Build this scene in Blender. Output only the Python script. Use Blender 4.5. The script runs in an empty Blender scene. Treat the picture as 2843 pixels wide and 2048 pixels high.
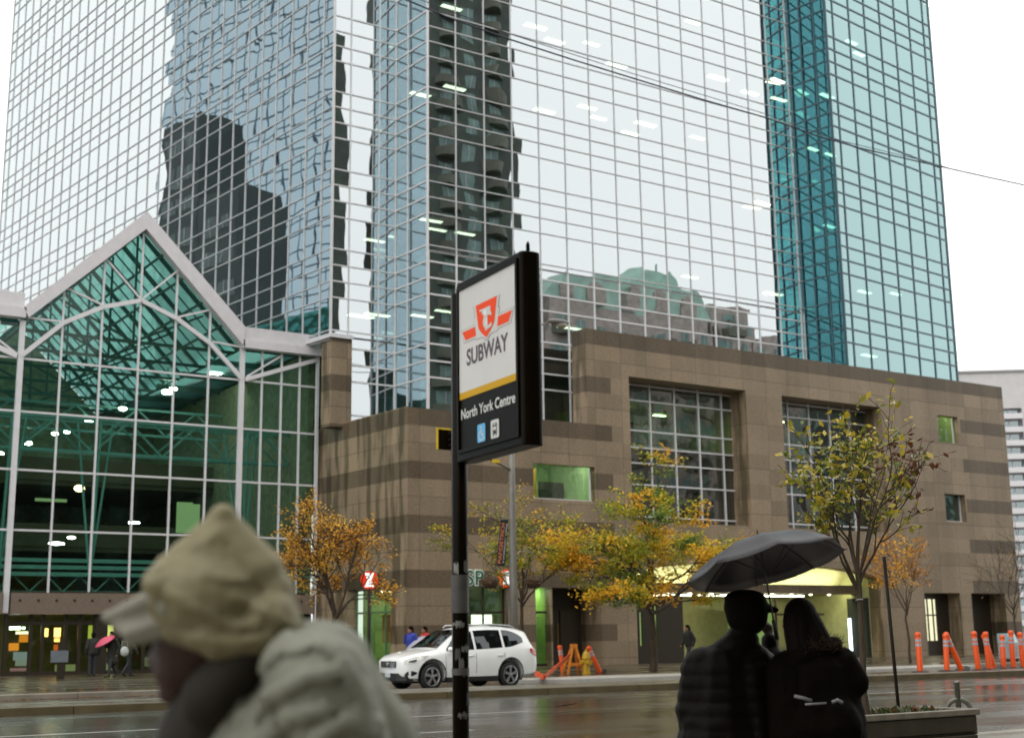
# Street corner with glass office towers, granite podium, glazed atrium and a subway pylon on a wet overcast day.
# Frame: X runs along the street (to the photo's right), Y runs across it (away from the camera), Z is up, metres.
import bpy, bmesh, math, random
from mathutils import Vector, Matrix, noise as mnoise

random.seed(7)
scene = bpy.context.scene
COL = scene.collection
V = Vector
rad = math.radians

# ------------------------------------------------------------------ camera
CAM = V((0.0, 0.0, 1.4))
RV = V((0.836829, -0.547311, -0.012937))
UV = V((-0.097997, -0.173002, 0.980034))
FV = V((0.538622, 0.818853, 0.198408))
FPX, CX, CY, S = 3700.0, 1421.5, 1024.0, 1.25353


def ray(x, y):
    return FV + RV * ((x - CX) / FPX) - UV * ((y - CY) / FPX)


def at_t(x, y, t):
    """point on the street-parallel plane Y = t seen at photo pixel x, y (2268-wide view)"""
    d = ray(x * S, y * S)
    return CAM + d * (t / d.y)


def at_z(x, y, z):
    d = ray(x * S, y * S)
    return CAM + d * ((z - CAM.z) / d.z)


def at_d(x, y, d):
    """point at depth d along the view axis"""
    return CAM + ray(x * S, y * S) * d


cam_data = bpy.data.cameras.new("camera")
cam = bpy.data.objects.new("camera", cam_data)
COL.objects.link(cam)
cam.matrix_world = Matrix(((RV.x, UV.x, -FV.x, CAM.x), (RV.y, UV.y, -FV.y, CAM.y), (RV.z, UV.z, -FV.z, CAM.z), (0, 0, 0, 1)))
cam_data.sensor_width = 36.0
cam_data.lens = FPX / 2843.0 * 36.0
cam_data.clip_start = 0.1
cam_data.clip_end = 3000.0
cam_data.dof.use_dof = True
cam_data.dof.focus_distance = 14.0
cam_data.dof.aperture_fstop = 2.2
scene.camera = cam

# ------------------------------------------------------------------ colour management, world, sun
scene.view_settings.view_transform = "Standard"
scene.view_settings.look = "None"
scene.view_settings.gamma = 1.0
scene.view_settings.exposure = 0.0

SUN_EL, SUN_AZ = rad(58), rad(215)
w = bpy.data.worlds.new("World")
scene.world = w
w.use_nodes = True
nt = w.node_tree
nt.nodes.clear()
sky = nt.nodes.new("ShaderNodeTexSky")
sky.sky_type = "NISHITA"
sky.sun_disc = False
sky.sun_elevation = SUN_EL
sky.sun_rotation = SUN_AZ
sky.dust_density = 5.0
tc = nt.nodes.new("ShaderNodeTexCoord")
sx = nt.nodes.new("ShaderNodeSeparateXYZ")
ramp = nt.nodes.new("ShaderNodeValToRGB")
ramp.color_ramp.elements[0].position = 0.0
ramp.color_ramp.elements[0].color = (0.80, 0.81, 0.82, 1)
ramp.color_ramp.elements[1].position = 0.9
ramp.color_ramp.elements[1].color = (1.0, 1.0, 1.0, 1)
sc = nt.nodes.new("ShaderNodeMix")
sc.data_type = "RGBA"
sc.blend_type = "MULTIPLY"
sc.inputs[0].default_value = 1.0
sc.inputs[7].default_value = (21.2, 21.1, 20.1, 1)
mx = nt.nodes.new("ShaderNodeMix")
mx.data_type = "RGBA"
mx.inputs[0].default_value = 0.93
bg = nt.nodes.new("ShaderNodeBackground")
bg.inputs[1].default_value = 0.1
out = nt.nodes.new("ShaderNodeOutputWorld")
L = nt.links.new
L(tc.outputs["Generated"], sx.inputs[0])
L(sx.outputs[2], ramp.inputs[0])
L(ramp.outputs[0], sc.inputs[6])
L(sky.outputs[0], mx.inputs[6])
L(sc.outputs[2], mx.inputs[7])
L(mx.outputs[2], bg.inputs[0])
L(bg.outputs[0], out.inputs[0])

sun_d = bpy.data.lights.new("sun", "SUN")
sun_d.energy = 0.5
sun_d.angle = rad(100)
sun_d.color = (1.0, 0.97, 0.92)
sun = bpy.data.objects.new("sun", sun_d)
COL.objects.link(sun)
sdir = V((math.sin(SUN_AZ) * math.cos(SUN_EL), math.cos(SUN_AZ) * math.cos(SUN_EL), math.sin(SUN_EL)))
sun.rotation_euler = sdir.to_track_quat("Z", "Y").to_euler()

# ------------------------------------------------------------------ mesh builder and tagging


class MB:
    def __init__(s):
        s.v, s.f, s.m, s.r = [], [], [], []

    def add(s, vs, fs, mi=0, rnd=0.0):
        o = len(s.v)
        s.v += [tuple(p) for p in vs]
        for f in fs:
            s.f.append([i + o for i in f])
            s.m.append(mi)
            s.r.append(rnd)

    def quad(s, a, b, c, d, mi=0, rnd=0.0):
        s.add([a, b, c, d], [(0, 1, 2, 3)], mi, rnd)

    def box(s, x0, x1, y0, y1, z0, z1, mi=0):
        s.add([(x0, y0, z0), (x1, y0, z0), (x1, y1, z0), (x0, y1, z0), (x0, y0, z1), (x1, y0, z1), (x1, y1, z1), (x0, y1, z1)],
              [(0, 3, 2, 1), (4, 5, 6, 7), (0, 1, 5, 4), (1, 2, 6, 5), (2, 3, 7, 6), (3, 0, 4, 7)], mi)

    def obox(s, c, ax, ay, az, mi=0):
        """box from centre and three half-axis vectors"""
        c, ax, ay, az = V(c), V(ax), V(ay), V(az)
        p = [c - ax - ay - az, c + ax - ay - az, c + ax + ay - az, c - ax + ay - az,
             c - ax - ay + az, c + ax - ay + az, c + ax + ay + az, c - ax + ay + az]
        s.add(p, [(0, 3, 2, 1), (4, 5, 6, 7), (0, 1, 5, 4), (1, 2, 6, 5), (2, 3, 7, 6), (3, 0, 4, 7)], mi)

    def bar(s, a, b, w, d, up=(0, 1, 0), mi=0):
        """rectangular bar from a to b, width w, depth d along up"""
        a, b, up = V(a), V(b), V(up)
        ax = (b - a) * 0.5
        n = up - ax.normalized() * up.dot(ax.normalized())
        n.normalize()
        sd = ax.normalized().cross(n)
        s.obox((a + b) * 0.5, ax, sd * w * 0.5, n * d * 0.5, mi)

    def tube(s, pts, rs, n=8, cap=True, mi=0, rnd=0.0):
        pts = [V(p) for p in pts]
        if not hasattr(rs, "__len__"):
            rs = [rs] * len(pts)
        rings = []
        pn = None
        for i, p in enumerate(pts):
            t = (pts[min(i + 1, len(pts) - 1)] - pts[max(i - 1, 0)])
            if t.length < 1e-9:
                t = V((0, 0, 1))
            t.normalize()
            if pn is None:
                pn = t.orthogonal().normalized()
            pn = (pn - t * pn.dot(t))
            if pn.length < 1e-6:
                pn = t.orthogonal()
            pn.normalize()
            b = t.cross(pn)
            rings.append([p + (pn * math.cos(2 * math.pi * k / n) + b * math.sin(2 * math.pi * k / n)) * rs[i] for k in range(n)])
        vs = [q for rg in rings for q in rg]
        fs = []
        for i in range(len(pts) - 1):
            for k in range(n):
                fs.append((i * n + k, i * n + (k + 1) % n, (i + 1) * n + (k + 1) % n, (i + 1) * n + k))
        if cap:
            fs.append(tuple(range(n - 1, -1, -1)))
            fs.append(tuple((len(pts) - 1) * n + k for k in range(n)))
        s.add(vs, fs, mi, rnd)

    def lathe(s, c, prof, n=20, axis=(0, 0, 1), mi=0, cap=True):
        c, axis = V(c), V(axis).normalized()
        p = axis.orthogonal().normalized()
        q = axis.cross(p)
        vs, fs = [], []
        for (r, h) in prof:
            for k in range(n):
                a = 2 * math.pi * k / n
                vs.append(c + axis * h + (p * math.cos(a) + q * math.sin(a)) * r)
        for i in range(len(prof) - 1):
            for k in range(n):
                fs.append((i * n + k, i * n + (k + 1) % n, (i + 1) * n + (k + 1) % n, (i + 1) * n + k))
        if cap:
            fs.append(tuple(range(n - 1, -1, -1)))
            fs.append(tuple((len(prof) - 1) * n + k for k in range(n)))
        s.add(vs, fs, mi)

    def ell(s, c, r, n=14, m=9, rot=None, mi=0):
        c = V(c)
        vs, fs = [], []
        for i in range(1, m):
            th = math.pi * i / m
            for k in range(n):
                a = 2 * math.pi * k / n
                p = V((r[0] * math.sin(th) * math.cos(a), r[1] * math.sin(th) * math.sin(a), r[2] * math.cos(th)))
                if rot:
                    p = rot @ p
                vs.append(c + p)
        top, bot = V((0, 0, r[2])), V((0, 0, -r[2]))
        if rot:
            top, bot = rot @ top, rot @ bot
        vs += [c + top, c + bot]
        ti, bi = len(vs) - 2, len(vs) - 1
        for i in range(m - 2):
            for k in range(n):
                fs.append((i * n + k, (i + 1) * n + k, (i + 1) * n + (k + 1) % n, i * n + (k + 1) % n))
        for k in range(n):
            fs.append((ti, k, (k + 1) % n))
            fs.append((bi, (m - 2) * n + (k + 1) % n, (m - 2) * n + k))
        s.add(vs, fs, mi)

    def cap(s, a, b, ra, rb, n=10):
        """closed tapered capsule"""
        a, b = V(a), V(b)
        ax = (b - a)
        ln = ax.length
        ax.normalize()
        prof = []
        for i in range(1, 5):
            th = math.pi / 2 * i / 4
            prof.append((ra * math.sin(th), -ra * math.cos(th)))
        for i in range(0, 4):
            th = math.pi / 2 * i / 4
            prof.append((rb * math.cos(th), ln + rb * math.sin(th)))
        s.lathe(a, prof, n, ax)

    def prism(s, poly, o, ux, uy, nrm, d, mi=0):
        """extrude a 2-D outline (ccw seen against nrm) by d along nrm"""
        o, ux, uy, nrm = V(o), V(ux), V(uy), V(nrm)
        n = len(poly)
        a = [o + ux * p[0] + uy * p[1] for p in poly]
        b = [q + nrm * d for q in a]
        s.add(a + b, [tuple(range(n - 1, -1, -1)), tuple(range(n, 2 * n))] + [(i, (i + 1) % n, n + (i + 1) % n, n + i) for i in range(n)], mi)

    def mesh(s, name, mats, smooth=False):
        me = bpy.data.meshes.new(name)
        me.from_pydata(s.v, [], s.f)
        if not isinstance(mats, (list, tuple)):
            mats = [mats]
        for m in mats:
            me.materials.append(m)
        if len(mats) > 1:
            me.polygons.foreach_set("material_index", s.m)
        at = me.attributes.new("rnd", "FLOAT", "FACE")
        at.data.foreach_set("value", s.r)
        if smooth:
            me.polygons.foreach_set("use_smooth", [True] * len(me.polygons))
        me.update()
        return me

    def build(s, name, mats, parent=None, smooth=False):
        o = bpy.data.objects.new(name, s.mesh(name, mats, smooth))
        COL.objects.link(o)
        if parent is not None:
            o.parent = parent
        return o


def tag(o, label=None, cat=None, group=None, kind=None):
    if label:
        o["label"] = label
    if cat:
        o["category"] = cat
    if group:
        o["group"] = group
    if kind:
        o["kind"] = kind
    return o


def thing(name, label, cat, loc=(0, 0, 0), rz=0.0, group=None):
    o = bpy.data.objects.new(name, None)
    o.empty_display_size = 0.2
    COL.objects.link(o)
    o.location = loc
    o.rotation_euler = (0, 0, rz)
    return tag(o, label, cat, group)


def struct(name, mb, m, smooth=False):
    return tag(mb.build(name, m, None, smooth), kind="structure")


def link_copy(o, parent=None):
    c = o.copy()
    COL.objects.link(c)
    c.parent = parent
    for ch in list(o.children):
        link_copy(ch, c)
    return c


def smooth_by_angle(o, deg=40):
    me = o.data
    me.polygons.foreach_set("use_smooth", [True] * len(me.polygons))
    try:
        me.set_sharp_from_angle(angle=rad(deg))
    except Exception:
        pass
    return o


def bevel(o, w, seg=2):
    md = o.modifiers.new("bevel", "BEVEL")
    md.width = w
    md.segments = seg
    md.limit_method = "ANGLE"
    return o


def apply_mods(o):
    dg = bpy.context.evaluated_depsgraph_get()
    ev = o.evaluated_get(dg)
    me = bpy.data.meshes.new_from_object(ev)
    old = o.data
    o.modifiers.clear()
    o.data = me
    bpy.data.meshes.remove(old)
    return o


def remeshed(mb, name, m, voxel, parent=None, smooth_it=6, post=None):
    """one continuous skin over overlapping closed volumes"""
    o = bpy.data.objects.new(name, mb.mesh(name, m))
    COL.objects.link(o)
    md = o.modifiers.new("r", "REMESH")
    md.mode = "VOXEL"
    md.voxel_size = voxel
    if smooth_it:
        sm = o.modifiers.new("s", "SMOOTH")
        sm.iterations = smooth_it
        sm.factor = 0.5
    apply_mods(o)
    if not o.data.materials:
        o.data.materials.append(m)
    me = o.data
    if post:
        post(me)
    me.polygons.foreach_set("use_smooth", [True] * len(me.polygons))
    if parent is not None:
        o.parent = parent
    return o


# ------------------------------------------------------------------ materials


def newmat(name):
    m = bpy.data.materials.new(name)
    m.use_nodes = True
    t = m.node_tree
    t.nodes.clear()
    return m, t, t.links.new, t.nodes.new


def paint(name, col, rough=0.5, metal=0.0, var=0.12, scale=3.0, bump=0.0, bscale=40.0, spec=0.5, coat=0.0, col2=None, stretch=None):
    m, t, L, N = newmat(name)
    b = N("ShaderNodeBsdfPrincipled")
    o = N("ShaderNodeOutputMaterial")
    L(b.outputs[0], o.inputs[0])
    b.inputs["Roughness"].default_value = rough
    b.inputs["Metallic"].default_value = metal
    b.inputs["Specular IOR Level"].default_value = spec
    b.inputs["Coat Weight"].default_value = coat
    tc = N("ShaderNodeTexCoord")
    mp = N("ShaderNodeMapping")
    L(tc.outputs["Object"], mp.inputs[0])
    if stretch:
        mp.inputs["Scale"].default_value = stretch
    nz = N("ShaderNodeTexNoise")
    nz.inputs["Scale"].default_value = scale
    nz.inputs["Detail"].default_value = 6.0
    L(mp.outputs[0], nz.inputs[0])
    cr = N("ShaderNodeValToRGB")
    c2 = col2 if col2 else tuple(c * (1 - var) for c in col)
    c1 = col if col2 else tuple(min(1, c * (1 + var)) for c in col)
    cr.color_ramp.elements[0].position = 0.3
    cr.color_ramp.elements[1].position = 0.7
    cr.color_ramp.elements[0].color = (*c2, 1)
    cr.color_ramp.elements[1].color = (*c1, 1)
    L(nz.outputs[0], cr.inputs[0])
    L(cr.outputs[0], b.inputs["Base Color"])
    if bump:
        n2 = N("ShaderNodeTexNoise")
        n2.inputs["Scale"].default_value = bscale
        n2.inputs["Detail"].default_value = 4.0
        L(mp.outputs[0], n2.inputs[0])
        bp = N("ShaderNodeBump")
        bp.inputs["Strength"].default_value = bump
        bp.inputs["Distance"].default_value = 0.02
        L(n2.outputs[0], bp.inputs["Height"])
        L(bp.outputs[0], b.inputs["Normal"])
    return m


def glow(name, col, strength):
    m, t, L, N = newmat(name)
    e = N("ShaderNodeEmission")
    e.inputs[0].default_value = (*col, 1)
    e.inputs[1].default_value = strength
    o = N("ShaderNodeOutputMaterial")
    L(e.outputs[0], o.inputs[0])
    return m


def mirror_glass(name, refl, trans, lo, hi, wave=0.12, wscale=0.45, rough=0.0):
    """coated curtain-wall glass: each pane slightly bowed, so reflections wander from pane to pane"""
    m, t, L, N = newmat(name)
    gl = N("ShaderNodeBsdfGlossy")
    gl.inputs["Color"].default_value = (*refl, 1)
    gl.inputs["Roughness"].default_value = rough
    tr = N("ShaderNodeBsdfTransparent")
    tr.inputs["Color"].default_value = (*trans, 1)
    mx = N("ShaderNodeMixShader")
    o = N("ShaderNodeOutputMaterial")
    lw = N("ShaderNodeLayerWeight")
    lw.inputs["Blend"].default_value = 0.35
    mr = N("ShaderNodeMapRange")
    mr.inputs[3].default_value = lo
    mr.inputs[4].default_value = hi
    L(lw.outputs["Facing"], mr.inputs[0])
    L(mr.outputs[0], mx.inputs[0])
    L(tr.outputs[0], mx.inputs[1])
    L(gl.outputs[0], mx.inputs[2])
    L(mx.outputs[0], o.inputs[0])
    if wave:
        at = N("ShaderNodeAttribute")
        at.attribute_name = "rnd"
        tc = N("ShaderNodeTexCoord")
        ma = N("ShaderNodeVectorMath")
        ma.operation = "MULTIPLY_ADD"
        ma.inputs[1].default_value = (1, 1, 1)
        L(tc.outputs["Object"], ma.inputs[0])
        cx = N("ShaderNodeCombineXYZ")
        mu = N("ShaderNodeMath")
        mu.operation = "MULTIPLY"
        mu.inputs[1].default_value = 1.4
        L(at.outputs["Fac"], mu.inputs[0])
        for i in range(3):
            L(mu.outputs[0], cx.inputs[i])
        L(cx.outputs[0], ma.inputs[2])
        nz = N("ShaderNodeTexNoise")
        nz.inputs["Scale"].default_value = wscale
        nz.inputs["Detail"].default_value = 1.5
        L(ma.outputs[0], nz.inputs[0])
        bp = N("ShaderNodeBump")
        bp.inputs["Strength"].default_value = 1.0
        bp.inputs["Distance"].default_value = wave
        L(nz.outputs[0], bp.inputs["Height"])
        L(bp.outputs[0], gl.inputs["Normal"])
        L(bp.outputs[0], lw.inputs["Normal"]) if False else None
    return m


def clear_glass(name, tint, fac=0.1, refl=(1, 1, 1)):
    return mirror_glass(name, refl, tint, fac * 0.5, 0.65, 0.02, 0.5)


def granite():
    m, t, L, N = newmat("granite")
    b = N("ShaderNodeBsdfPrincipled")
    o = N("ShaderNodeOutputMaterial")
    L(b.outputs[0], o.inputs[0])
    b.inputs["Roughness"].default_value = 0.42
    b.inputs["Specular IOR Level"].default_value = 0.35
    g = N("ShaderNodeNewGeometry")
    sp = N("ShaderNodeSeparateXYZ")
    L(g.outputs["Position"], sp.inputs[0])

    def math_(op, a, bb=None, c=None):
        n = N("ShaderNodeMath")
        n.operation = op
        for i, q in enumerate((a, bb, c)):
            if q is None:
                continue
            if isinstance(q, (int, float)):
                n.inputs[i].default_value = q
            else:
                L(q, n.inputs[i])
        return n.outputs[0]

    X, Y, Z = sp.outputs
    # polished dark courses every 2.39 m, the top course everywhere, the others only at the two ends of the block
    zz = math_("SUBTRACT", Z, 15.59)
    fr = math_("FRACT", math_("MULTIPLY_ADD", zz, 1 / 2.39, 20.0))
    dark = math_("LESS_THAN", fr, 0.79 / 2.39)
    ends = math_("GREATER_THAN", math_("ABSOLUTE", math_("SUBTRACT", X, 52.9)), 13.2)
    top = math_("GREATER_THAN", Z, 15.59)
    mask = math_("MULTIPLY", dark, math_("MAXIMUM", ends, top))
    n1 = N("ShaderNodeTexNoise")
    n1.inputs["Scale"].default_value = 38.0
    n1.inputs["Detail"].default_value = 8.0
    L(g.outputs["Position"], n1.inputs[0])
    vo = N("ShaderNodeTexVoronoi")
    vo.inputs["Scale"].default_value = 55.0
    L(g.outputs["Position"], vo.inputs[0])
    c1 = N("ShaderNodeValToRGB")
    c1.color_ramp.elements[0].position = 0.32
    c1.color_ramp.elements[0].color = (0.148, 0.108, 0.068, 1)
    c1.color_ramp.elements[1].position = 0.68
    c1.color_ramp.elements[1].color = (0.318, 0.242, 0.168, 1)
    L(n1.outputs[0], c1.inputs[0])
    c2 = N("ShaderNodeValToRGB")
    c2.color_ramp.elements[0].position = 0.3
    c2.color_ramp.elements[0].color = (0.055, 0.039, 0.023, 1)
    c2.color_ramp.elements[1].position = 0.7
    c2.color_ramp.elements[1].color = (0.155, 0.115, 0.078, 1)
    L(n1.outputs[0], c2.inputs[0])
    mx = N("ShaderNodeMix")
    mx.data_type = "RGBA"
    L(mask, mx.inputs[0])
    L(c1.outputs[0], mx.inputs[6])
    L(c2.outputs[0], mx.inputs[7])
    # slab-to-slab tone, joints
    sxy = math_("ADD", X, Y)
    col = math_("FLOOR", math_("DIVIDE", sxy, 1.64))
    row = math_("FLOOR", math_("MULTIPLY_ADD", zz, 1 / 0.797, 50.0))
    wn = N("ShaderNodeTexWhiteNoise")
    wn.noise_dimensions = "2D"
    cb = N("ShaderNodeCombineXYZ")
    L(col, cb.inputs[0])
    L(row, cb.inputs[1])
    L(cb.outputs[0], wn.inputs[0])
    tone = math_("MULTIPLY_ADD", wn.outputs[0], 0.28, 0.86)
    jx = math_("LESS_THAN", math_("FRACT", math_("DIVIDE", sxy, 1.64)), 0.016)
    jz = math_("LESS_THAN", math_("FRACT", math_("MULTIPLY_ADD", zz, 1 / 2.39, 20.33)), 0.013)
    jj = math_("MULTIPLY_ADD", math_("MAXIMUM", jx, jz), -0.5, 1.0)
    # rain streaks on the side wall that faces the atrium
    nr = N("ShaderNodeSeparateXYZ")
    L(g.outputs["Normal"], nr.inputs[0])
    side = math_("GREATER_THAN", math_("ABSOLUTE", nr.outputs[0]), 0.7)
    mp = N("ShaderNodeMapping")
    mp.inputs["Scale"].default_value = (1.5, 1.5, 0.22)
    L(g.outputs["Position"], mp.inputs[0])
    n2 = N("ShaderNodeTexNoise")
    n2.inputs["Scale"].default_value = 1.3
    n2.inputs["Detail"].default_value = 5.0
    L(mp.outputs[0], n2.inputs[0])
    st = N("ShaderNodeValToRGB")
    st.color_ramp.elements[0].position = 0.42
    st.color_ramp.elements[0].color = (0.52, 0.52, 0.45, 1)
    st.color_ramp.elements[1].position = 0.56
    st.color_ramp.elements[1].color = (1.22, 1.22, 1.2, 1)
    L(n2.outputs[0], st.inputs[0])
    stf = N("ShaderNodeMix")
    stf.data_type = "RGBA"
    L(side, stf.inputs[0])
    # broad damp patches on the street front
    n3 = N("ShaderNodeTexNoise")
    n3.inputs["Scale"].default_value = 0.55
    n3.inputs["Detail"].default_value = 5.0
    L(mp.outputs[0], n3.inputs[0])
    s3 = N("ShaderNodeValToRGB")
    s3.color_ramp.elements[0].position = 0.35
    s3.color_ramp.elements[0].color = (0.84, 0.84, 0.82, 1)
    s3.color_ramp.elements[1].position = 0.6
    s3.color_ramp.elements[1].color = (1.05, 1.05, 1.05, 1)
    L(n3.outputs[0], s3.inputs[0])
    L(s3.outputs[0], stf.inputs[6])
    L(st.outputs[0], stf.inputs[7])
    f1 = N("ShaderNodeMix")
    f1.data_type = "RGBA"
    f1.blend_type = "MULTIPLY"
    f1.inputs[0].default_value = 1.0
    L(mx.outputs[2], f1.inputs[6])
    L(stf.outputs[2], f1.inputs[7])
    f2 = N("ShaderNodeVectorMath")
    f2.operation = "SCALE"
    L(f1.outputs[2], f2.inputs[0])
    L(math_("MULTIPLY", tone, jj), f2.inputs["Scale"])
    L(f2.outputs[0], b.inputs["Base Color"])
    return m


def wet_ground(name, c1, c2, rlo, rhi, scale=0.25, fine=60.0, bump=0.15, spec=0.5):
    m, t, L, N = newmat(name)
    b = N("ShaderNodeBsdfPrincipled")
    o = N("ShaderNodeOutputMaterial")
    L(b.outputs[0], o.inputs[0])
    b.inputs["Specular IOR Level"].default_value = spec
    g = N("ShaderNodeNewGeometry")
    mp = N("ShaderNodeMapping")
    mp.inputs["Scale"].default_value = (0.35, 1.0, 1.0)
    L(g.outputs["Position"], mp.inputs[0])
    n1 = N("ShaderNodeTexNoise")
    n1.inputs["Scale"].default_value = scale
    n1.inputs["Detail"].default_value = 7.0
    n1.inputs["Roughness"].default_value = 0.6
    L(mp.outputs[0], n1.inputs[0])
    n2 = N("ShaderNodeTexNoise")
    n2.inputs["Scale"].default_value = fine
    n2.inputs["Detail"].default_value = 4.0
    L(g.outputs["Position"], n2.inputs[0])
    mr = N("ShaderNodeMapRange")
    mr.inputs[1].default_value = 0.38
    mr.inputs[2].default_value = 0.62
    mr.inputs[3].default_value = rlo
    mr.inputs[4].default_value = rhi
    L(n1.outputs[0], mr.inputs[0])
    L(mr.outputs[0], b.inputs["Roughness"])
    cr = N("ShaderNodeValToRGB")
    cr.color_ramp.elements[0].position = 0.3
    cr.color_ramp.elements[0].color = (*c1, 1)
    cr.color_ramp.elements[1].position = 0.7
    cr.color_ramp.elements[1].color = (*c2, 1)
    ad = N("ShaderNodeMix")
    ad.data_type = "FLOAT"
    ad.inputs[0].default_value = 0.45
    L(n1.outputs[0], ad.inputs[2])
    L(n2.outputs[0], ad.inputs[3])
    L(ad.outputs[0], cr.inputs[0])
    L(cr.outputs[0], b.inputs["Base Color"])
    bp = N("ShaderNodeBump")
    bp.inputs["Strength"].default_value = bump
    bp.inputs["Distance"].default_value = 0.01
    L(n2.outputs[0], bp.inputs["Height"])
    L(bp.outputs[0], b.inputs["Normal"])
    return m


def leaf_mat(name, stops, rough=0.5):
    m, t, L, N = newmat(name)
    at = N("ShaderNodeAttribute")
    at.attribute_name = "rnd"
    cr = N("ShaderNodeValToRGB")
    while len(cr.color_ramp.elements) < len(stops):
        cr.color_ramp.elements.new(0.5)
    for e, (p, c) in zip(cr.color_ramp.elements, stops):
        e.position = p
        e.color = (*c, 1)
    L(at.outputs["Fac"], cr.inputs[0])
    b = N("ShaderNodeBsdfPrincipled")
    b.inputs["Roughness"].default_value = rough
    L(cr.outputs[0], b.inputs["Base Color"])
    tl = N("ShaderNodeBsdfTranslucent")
    L(cr.outputs[0], tl.inputs[0])
    mx = N("ShaderNodeMixShader")
    mx.inputs[0].default_value = 0.35
    L(b.outputs[0], mx.inputs[1])
    L(tl.outputs[0], mx.inputs[2])
    o = N("ShaderNodeOutputMaterial")
    L(mx.outputs[0], o.inputs[0])
    return m


M_GRAN = granite()
M_WHITE = paint("white_steel", (0.62, 0.61, 0.64), 0.35, var=0.05)
M_FASCIA = paint("fascia_panel", (0.58, 0.56, 0.59), 0.4, var=0.05)
M_MULL_L = paint("mullion_light", (0.52, 0.52, 0.54), 0.35, var=0.05)
M_MULL_W = paint("mullion_white", (0.62, 0.62, 0.64), 0.35, var=0.05)
M_MULL_B = paint("mullion_teal", (0.045, 0.10, 0.13), 0.4, var=0.08)
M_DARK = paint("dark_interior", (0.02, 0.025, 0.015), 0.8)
M_DARKBR = paint("dark_bronze", (0.022, 0.015, 0.008), 0.45)
M_INT = paint("interior_brown", (0.05, 0.045, 0.022), 0.8)
M_GREENW = paint("interior_green_wall", (0.20, 0.27, 0.09), 0.7)
M_TEALST = paint("teal_steel", (0.10, 0.26, 0.24), 0.5)
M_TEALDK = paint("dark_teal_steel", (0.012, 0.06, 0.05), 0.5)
M_CONC = wet_ground("wet_concrete", (0.10, 0.085, 0.065), (0.21, 0.185, 0.15), 0.18, 0.5, 0.5, 40, 0.1)
M_KERB = paint("kerb_concrete", (0.22, 0.195, 0.155), 0.45, var=0.2, scale=2.0, bump=0.1)
M_KERBF = paint("kerb_stained", (0.10, 0.075, 0.035), 0.5, var=0.3, scale=2.0)
M_ASPH = wet_ground("wet_asphalt", (0.026, 0.025, 0.02), (0.075, 0.07, 0.058), 0.05, 0.34, 0.3, 70, 0.14)
M_PAVE = wet_ground("wet_paving", (0.035, 0.026, 0.014), (0.10, 0.078, 0.045), 0.12, 0.45, 0.4, 30, 0.12)
M_BLACK = paint("black_paint", (0.011, 0.008, 0.005), 0.35, var=0.2, scale=8)
M_BARK = paint("bark", (0.055, 0.036, 0.02), 0.8, var=0.35, scale=14, bump=0.5, stretch=(1, 1, 0.25))
M_POLE = paint("galvanised_steel", (0.20, 0.19, 0.17), 0.45, metal=0.3, var=0.12, scale=5)
# ------------------------------------------------------------------ ground, road, pavements
T_FK, T_MED, T_NK = 37.2, 28.9, 11.7
g = MB()
g.box(-700, 900, -700, 900, -1.0, -0.03)
struct("ground", g, M_PAVE)
g = MB()
g.quad((-160, T_NK, 0), (320, T_NK, 0), (320, T_FK, 0), (-160, T_FK, 0))
struct("road", g, M_ASPH)


def kerbed(name, x0, x1, y0, y1, z, m, kerbname, near=True, far=False, kw=0.22):
    g = MB()
    a = y0 + (kw if near else 0)
    b = y1 - (kw if far else 0)
    g.box(x0, x1, a, b, -0.02, z - 0.004)
    struct(name, g, m)
    for on, u, v in ((near, y0, a), (far, b, y1)):
        if on:
            k = MB()
            x = x0
            while x < x1:
                k.box(x, min(x + 2.4, x1) - 0.012, u, v, -0.02, z)
                x += 2.4
            o = struct(kerbname, k, M_KERB)
            bevel(o, 0.025)


kerbed("far_pavement", -160, 320, T_FK, 62.0, 0.15, M_PAVE, "far_kerb")
kerbed("near_pavement", -160, 320, -60.0, T_NK, 0.14, M_CONC, "near_kerb", near=False, far=True)
M_MEDT = wet_ground("median_top", (0.07, 0.058, 0.04), (0.16, 0.14, 0.105), 0.15, 0.5, 0.6, 30, 0.1)
# median island with a stained nosing
g = MB()
g.box(-160, 320, T_MED + 0.12, T_MED + 2.3, -0.02, 0.172)
o = struct("median_island", g, M_MEDT)
bevel(o, 0.03)
g = MB()
x = -160.0
while x < 320:
    g.box(x, x + 2.98, T_MED, T_MED + 0.117, -0.02, 0.155)
    x += 3.0
struct("median_kerb", g, M_KERBF)
# kerb build-out where the road works stand
g = MB()
xk = at_t(1188, 1508, 35.3).x
g.prism([(xk, 35.9), (xk + 1.2, 35.2), (45.0, 35.2), (45.0, 37.19), (xk, 37.19)], (0, 0, -0.02), (1, 0, 0), (0, 1, 0), (0, 0, 1), 0.175)
o = struct("kerb_extension", g, paint("pale_new_concrete", (0.40, 0.38, 0.35), 0.4, var=0.12))
bevel(o, 0.03)
# lane markings
M_LINE = paint("road_paint", (0.50, 0.49, 0.45), 0.35, var=0.25, scale=6)
g = MB()
for t, x0, x1 in ((18.55, 1.0, 11.4), (22.5, 4.5, 15.1), (22.9, 23.5, 29.0), (25.9, 33.0, 39.0), (22.7, 41, 47)):
    g.quad((x0, t - 0.055, 0.004), (x1, t - 0.055, 0.004), (x1, t + 0.055, 0.004), (x0, t + 0.055, 0.004))
struct("road_marking", g, M_LINE)
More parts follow.
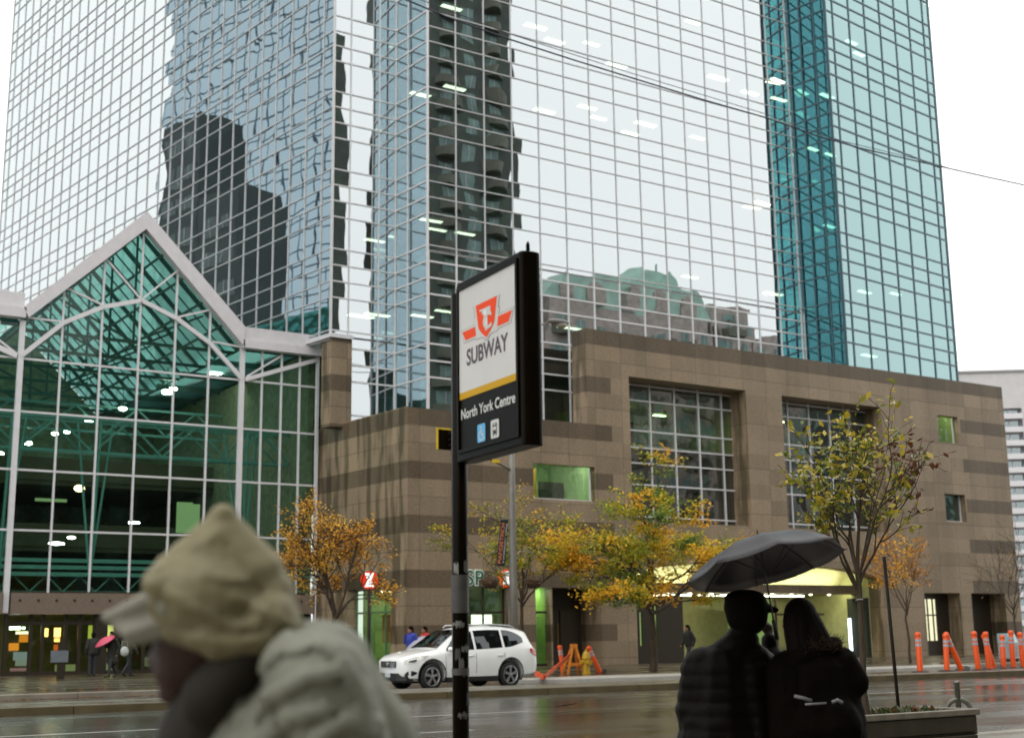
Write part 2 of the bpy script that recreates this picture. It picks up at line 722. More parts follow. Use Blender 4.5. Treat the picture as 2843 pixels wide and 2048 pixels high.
# tar repairs and tyre-worn strips
g = MB()
rng = random.Random(3)
for k in range(26):
    x0, y0 = rng.uniform(0, 60), rng.uniform(12.5, 28)
    pts = []
    for i in range(8):
        pts.append((x0 + i * rng.uniform(0.5, 0.9), y0 + rng.uniform(-0.12, 0.12) + i * rng.choice((-0.09, 0.0, 0.05))))
    for a, b in zip(pts, pts[1:]):
        g.quad((a[0], a[1] - 0.035, 0.0035), (b[0], b[1] - 0.035, 0.0035), (b[0], b[1] + 0.035, 0.0035), (a[0], a[1] + 0.035, 0.0035))
struct("road_tar_seams", g, paint("tar", (0.012, 0.011, 0.01), 0.16))
# fallen leaves along the far gutter
g = MB()
for k in range(900):
    x0 = rng.uniform(4, 30)
    y0 = T_FK - abs(rng.gauss(0, 0.25)) if rng.random() < 0.75 else T_FK + rng.uniform(0.3, 3.0)
    z0 = 0.012 if y0 < T_FK else 0.16
    a = rng.uniform(0, 6.28)
    s = rng.uniform(0.03, 0.07)
    c, q = math.cos(a) * s, math.sin(a) * s
    g.add([(x0 - c, y0 - q, z0), (x0 + q * .6, y0 - c * .6, z0 + .01), (x0 + c, y0 + q, z0 + .004), (x0 - q * .6, y0 + c * .6, z0)], [(0, 1, 2, 3)], 0, rng.random())
tag(g.build("fallen_leaves", leaf_mat("fallen_leaf", [(0.0, (0.20, 0.05, 0.012)), (0.5, (0.35, 0.13, 0.02)), (1.0, (0.12, 0.05, 0.012))])),
    "red and orange fallen leaves strewn along the far gutter", "leaves", kind="stuff")

# ------------------------------------------------------------------ curtain walls
G_R2 = mirror_glass("silver_glass", (0.90, 0.955, 1.0), (0.48, 0.68, 0.62), 0.48, 0.66, 0.014, 0.3)
G_L1 = mirror_glass("silver_glass_side", (0.90, 0.96, 1.0), (0.48, 0.66, 0.64), 0.46, 0.66, 0.009, 0.3)
G_L2 = mirror_glass("silver_glass_dimmed", (0.62, 0.83, 0.93), (0.46, 0.62, 0.56), 0.36, 0.58, 0.014, 0.3)  # same silver glass, tint lowered to stand in for the dim double reflection
G_R3 = mirror_glass("teal_glass", (0.66, 0.93, 0.97), (0.22, 0.50, 0.48), 0.28, 0.62, 0.010, 0.3)
G_R3S = mirror_glass("teal_glass_dimmed", (0.19, 0.60, 0.68), (0.22, 0.50, 0.42), 0.32, 0.62, 0.012, 0.3)  # same teal glass, the side face's dimmer light put into a deeper tint
FL, U, B0 = 4.105, 0.821, 16.19


def rows(z0, z1):
    zs = []
    n = -6
    while B0 + FL * n < z1:
        for q in (0.0, 2 * U, 3 * U, 4 * U):
            z = B0 + FL * n + q
            if z0 + 0.05 < z < z1 - 0.05:
                zs.append(z)
        n += 1
    return zs


def curtain(parent, p0, p1, z0, z1, cols, glass, mull, mw=0.06, seed=1, tilt=0.0012, vw=None, out=0.07):
    """glass panes and mullion grid on the vertical plane p0 -> p1 (outside is to the right of p0 -> p1)"""
    rg = random.Random(seed)
    p0, p1 = V((p0[0], p0[1], 0)), V((p1[0], p1[1], 0))
    ln = (p1 - p0).length
    d = (p1 - p0) / ln
    n = V((d.y, -d.x, 0))
    cs = [0.0] + [c for c in cols if 0.05 < c < ln - 0.05] + [ln]
    zs = [z0] + rows(z0, z1) + [z1]
    gm = MB()
    for i in range(len(cs) - 1):
        for k in range(len(zs) - 1):
            a, b, lo, hi = cs[i], cs[i + 1], zs[k], zs[k + 1]
            tx, tz = rg.gauss(0, tilt), rg.gauss(0, tilt)
            w_, h_ = (b - a) / 2, (hi - lo) / 2
            q = []
            for u_, v_ in ((-1, -1), (1, -1), (1, 1), (-1, 1)):
                off = tx * u_ * w_ + tz * v_ * h_
                q.append(p0 + d * ((a + b) / 2 + u_ * w_) + V((0, 0, (lo + hi) / 2 + v_ * h_)) + n * off)
            gm.quad(*q, rnd=rg.random())
    go = gm.build("curtain_wall", glass, parent)
    mm = MB()
    for c in cs:
        ww = (vw or mw) if 0.01 < c < ln - 0.01 else mw * 1.9
        mm.obox(p0 + d * c + n * (out * .2) + V((0, 0, (z0 + z1) / 2)), d * ww / 2, n * out * .5, V((0, 0, (z1 - z0) / 2)))
    for z in zs:
        mm.obox(p0 + d * (ln / 2) + n * (out * .2 - .004) + V((0, 0, z)), d * (ln / 2 - .02), n * out * .5, V((0, 0, mw / 2)))
    mm.build("mullion_grid", mull, parent)
    return go


def cols_from(first, pitch, ln):
    r = []
    c = first
    while c < ln - 0.2:
        r.append(c)
        c += pitch
    return r


M_STRIP = glow("office_light", (1.0, 0.98, 0.72), 4.2)
ZT = 78.0
C0, C1, C2, C2E = V((27.23, 57.36)), V((30.78, 57.36)), V((30.99, 54.45)), V((56.53, 54.45))
DL1 = V((-.126, .992)).normalized()
E0 = C0 + DL1 * 47.1
D3, DL3 = V((.99147, .13037)), V((-.16946, .98554))
C3 = V((56.99, 51.79))
C3 = C2E - DL3 * 2.70
E3 = C3 + D3 * 11.65

tower = thing("glass_tower", "tall silver mirrored office tower with stepped corners and pale window grid", "office tower", (C2.x, C2.y, 0))


def worldify(root, kids=None):
    """children were modelled in world space: keep them there under the placed root"""
    inv = Matrix.LocRotScale(root.location, root.rotation_euler, None).inverted()
    for o in (kids or root.children):
        o.matrix_parent_inverse = inv


curtain(tower, E0, C0, 15.72, ZT, [47.1 - c for c in cols_from(0.98, 1.553, 47.1)][::-1], G_L1, M_MULL_L, 0.047, 11, 0.0016)
curtain(tower, C0, C1, 15.9, ZT, [0.95, 2.57], G_R2, M_MULL_W, 0.062, 12, 0.0016)
curtain(tower, C0 + V((0.85, 0.0)), C1, 11.6, 15.9, [1.7], G_R2, M_MULL_W, 0.085, 17, 0.0016)
curtain(tower, C1, C2, 11.0, ZT, [1.15], G_L2, M_MULL_W, 0.07, 13, 0.0016)
curtain(tower, C2, C2E, 11.0, 20.0, cols_from(1.62, 1.688, 25.5), G_R2, M_MULL_W, 0.078, 14, 0.0016)
curtain(tower, C2, C2E, 20.0, ZT, cols_from(1.62, 1.688, 25.5), G_R2, M_MULL_L, 0.044, 15, 0.0016)
# hidden rear faces, roof, floor plates and core
bk = MB()
inner = [E0 + V((.6, -.3)), C0 + V((.6, .6)), C1 + V((.6, .6)), C2 + V((.6, .6)), V((C2E.x, C2E.y + .6)), V((C2E.x + 2, 100)), V((E0.x + 1, 104))]
bk.quad((E0.x, E0.y, 12), (E0.x, E0.y, ZT), (C2E.x + 4, 105, ZT), (C2E.x + 4, 105, 12))
bk.quad((C2E.x + 4, 105, 12), (C2E.x + 4, 105, ZT), (C2E.x + .1, C2E.y + 3, ZT), (C2E.x + .1, C2E.y + 3, 12))
bk.prism([tuple(p) for p in inner], (0, 0, ZT - .3), (1, 0, 0), (0, 1, 0), (0, 0, 1), .3)
bk.build("rear_wall", M_MULL_L, tower)
fp = MB()
n = 0
while B0 + FL * n + 2 * U < ZT:
    fp.prism([tuple(p) for p in inner], (0, 0, B0 + FL * n + 2 * U + .12), (1, 0, 0), (0, 1, 0), (0, 0, 1), 3 * U - .25)
    n += 1
fp.prism([tuple(p) for p in inner[1:5]] + [(C2E.x, 60), (C0.x + .6, 62)], (0, 0, 12.0), (1, 0, 0), (0, 1, 0), (0, 0, 1), .25)
fp.build("floor_plates", M_DARK, tower)
co = MB()
ctr = V((43.0, 80.0))
cin = [p + (ctr - p).normalized() * 7.5 for p in inner]
co.prism([tuple(p) for p in cin], (0, 0, 12.2), (1, 0, 0), (0, 1, 0), (0, 0, 1), ZT - 13)
co.build("inner_core", paint("office_core", (0.09, 0.16, 0.13), 0.8, var=.4, scale=.35), tower)
# ceiling fittings glimpsed through the glass
lm = MB()
lm.box(-.62, .62, -.15, .15, -.04, 0)
lme = lm.mesh("ceiling_light", M_STRIP)
rg = random.Random(21)


def ceiling_light(parent, x, y, z, rz=0.0, sc_=1.0):
    o = bpy.data.objects.new("ceiling_light", lme)
    COL.objects.link(o)
    o.parent = parent
    o.location = (x, y, z)
    o.rotation_euler = (0, 0, rz)
    o.scale = (sc_, sc_, 1)


for px, py in ((1187, 100), (1228, 62), (935, 185), (1007, 200), (1030, 495), (955, 512), (968, 530), (830, 527), (1310, 97), (1365, 120), (1205, 212), (1300, 205), (1325, 245), (1395, 268), (1430, 288),
               (1590, 160), (1660, 190), (1725, 222), (1545, 322), (1535, 60), (1530, 660), (1715, 705), (1260, 690), (835, 682), (935, 690), (985, 705), (800, 660), (1000, 20)):
    tt = (54.45 if px > 940 else 57.36) + rg.uniform(1.2, 3.2)
    p = at_t(px, py, tt)
    nfl = round((p.z - (B0 + 2 * U)) / FL)
    zc = B0 + 2 * U + .07 + FL * nfl
    ceiling_light(tower, p.x, tt, zc, 0.0, rg.uniform(.8, 1.25))
worldify(tower)

# ------------------------------------------------------------------ teal tower beside it
teal = thing("glass_tower", "teal glass tower with dark blue window grid rising at the right end of the podium", "office tower", (C3.x, C3.y, 0))
c3cols = [0.75, 2.44, 4.13, 5.82, 7.51, 9.2, 10.89]
curtain(teal, C3, E3, 15.9, ZT, c3cols, G_R3, M_MULL_B, 0.085, 31, 0.0014)
curtain(teal, C2E, C3, 15.9, ZT, [0.85, 1.85], G_R3S, M_MULL_B, 0.085, 32, 0.0014)
bk = MB()
b1, b2 = E3 + V((-3, 34)), C2E + V((-2, 36))
bk.quad((E3.x, E3.y, 15.9), (E3.x, E3.y, ZT), (b1.x, b1.y, ZT), (b1.x, b1.y, 15.9))
bk.quad((b1.x, b1.y, 15.9), (b1.x, b1.y, ZT), (b2.x, b2.y, ZT), (b2.x, b2.y, 15.9))
tin = [C3 + V((.5, .5)), E3 + V((-.6, .4)), b1, b2, C2E + V((.4, .3))]
bk.prism([tuple(p) for p in tin], (0, 0, ZT - .3), (1, 0, 0), (0, 1, 0), (0, 0, 1), .3)
bk.build("rear_wall", M_MULL_B, teal)
fp = MB()
n = 0
while B0 + FL * n + 2 * U < ZT:
    fp.prism([tuple(p) for p in tin], (0, 0, B0 + FL * n + 2 * U + .12), (1, 0, 0), (0, 1, 0), (0, 0, 1), 3 * U - .25)
    n += 1
fp.build("floor_plates", M_DARK, teal)
co = MB()
ctr = V((62.0, 68.0))
co.prism([tuple(p + (ctr - p).normalized() * 6.0) for p in tin], (0, 0, 16), (1, 0, 0), (0, 1, 0), (0, 0, 1), ZT - 17)
co.build("inner_core", M_INT, teal)
for px, py in ((1885, 78), (1900, 88), (2060, 20), (2075, 30), (1725, 225), (1830, 188), (1795, 300), (1915, 652), (1985, 675), (1925, 790), (1690, 480), (1838, 330)):
    p = at_t(px, py, C3.y + rg.uniform(1.6, 3.4))
    nfl = round((p.z - (B0 + 2 * U)) / FL)
    ceiling_light(teal, p.x, p.y, B0 + 2 * U + .07 + FL * nfl, rad(7.5), rg.uniform(.7, 1.1))
worldify(teal)

# ------------------------------------------------------------------ granite podium
YG = 51.49


def wall_cells(mb, x0, x1, z0, z1, holes, y, depth, skip=()):
    """front face at y with rectangular openings (x0, x1, z0, z1, depth) and their reveals"""
    xs = sorted({x0, x1, *[h[0] for h in holes], *[h[1] for h in holes]})
    zs = sorted({z0, z1, *[h[2] for h in holes], *[h[3] for h in holes]})
    for i in range(len(xs) - 1):
        for k in range(len(zs) - 1):
            cx, cz = (xs[i] + xs[i + 1]) / 2, (zs[k] + zs[k + 1]) / 2
            if any(h[0] < cx < h[1] and h[2] < cz < h[3] for h in holes):
                continue
            mb.quad((xs[i], y, zs[k]), (xs[i + 1], y, zs[k]), (xs[i + 1], y, zs[k + 1]), (xs[i], y, zs[k + 1]))
    for h in holes:
        if len(h) < 5 or not h[4]:
            continue
        a, b, lo, hi, d = h[:5]
        mb.quad((a, y, lo), (a, y, hi), (a, y + d, hi), (a, y + d, lo))
        mb.quad((b, y, lo), (b, y + d, lo), (b, y + d, hi), (b, y, hi))
        mb.quad((a, y, hi), (b, y, hi), (b, y + d, hi), (a, y + d, hi))
        mb.quad((a, y, lo), (a, y + d, lo), (b, y + d, lo), (b, y, lo))


pod = thing("granite_podium", "brown granite podium with banded courses, deep square windows and a lit street entrance", "building", (28.28, YG, 0))
ZL, ZH = 11.6, 16.37
W1, W2 = (40.85, 48.73, 7.0, 14.2), (51.36, 59.2, 7.0, 14.16)
SW = [(34.98, 38.6, 7.83, 9.5), (64.08, 65.9, 12.5, 14.12), (64.18, 66.0, 7.83, 9.45)]
holes = [W1 + (1.26,), W2 + (1.26,)] + [h + (0.42,) for h in SW]
bays = [(31.23, 33.55, 0.15, 3.72, 0.5), (35.0, 35.86, 0.15, 3.72, 0.5), (35.94, 38.75, 0.15, 3.72, 1.6), (40.9, 58.2, 0.15, 4.4, 0), (61.76, 64.86, 0.15, 3.68, 0.9), (65.85, 68.94, 0.15, 3.68, 1.1)]
wm = MB()
wall_cells(wm, 28.28, 38.22, 0.15, ZL, [h for h in holes + bays if h[1] < 38.5 and h[0] < 38] + [(34.98, 38.22, 7.83, 9.5, 0)][:0], YG, 1) if False else None
# the three front bays: low left part, wide high part (one continuous face)
wall_cells(wm, 28.28, 70.35, 0.15, ZH, holes + bays + [(28.28, 38.22, ZL, ZH, 0), (40.9, 58.2, 4.4, 5.2, 0)], YG, 1)
# flat segmental head over the entrance
ex0, ex1 = 40.9, 58.2
arc = []
for i in range(25):
    u_ = i / 24
    arc.append((ex0 + (ex1 - ex0) * u_, 4.4 + 0.72 * (1 - (2 * u_ - 1) ** 2) ** 0.6))
for (xa, za), (xb, zb) in zip(arc, arc[1:]):
    wm.quad((xa, YG, za), (xb, YG, zb), (xb, YG, 5.2), (xa, YG, 5.2))
    wm.quad((xa, YG, za), (xa, YG + .9, za), (xb, YG + .9, zb), (xb, YG, zb))
wm.quad((ex0, YG, .15), (ex0, YG, 4.4), (ex0, YG + .9, 4.4), (ex0, YG + .9, .15))
wm.quad((ex1, YG, .15), (ex1, YG + .9, .15), (ex1, YG + .9, 4.4), (ex1, YG, 4.4))
# parapet return and top, right flank, terrace
wm.quad((38.22, YG, ZL), (38.22, YG, ZH), (38.15, YG + 1.08, ZH), (38.15, YG + 1.08, ZL))
wm.quad((38.15, YG + 1.08, ZL - .6), (38.15, YG + 1.08, ZH - .3), (38.1, YG + 3, ZH - .3), (38.1, YG + 3, ZL - .6)) if False else None
wm.quad((38.22, YG, ZH), (70.35, YG, ZH), (70.35, YG + 1.08, ZH), (38.15, YG + 1.08, ZH))
wm.quad((38.15, YG + 1.08, 15.0), (38.15, YG + 1.08, ZH), (70.35, YG + 1.08, ZH), (70.35, YG + 1.08, 15.0))
wm.quad((70.35, YG, .15), (70.35, YG + 30, .15), (70.35, YG + 30, ZH), (70.35, YG, ZH))
# left flank facing the atrium, with its shopfront opening
fx = lambda y: 28.28 + (y - YG) * (27.72 - 28.28) / 8.08
ys = [YG, 52.83, 56.57, 59.57]
for a, b in zip(ys, ys[1:]):
    if a == 52.83:
        wm.quad((fx(b), b, 3.72), (fx(a), a, 3.72), (fx(a), a, ZL + .05), (fx(b), b, ZL + .05))
        wm.quad((fx(b), b, 3.72), (fx(b) + .5, b, 3.72), (fx(a) + .5, a, 3.72), (fx(a), a, 3.72))
        wm.quad((fx(b), b, .15), (fx(b) + .5, b, .15), (fx(b) + .5, b, 3.72), (fx(b), b, 3.72))
        wm.quad((fx(a), a, .15), (fx(a), a, 3.72), (fx(a) + .5, a, 3.72), (fx(a) + .5, a, .15))
    else:
        wm.quad((fx(b), b, .15), (fx(a), a, .15), (fx(a), a, ZL + .05), (fx(b), b, ZL + .05))
wm.quad((28.28, YG, ZL), (38.22, YG, ZL), (38.22, YG + .35, ZL), (28.26, YG + .35, ZL))
wm.build("granite_wall", M_GRAN, pod)
rf = MB()
rf.box(28.4, 38.1, YG + .4, 57.4, ZL - .5, ZL - .12)
rf.box(41.0, 70.2, YG + 1.1, 54.3, ZL + 3.9, ZH - .35)
rf.build("roof", M_CONC, pod)
# granite pier under the tower corner with its white ledge
pcn = at_t(733, 830, 57.22)
pcr = at_t(779, 830, 57.22)
pbk = V((pcn.x, 57.22)) + DL1 * .85
pr = MB()
pr.prism([(pcn.x, 57.22), (pcr.x, 57.22), (pcr.x, pbk.y), (pbk.x, pbk.y)], (0, 0, 11.45), (1, 0, 0), (0, 1, 0), (0, 0, 1), 4.32)
pr.build("granite_pier", M_GRAN, pod)
pr = MB()
pr.prism([(pcn.x - .12, 57.08), (pcr.x, 57.08), (pcr.x, 57.5), (27.4, 57.5), (26.9, 62.2), (26.4, 62.2)], (0, 0, 15.78), (1, 0, 0), (0, 1, 0), (0, 0, 1), .2)
pr.build("white_ledge", M_WHITE, pod)

G_WIN = mirror_glass("window_glass", (0.9, 0.95, 0.95), (0.62, 0.75, 0.62), 0.16, 0.5, 0.03, 0.5)
M_ROOMG = paint("room_green", (0.23, 0.30, 0.07), 0.7)
M_ROOMP = paint("room_pale_green", (0.42, 0.56, 0.32), 0.7)
M_YEL = paint("yellow_panel", (0.45, 0.26, 0.02), 0.6)
M_LAMP = glow("lamp_warm", (1.0, 0.95, 0.62), 22.0)
M_LAMPW = glow("lamp_white", (1.0, 1.0, 0.88), 20.0)


def room(parent, x0, x1, z0, z1, y, d, m, lights=(), lamp=M_LAMP, name="room"):
    """open-fronted room behind a window"""
    r = MB()
    r.quad((x0, y + d, z0), (x1, y + d, z0), (x1, y + d, z1), (x0, y + d, z1))
    r.quad((x0, y, z0), (x0, y, z1), (x0, y + d, z1), (x0, y + d, z0))
    r.quad((x1, y, z0), (x1, y + d, z0), (x1, y + d, z1), (x1, y, z1))
    r.quad((x0, y, z0), (x0, y + d, z0), (x1, y + d, z0), (x1, y, z0))
    r.quad((x0, y, z1), (x1, y, z1), (x1, y + d, z1), (x0, y + d, z1))
    o = r.build(name, m, parent)
    for (lx, ly, lz, a, b) in lights:
        q = MB()
        q.box(lx - a, lx + a, y + ly - b, y + ly + b, lz - .03, lz)
        q.build("ceiling_light", lamp, parent)
    return o


def window_grid(parent, x0, x1, z0, z1, y, cols, zrows, w=0.075):
    r = MB()
    e = [x0] + [c for c in cols if x0 < c < x1] + [x1]
    zz = [z0] + zrows + [z1]
    for i in range(len(e) - 1):
        for k in range(len(zz) - 1):
            r.quad((e[i], y, zz[k]), (e[i + 1], y, zz[k]), (e[i + 1], y, zz[k + 1]), (e[i], y, zz[k + 1]), rnd=random.random())
    win = r.build("window", G_WIN, parent)
    f = MB()
    for c in e[1:-1]:
        f.box(c - w / 2, c + w / 2, y - .09, y - .01, z0, z1)
    for z in zz[1:-1]:
        f.box(x0, x1, y - .085, y - .012, z - w / 2, z + w / 2)
    f.box(x0, x1, y - .085, y - .012, z1 - .16, z1 - .08)
    f.build("window_frame", M_MULL_W, win)
    return win


RW = [7.36, 8.97, 10.06, 10.86, 11.72, 13.28]
yw = YG + 1.26
window_grid(pod, W1[0], W1[1], W1[2], W1[3], yw, [41.5, 43.13, 44.77, 46.41, 48.05], RW)
window_grid(pod, W2[0], W2[1], W2[2], W2[3], yw, [52.93, 54.57, 56.2, 57.85], RW)
room(pod, W1[0], W1[1], 10.95, 13.25, yw + .05, 5.0, M_ROOMG, [(42.5, 1.6, 13.2, .5, .12), (46.0, 2.6, 13.2, .4, .1)])
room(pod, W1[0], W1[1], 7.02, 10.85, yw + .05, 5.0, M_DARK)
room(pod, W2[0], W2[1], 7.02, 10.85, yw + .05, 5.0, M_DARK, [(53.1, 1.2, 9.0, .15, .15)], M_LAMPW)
room(pod, W2[0], W2[1], 10.95, 13.25, yw + .05, 5.0, M_INT, [(53.4, 1.0, 13.2, .25, .1)])
d_ = MB()
d_.box(W1[0], W1[1], yw + .06, yw + 3, 13.3, 14.15)
d_.box(W2[0], W2[1], yw + .06, yw + 3, 13.3, 14.15)
d_.build("ceiling_void", M_DARK, pod)
# partition and cabinets seen in the lit upper office
q = MB()
q.box(41.6, 43.0, yw + 1.2, yw + 1.3, 10.96, 12.4)
q.build("office_partition", M_DARK, pod)
q = MB()
q.box(44.6, 45.6, yw + 1.8, yw + 2.3, 10.96, 12.6)
q.build("office_partition", M_DARK, pod)
for i, (a, b, lo, hi) in enumerate(SW):
    r = MB()
    r.quad((a, YG + .42, lo), (b, YG + .42, lo), (b, YG + .42, hi), (a, YG + .42, hi))
    win = r.build("window", G_WIN, pod)
    f = MB()
    f.box(a, b, YG + .3, YG + .44, lo + .0, lo + .07)
    f.box(b - .06, b, YG + .36, YG + .44, lo + .07, hi)
    f.build("sill", M_WHITE, win)
    room(pod, a, b, lo, hi + .45, YG + .45, 3.5, [M_ROOMP, M_ROOMG, paint("room_blue_grey", (0.10, 0.17, 0.17), 0.7)][i],
         [[(35.4, 1.2, 9.3, .14, .08), (37.6, 2.1, 8.35, .25, .05), (36.9, .3, 9.93, 1.5, .12)], [(64.9, .35, 14.55, .7, .15)], [(65.0, 2.9, 9.3, .1, .05)]][i], M_LAMPW)  # fittings above the window heads are out of sight, added to brighten the rooms
q = MB()
q.box(35.9, 36.1, YG + 1.4, YG + 1.9, 7.85, 9.45)
q.box(35.0, 35.6, YG + 1.0, YG + 1.05, 7.85, 8.9)
q.build("yellow_partition", M_YEL, pod)
q = MB()
q.box(36.8, 38.3, YG + 2.2, YG + 2.25, 7.85, 8.95)
q.build("dark_screen", M_DARK, pod)


def shopfront(parent, x0, x1, z0, z1, y, m, frames, lights, depth=4.0):
    room(parent, x0, x1, z0, z1, y + .06, depth, m, lights, M_LAMPW, "shop_interior")
    r = MB()
    r.quad((x0, y, z0), (x1, y, z0), (x1, y, z1), (x0, y, z1))
    win = r.build("shop_window", G_WIN, parent)
    f = MB()
    for c in frames:
        f.box(c - .04, c + .04, y - .06, y - .005, z0, z1)
    f.box(x0, x1, y - .055, y - .006, z0, z0 + .12)
    f.box(x0, x1, y - .055, y - .006, 2.55, 2.65)
    f.build("window_frame", M_DARKBR, win)
    return win


shopfront(pod, 31.23, 33.55, .15, 3.72, YG + .45, M_GREENW, [31.3, 32.4, 33.48], [(31.8, 2.0, 3.0, .5, .05)])
q = MB()
q.box(32.0, 33.05, YG + .7, YG + .78, 2.05, 2.5)
q.build("lit_panel", glow("panel_white", (1.0, 1.0, 0.86), 2.6), pod)
q = MB()
for k in range(6):
    q.box(32.1 + k * .15, 32.21 + k * .15, YG + .7, YG + .76, 1.76, 1.93)
q.build("lit_ticker", glow("panel_yellow", (1.0, 0.85, 0.2), 1.4), pod)
q = MB()
q.box(33.12, 33.42, YG + .7, YG + .75, 2.05, 2.45)
q.build("side_panel", paint("olive_panel", (0.25, 0.24, 0.06), 0.5), pod)
shopfront(pod, 35.0, 35.86, .15, 3.72, YG + .45, paint("green_lit_wall", (0.25, 0.40, 0.08), 0.6), [], [(35.4, 1.0, 3.65, .3, .5)], 2.4)
# recessed dark door bay
q = MB()
q.quad((35.94, YG + 1.6, .15), (38.75, YG + 1.6, .15), (38.75, YG + 1.6, 3.72), (35.94, YG + 1.6, 3.72))
q.build("door_recess", M_DARKBR, pod)
q = MB()
q.box(36.35, 37.35, YG + 1.5, YG + 1.58, .15, 2.75)
q.box(37.43, 38.4, YG + 1.5, YG + 1.58, .15, 2.75)
dr = q.build("door", paint("dark_door", (0.03, 0.022, 0.012), 0.4), pod)
q = MB()
q.box(37.2, 37.26, YG + 1.44, YG + 1.49, 1.1, 2.1)
q.build("handle", paint("brass", (0.25, 0.17, 0.05), 0.35, metal=0.8), dr)
# panelled dark bay with two narrow lit slots, left of the entrance: real recess inside the entrance opening
LOBW = paint("lobby_wall", (0.42, 0.44, 0.22), 0.6)
LOBG = paint("lobby_green", (0.20, 0.34, 0.12), 0.6)
q = MB()
for a, b, lo, hi in ((40.9, 41.35, .15, 3.35), (41.52, 42.3, .15, 3.35), (42.47, 44.1, .15, 3.35), (41.35, 41.52, .15, 1.0), (42.3, 42.47, .15, 1.0), (41.35, 41.52, 2.6, 3.35), (42.3, 42.47, 2.9, 3.35)):
    q.box(a, b, YG + .35, YG + .6, lo, hi)
q.build("dark_panel", M_DARKBR, pod)
for a, lo, hi in ((41.35, 1.0, 2.6), (42.3, 1.0, 2.9)):
    q = MB()
    q.box(a, a + .17, YG + .5, YG + .55, lo, hi)
    q.build("lit_slot", glow("slot_green", (0.42, 0.62, 0.22), 0.75), pod)
q = MB()
q.quad((40.9, YG + 6.5, .15), (58.2, YG + 6.5, .15), (58.2, YG + 6.5, 5.3), (40.9, YG + 6.5, 5.3))
q.quad((40.9, YG + .9, .15), (40.9, YG + .9, 5.3), (40.9, YG + 6.5, 5.3), (40.9, YG + 6.5, .15))
q.quad((58.2, YG + .9, .15), (58.2, YG + 6.5, .15), (58.2, YG + 6.5, 5.3), (58.2, YG + .9, 5.3))
q.build("lobby_wall", LOBW, pod)
q = MB()
q.quad((40.9, YG + .9, 5.3), (58.2, YG + .9, 5.3), (58.2, YG + 6.5, 5.3), (40.9, YG + 6.5, 5.3))
q.build("lobby_ceiling", paint("lobby_ceiling", (0.50, 0.50, 0.22), 0.7), pod)
q = MB()
q.box(40.9, 58.2, YG + 1.6, YG + 2.2, 3.62, 4.1)
q.build("entrance_beam", M_GRAN, pod)
for a, b in ((43.6, 46.4), (46.9, 49.3), (51.6, 54.6)):
    q = MB()
    q.box(a, b, YG + 2.35, YG + 2.45, 3.49, 3.55)
    q.build("strip_light", glow("strip_light", (1.0, 1.0, 0.72), 12.0), pod)
for a, b in ((41.2, 45.4), (45.8, 49.6), (50.0, 53.4), (53.8, 57.8)):
    q = MB()
    q.box(a, b, YG + 2.32, YG + 2.5, 3.86, 3.92)
    q.build("cove_light", glow("cove_light", (1.0, 0.95, 0.62), 26.0), pod)
q = MB()
for k in range(8):
    a0_, a1_ = math.pi / 2 * k / 8, math.pi / 2 * (k + 1) / 8
    ya_, za_ = YG + 3.1 - 2.15 * (1 - math.cos(a0_)), 3.8 + 1.55 * math.sin(a0_)
    yb_, zb_ = YG + 3.1 - 2.15 * (1 - math.cos(a1_)), 3.8 + 1.55 * math.sin(a1_)
    q.quad((ex0, ya_, za_), (ex1, ya_, za_), (ex1, yb_, zb_), (ex0, yb_, zb_))
q.build("vaulted_ceiling", paint("vault_plaster", (0.50, 0.50, 0.30), 0.8, var=.06), pod, True)
q = MB()
for k in range(9):
    q.lathe((44.5 + k * 1.45, YG + 1.9, 3.56), [(.09, 0), (.09, .05)], 10)
q.build("downlights", glow("downlight", (1.0, 0.9, 0.6), 7.0), pod)
q = MB()
q.box(54.0, 54.09, YG + 4.0, YG + 4.1, .15, 3.4)
q.box(55.6, 55.69, YG + 4.0, YG + 4.1, .15, 3.4)
q.box(54.0, 57.8, YG + 3.99, YG + 4.09, 2.5, 2.62)
q.build("lobby_frame", M_DARKBR, pod)
for a in (46.2, 50.6):
    q = MB()
    q.box(a, a + .09, YG + 4.0, YG + 4.1, .15, 3.4)
    q.build("lobby_post", M_DARKBR, pod)
q = MB()
q.box(57.9, 58.19, YG + .95, YG + 2.3, .16, 3.4)
q.build("dark_kiosk", M_DARK, pod)
q = MB()
q.box(50.7, 54.0, YG + 4.3, YG + 4.4, .15, 3.4)
q.build("green_screen", LOBG, pod)
q = MB()
q.box(57.78, 57.88, YG + 2.05, YG + 2.2, 0.5, 2.3)
q.build("lit_tube", glow("tube_blue", (0.75, 0.85, 1.0), 4.0), pod)
q = MB()
for k in range(5):
    q.box(57.84, 57.89, YG + 1.2, YG + 1.45, .7 + k * .32, .9 + k * .32)
q.build("lit_display", glow("display_cyan", (0.25, 0.8, 0.9), 1.6), pod)
# right-hand bays
q = MB()
for a, b, d in ((61.76, 64.86, .9), (65.85, 68.94, 1.1)):
    q.quad((a, YG + d, .15), (b, YG + d, .15), (b, YG + d, 3.68), (a, YG + d, 3.68))
q.build("dark_bay", M_DARKBR, pod)
q = MB()
q.box(61.9, 63.6, YG + .8, YG + .86, 1.0, 3.4)
win = q.build("lit_window", glow("lit_window", (1.0, 0.97, 0.62), 1.1), pod)
q = MB()
for c in (61.9, 62.35, 62.8, 63.25, 63.56):
    q.box(c, c + .09, YG + .74, YG + .79, 1.0, 3.4)
q.box(61.9, 63.65, YG + .735, YG + .785, 2.4, 2.48)
q.box(61.9, 63.65, YG + .735, YG + .785, 3.35, 3.42)
q.build("window_frame", M_DARKBR, win)
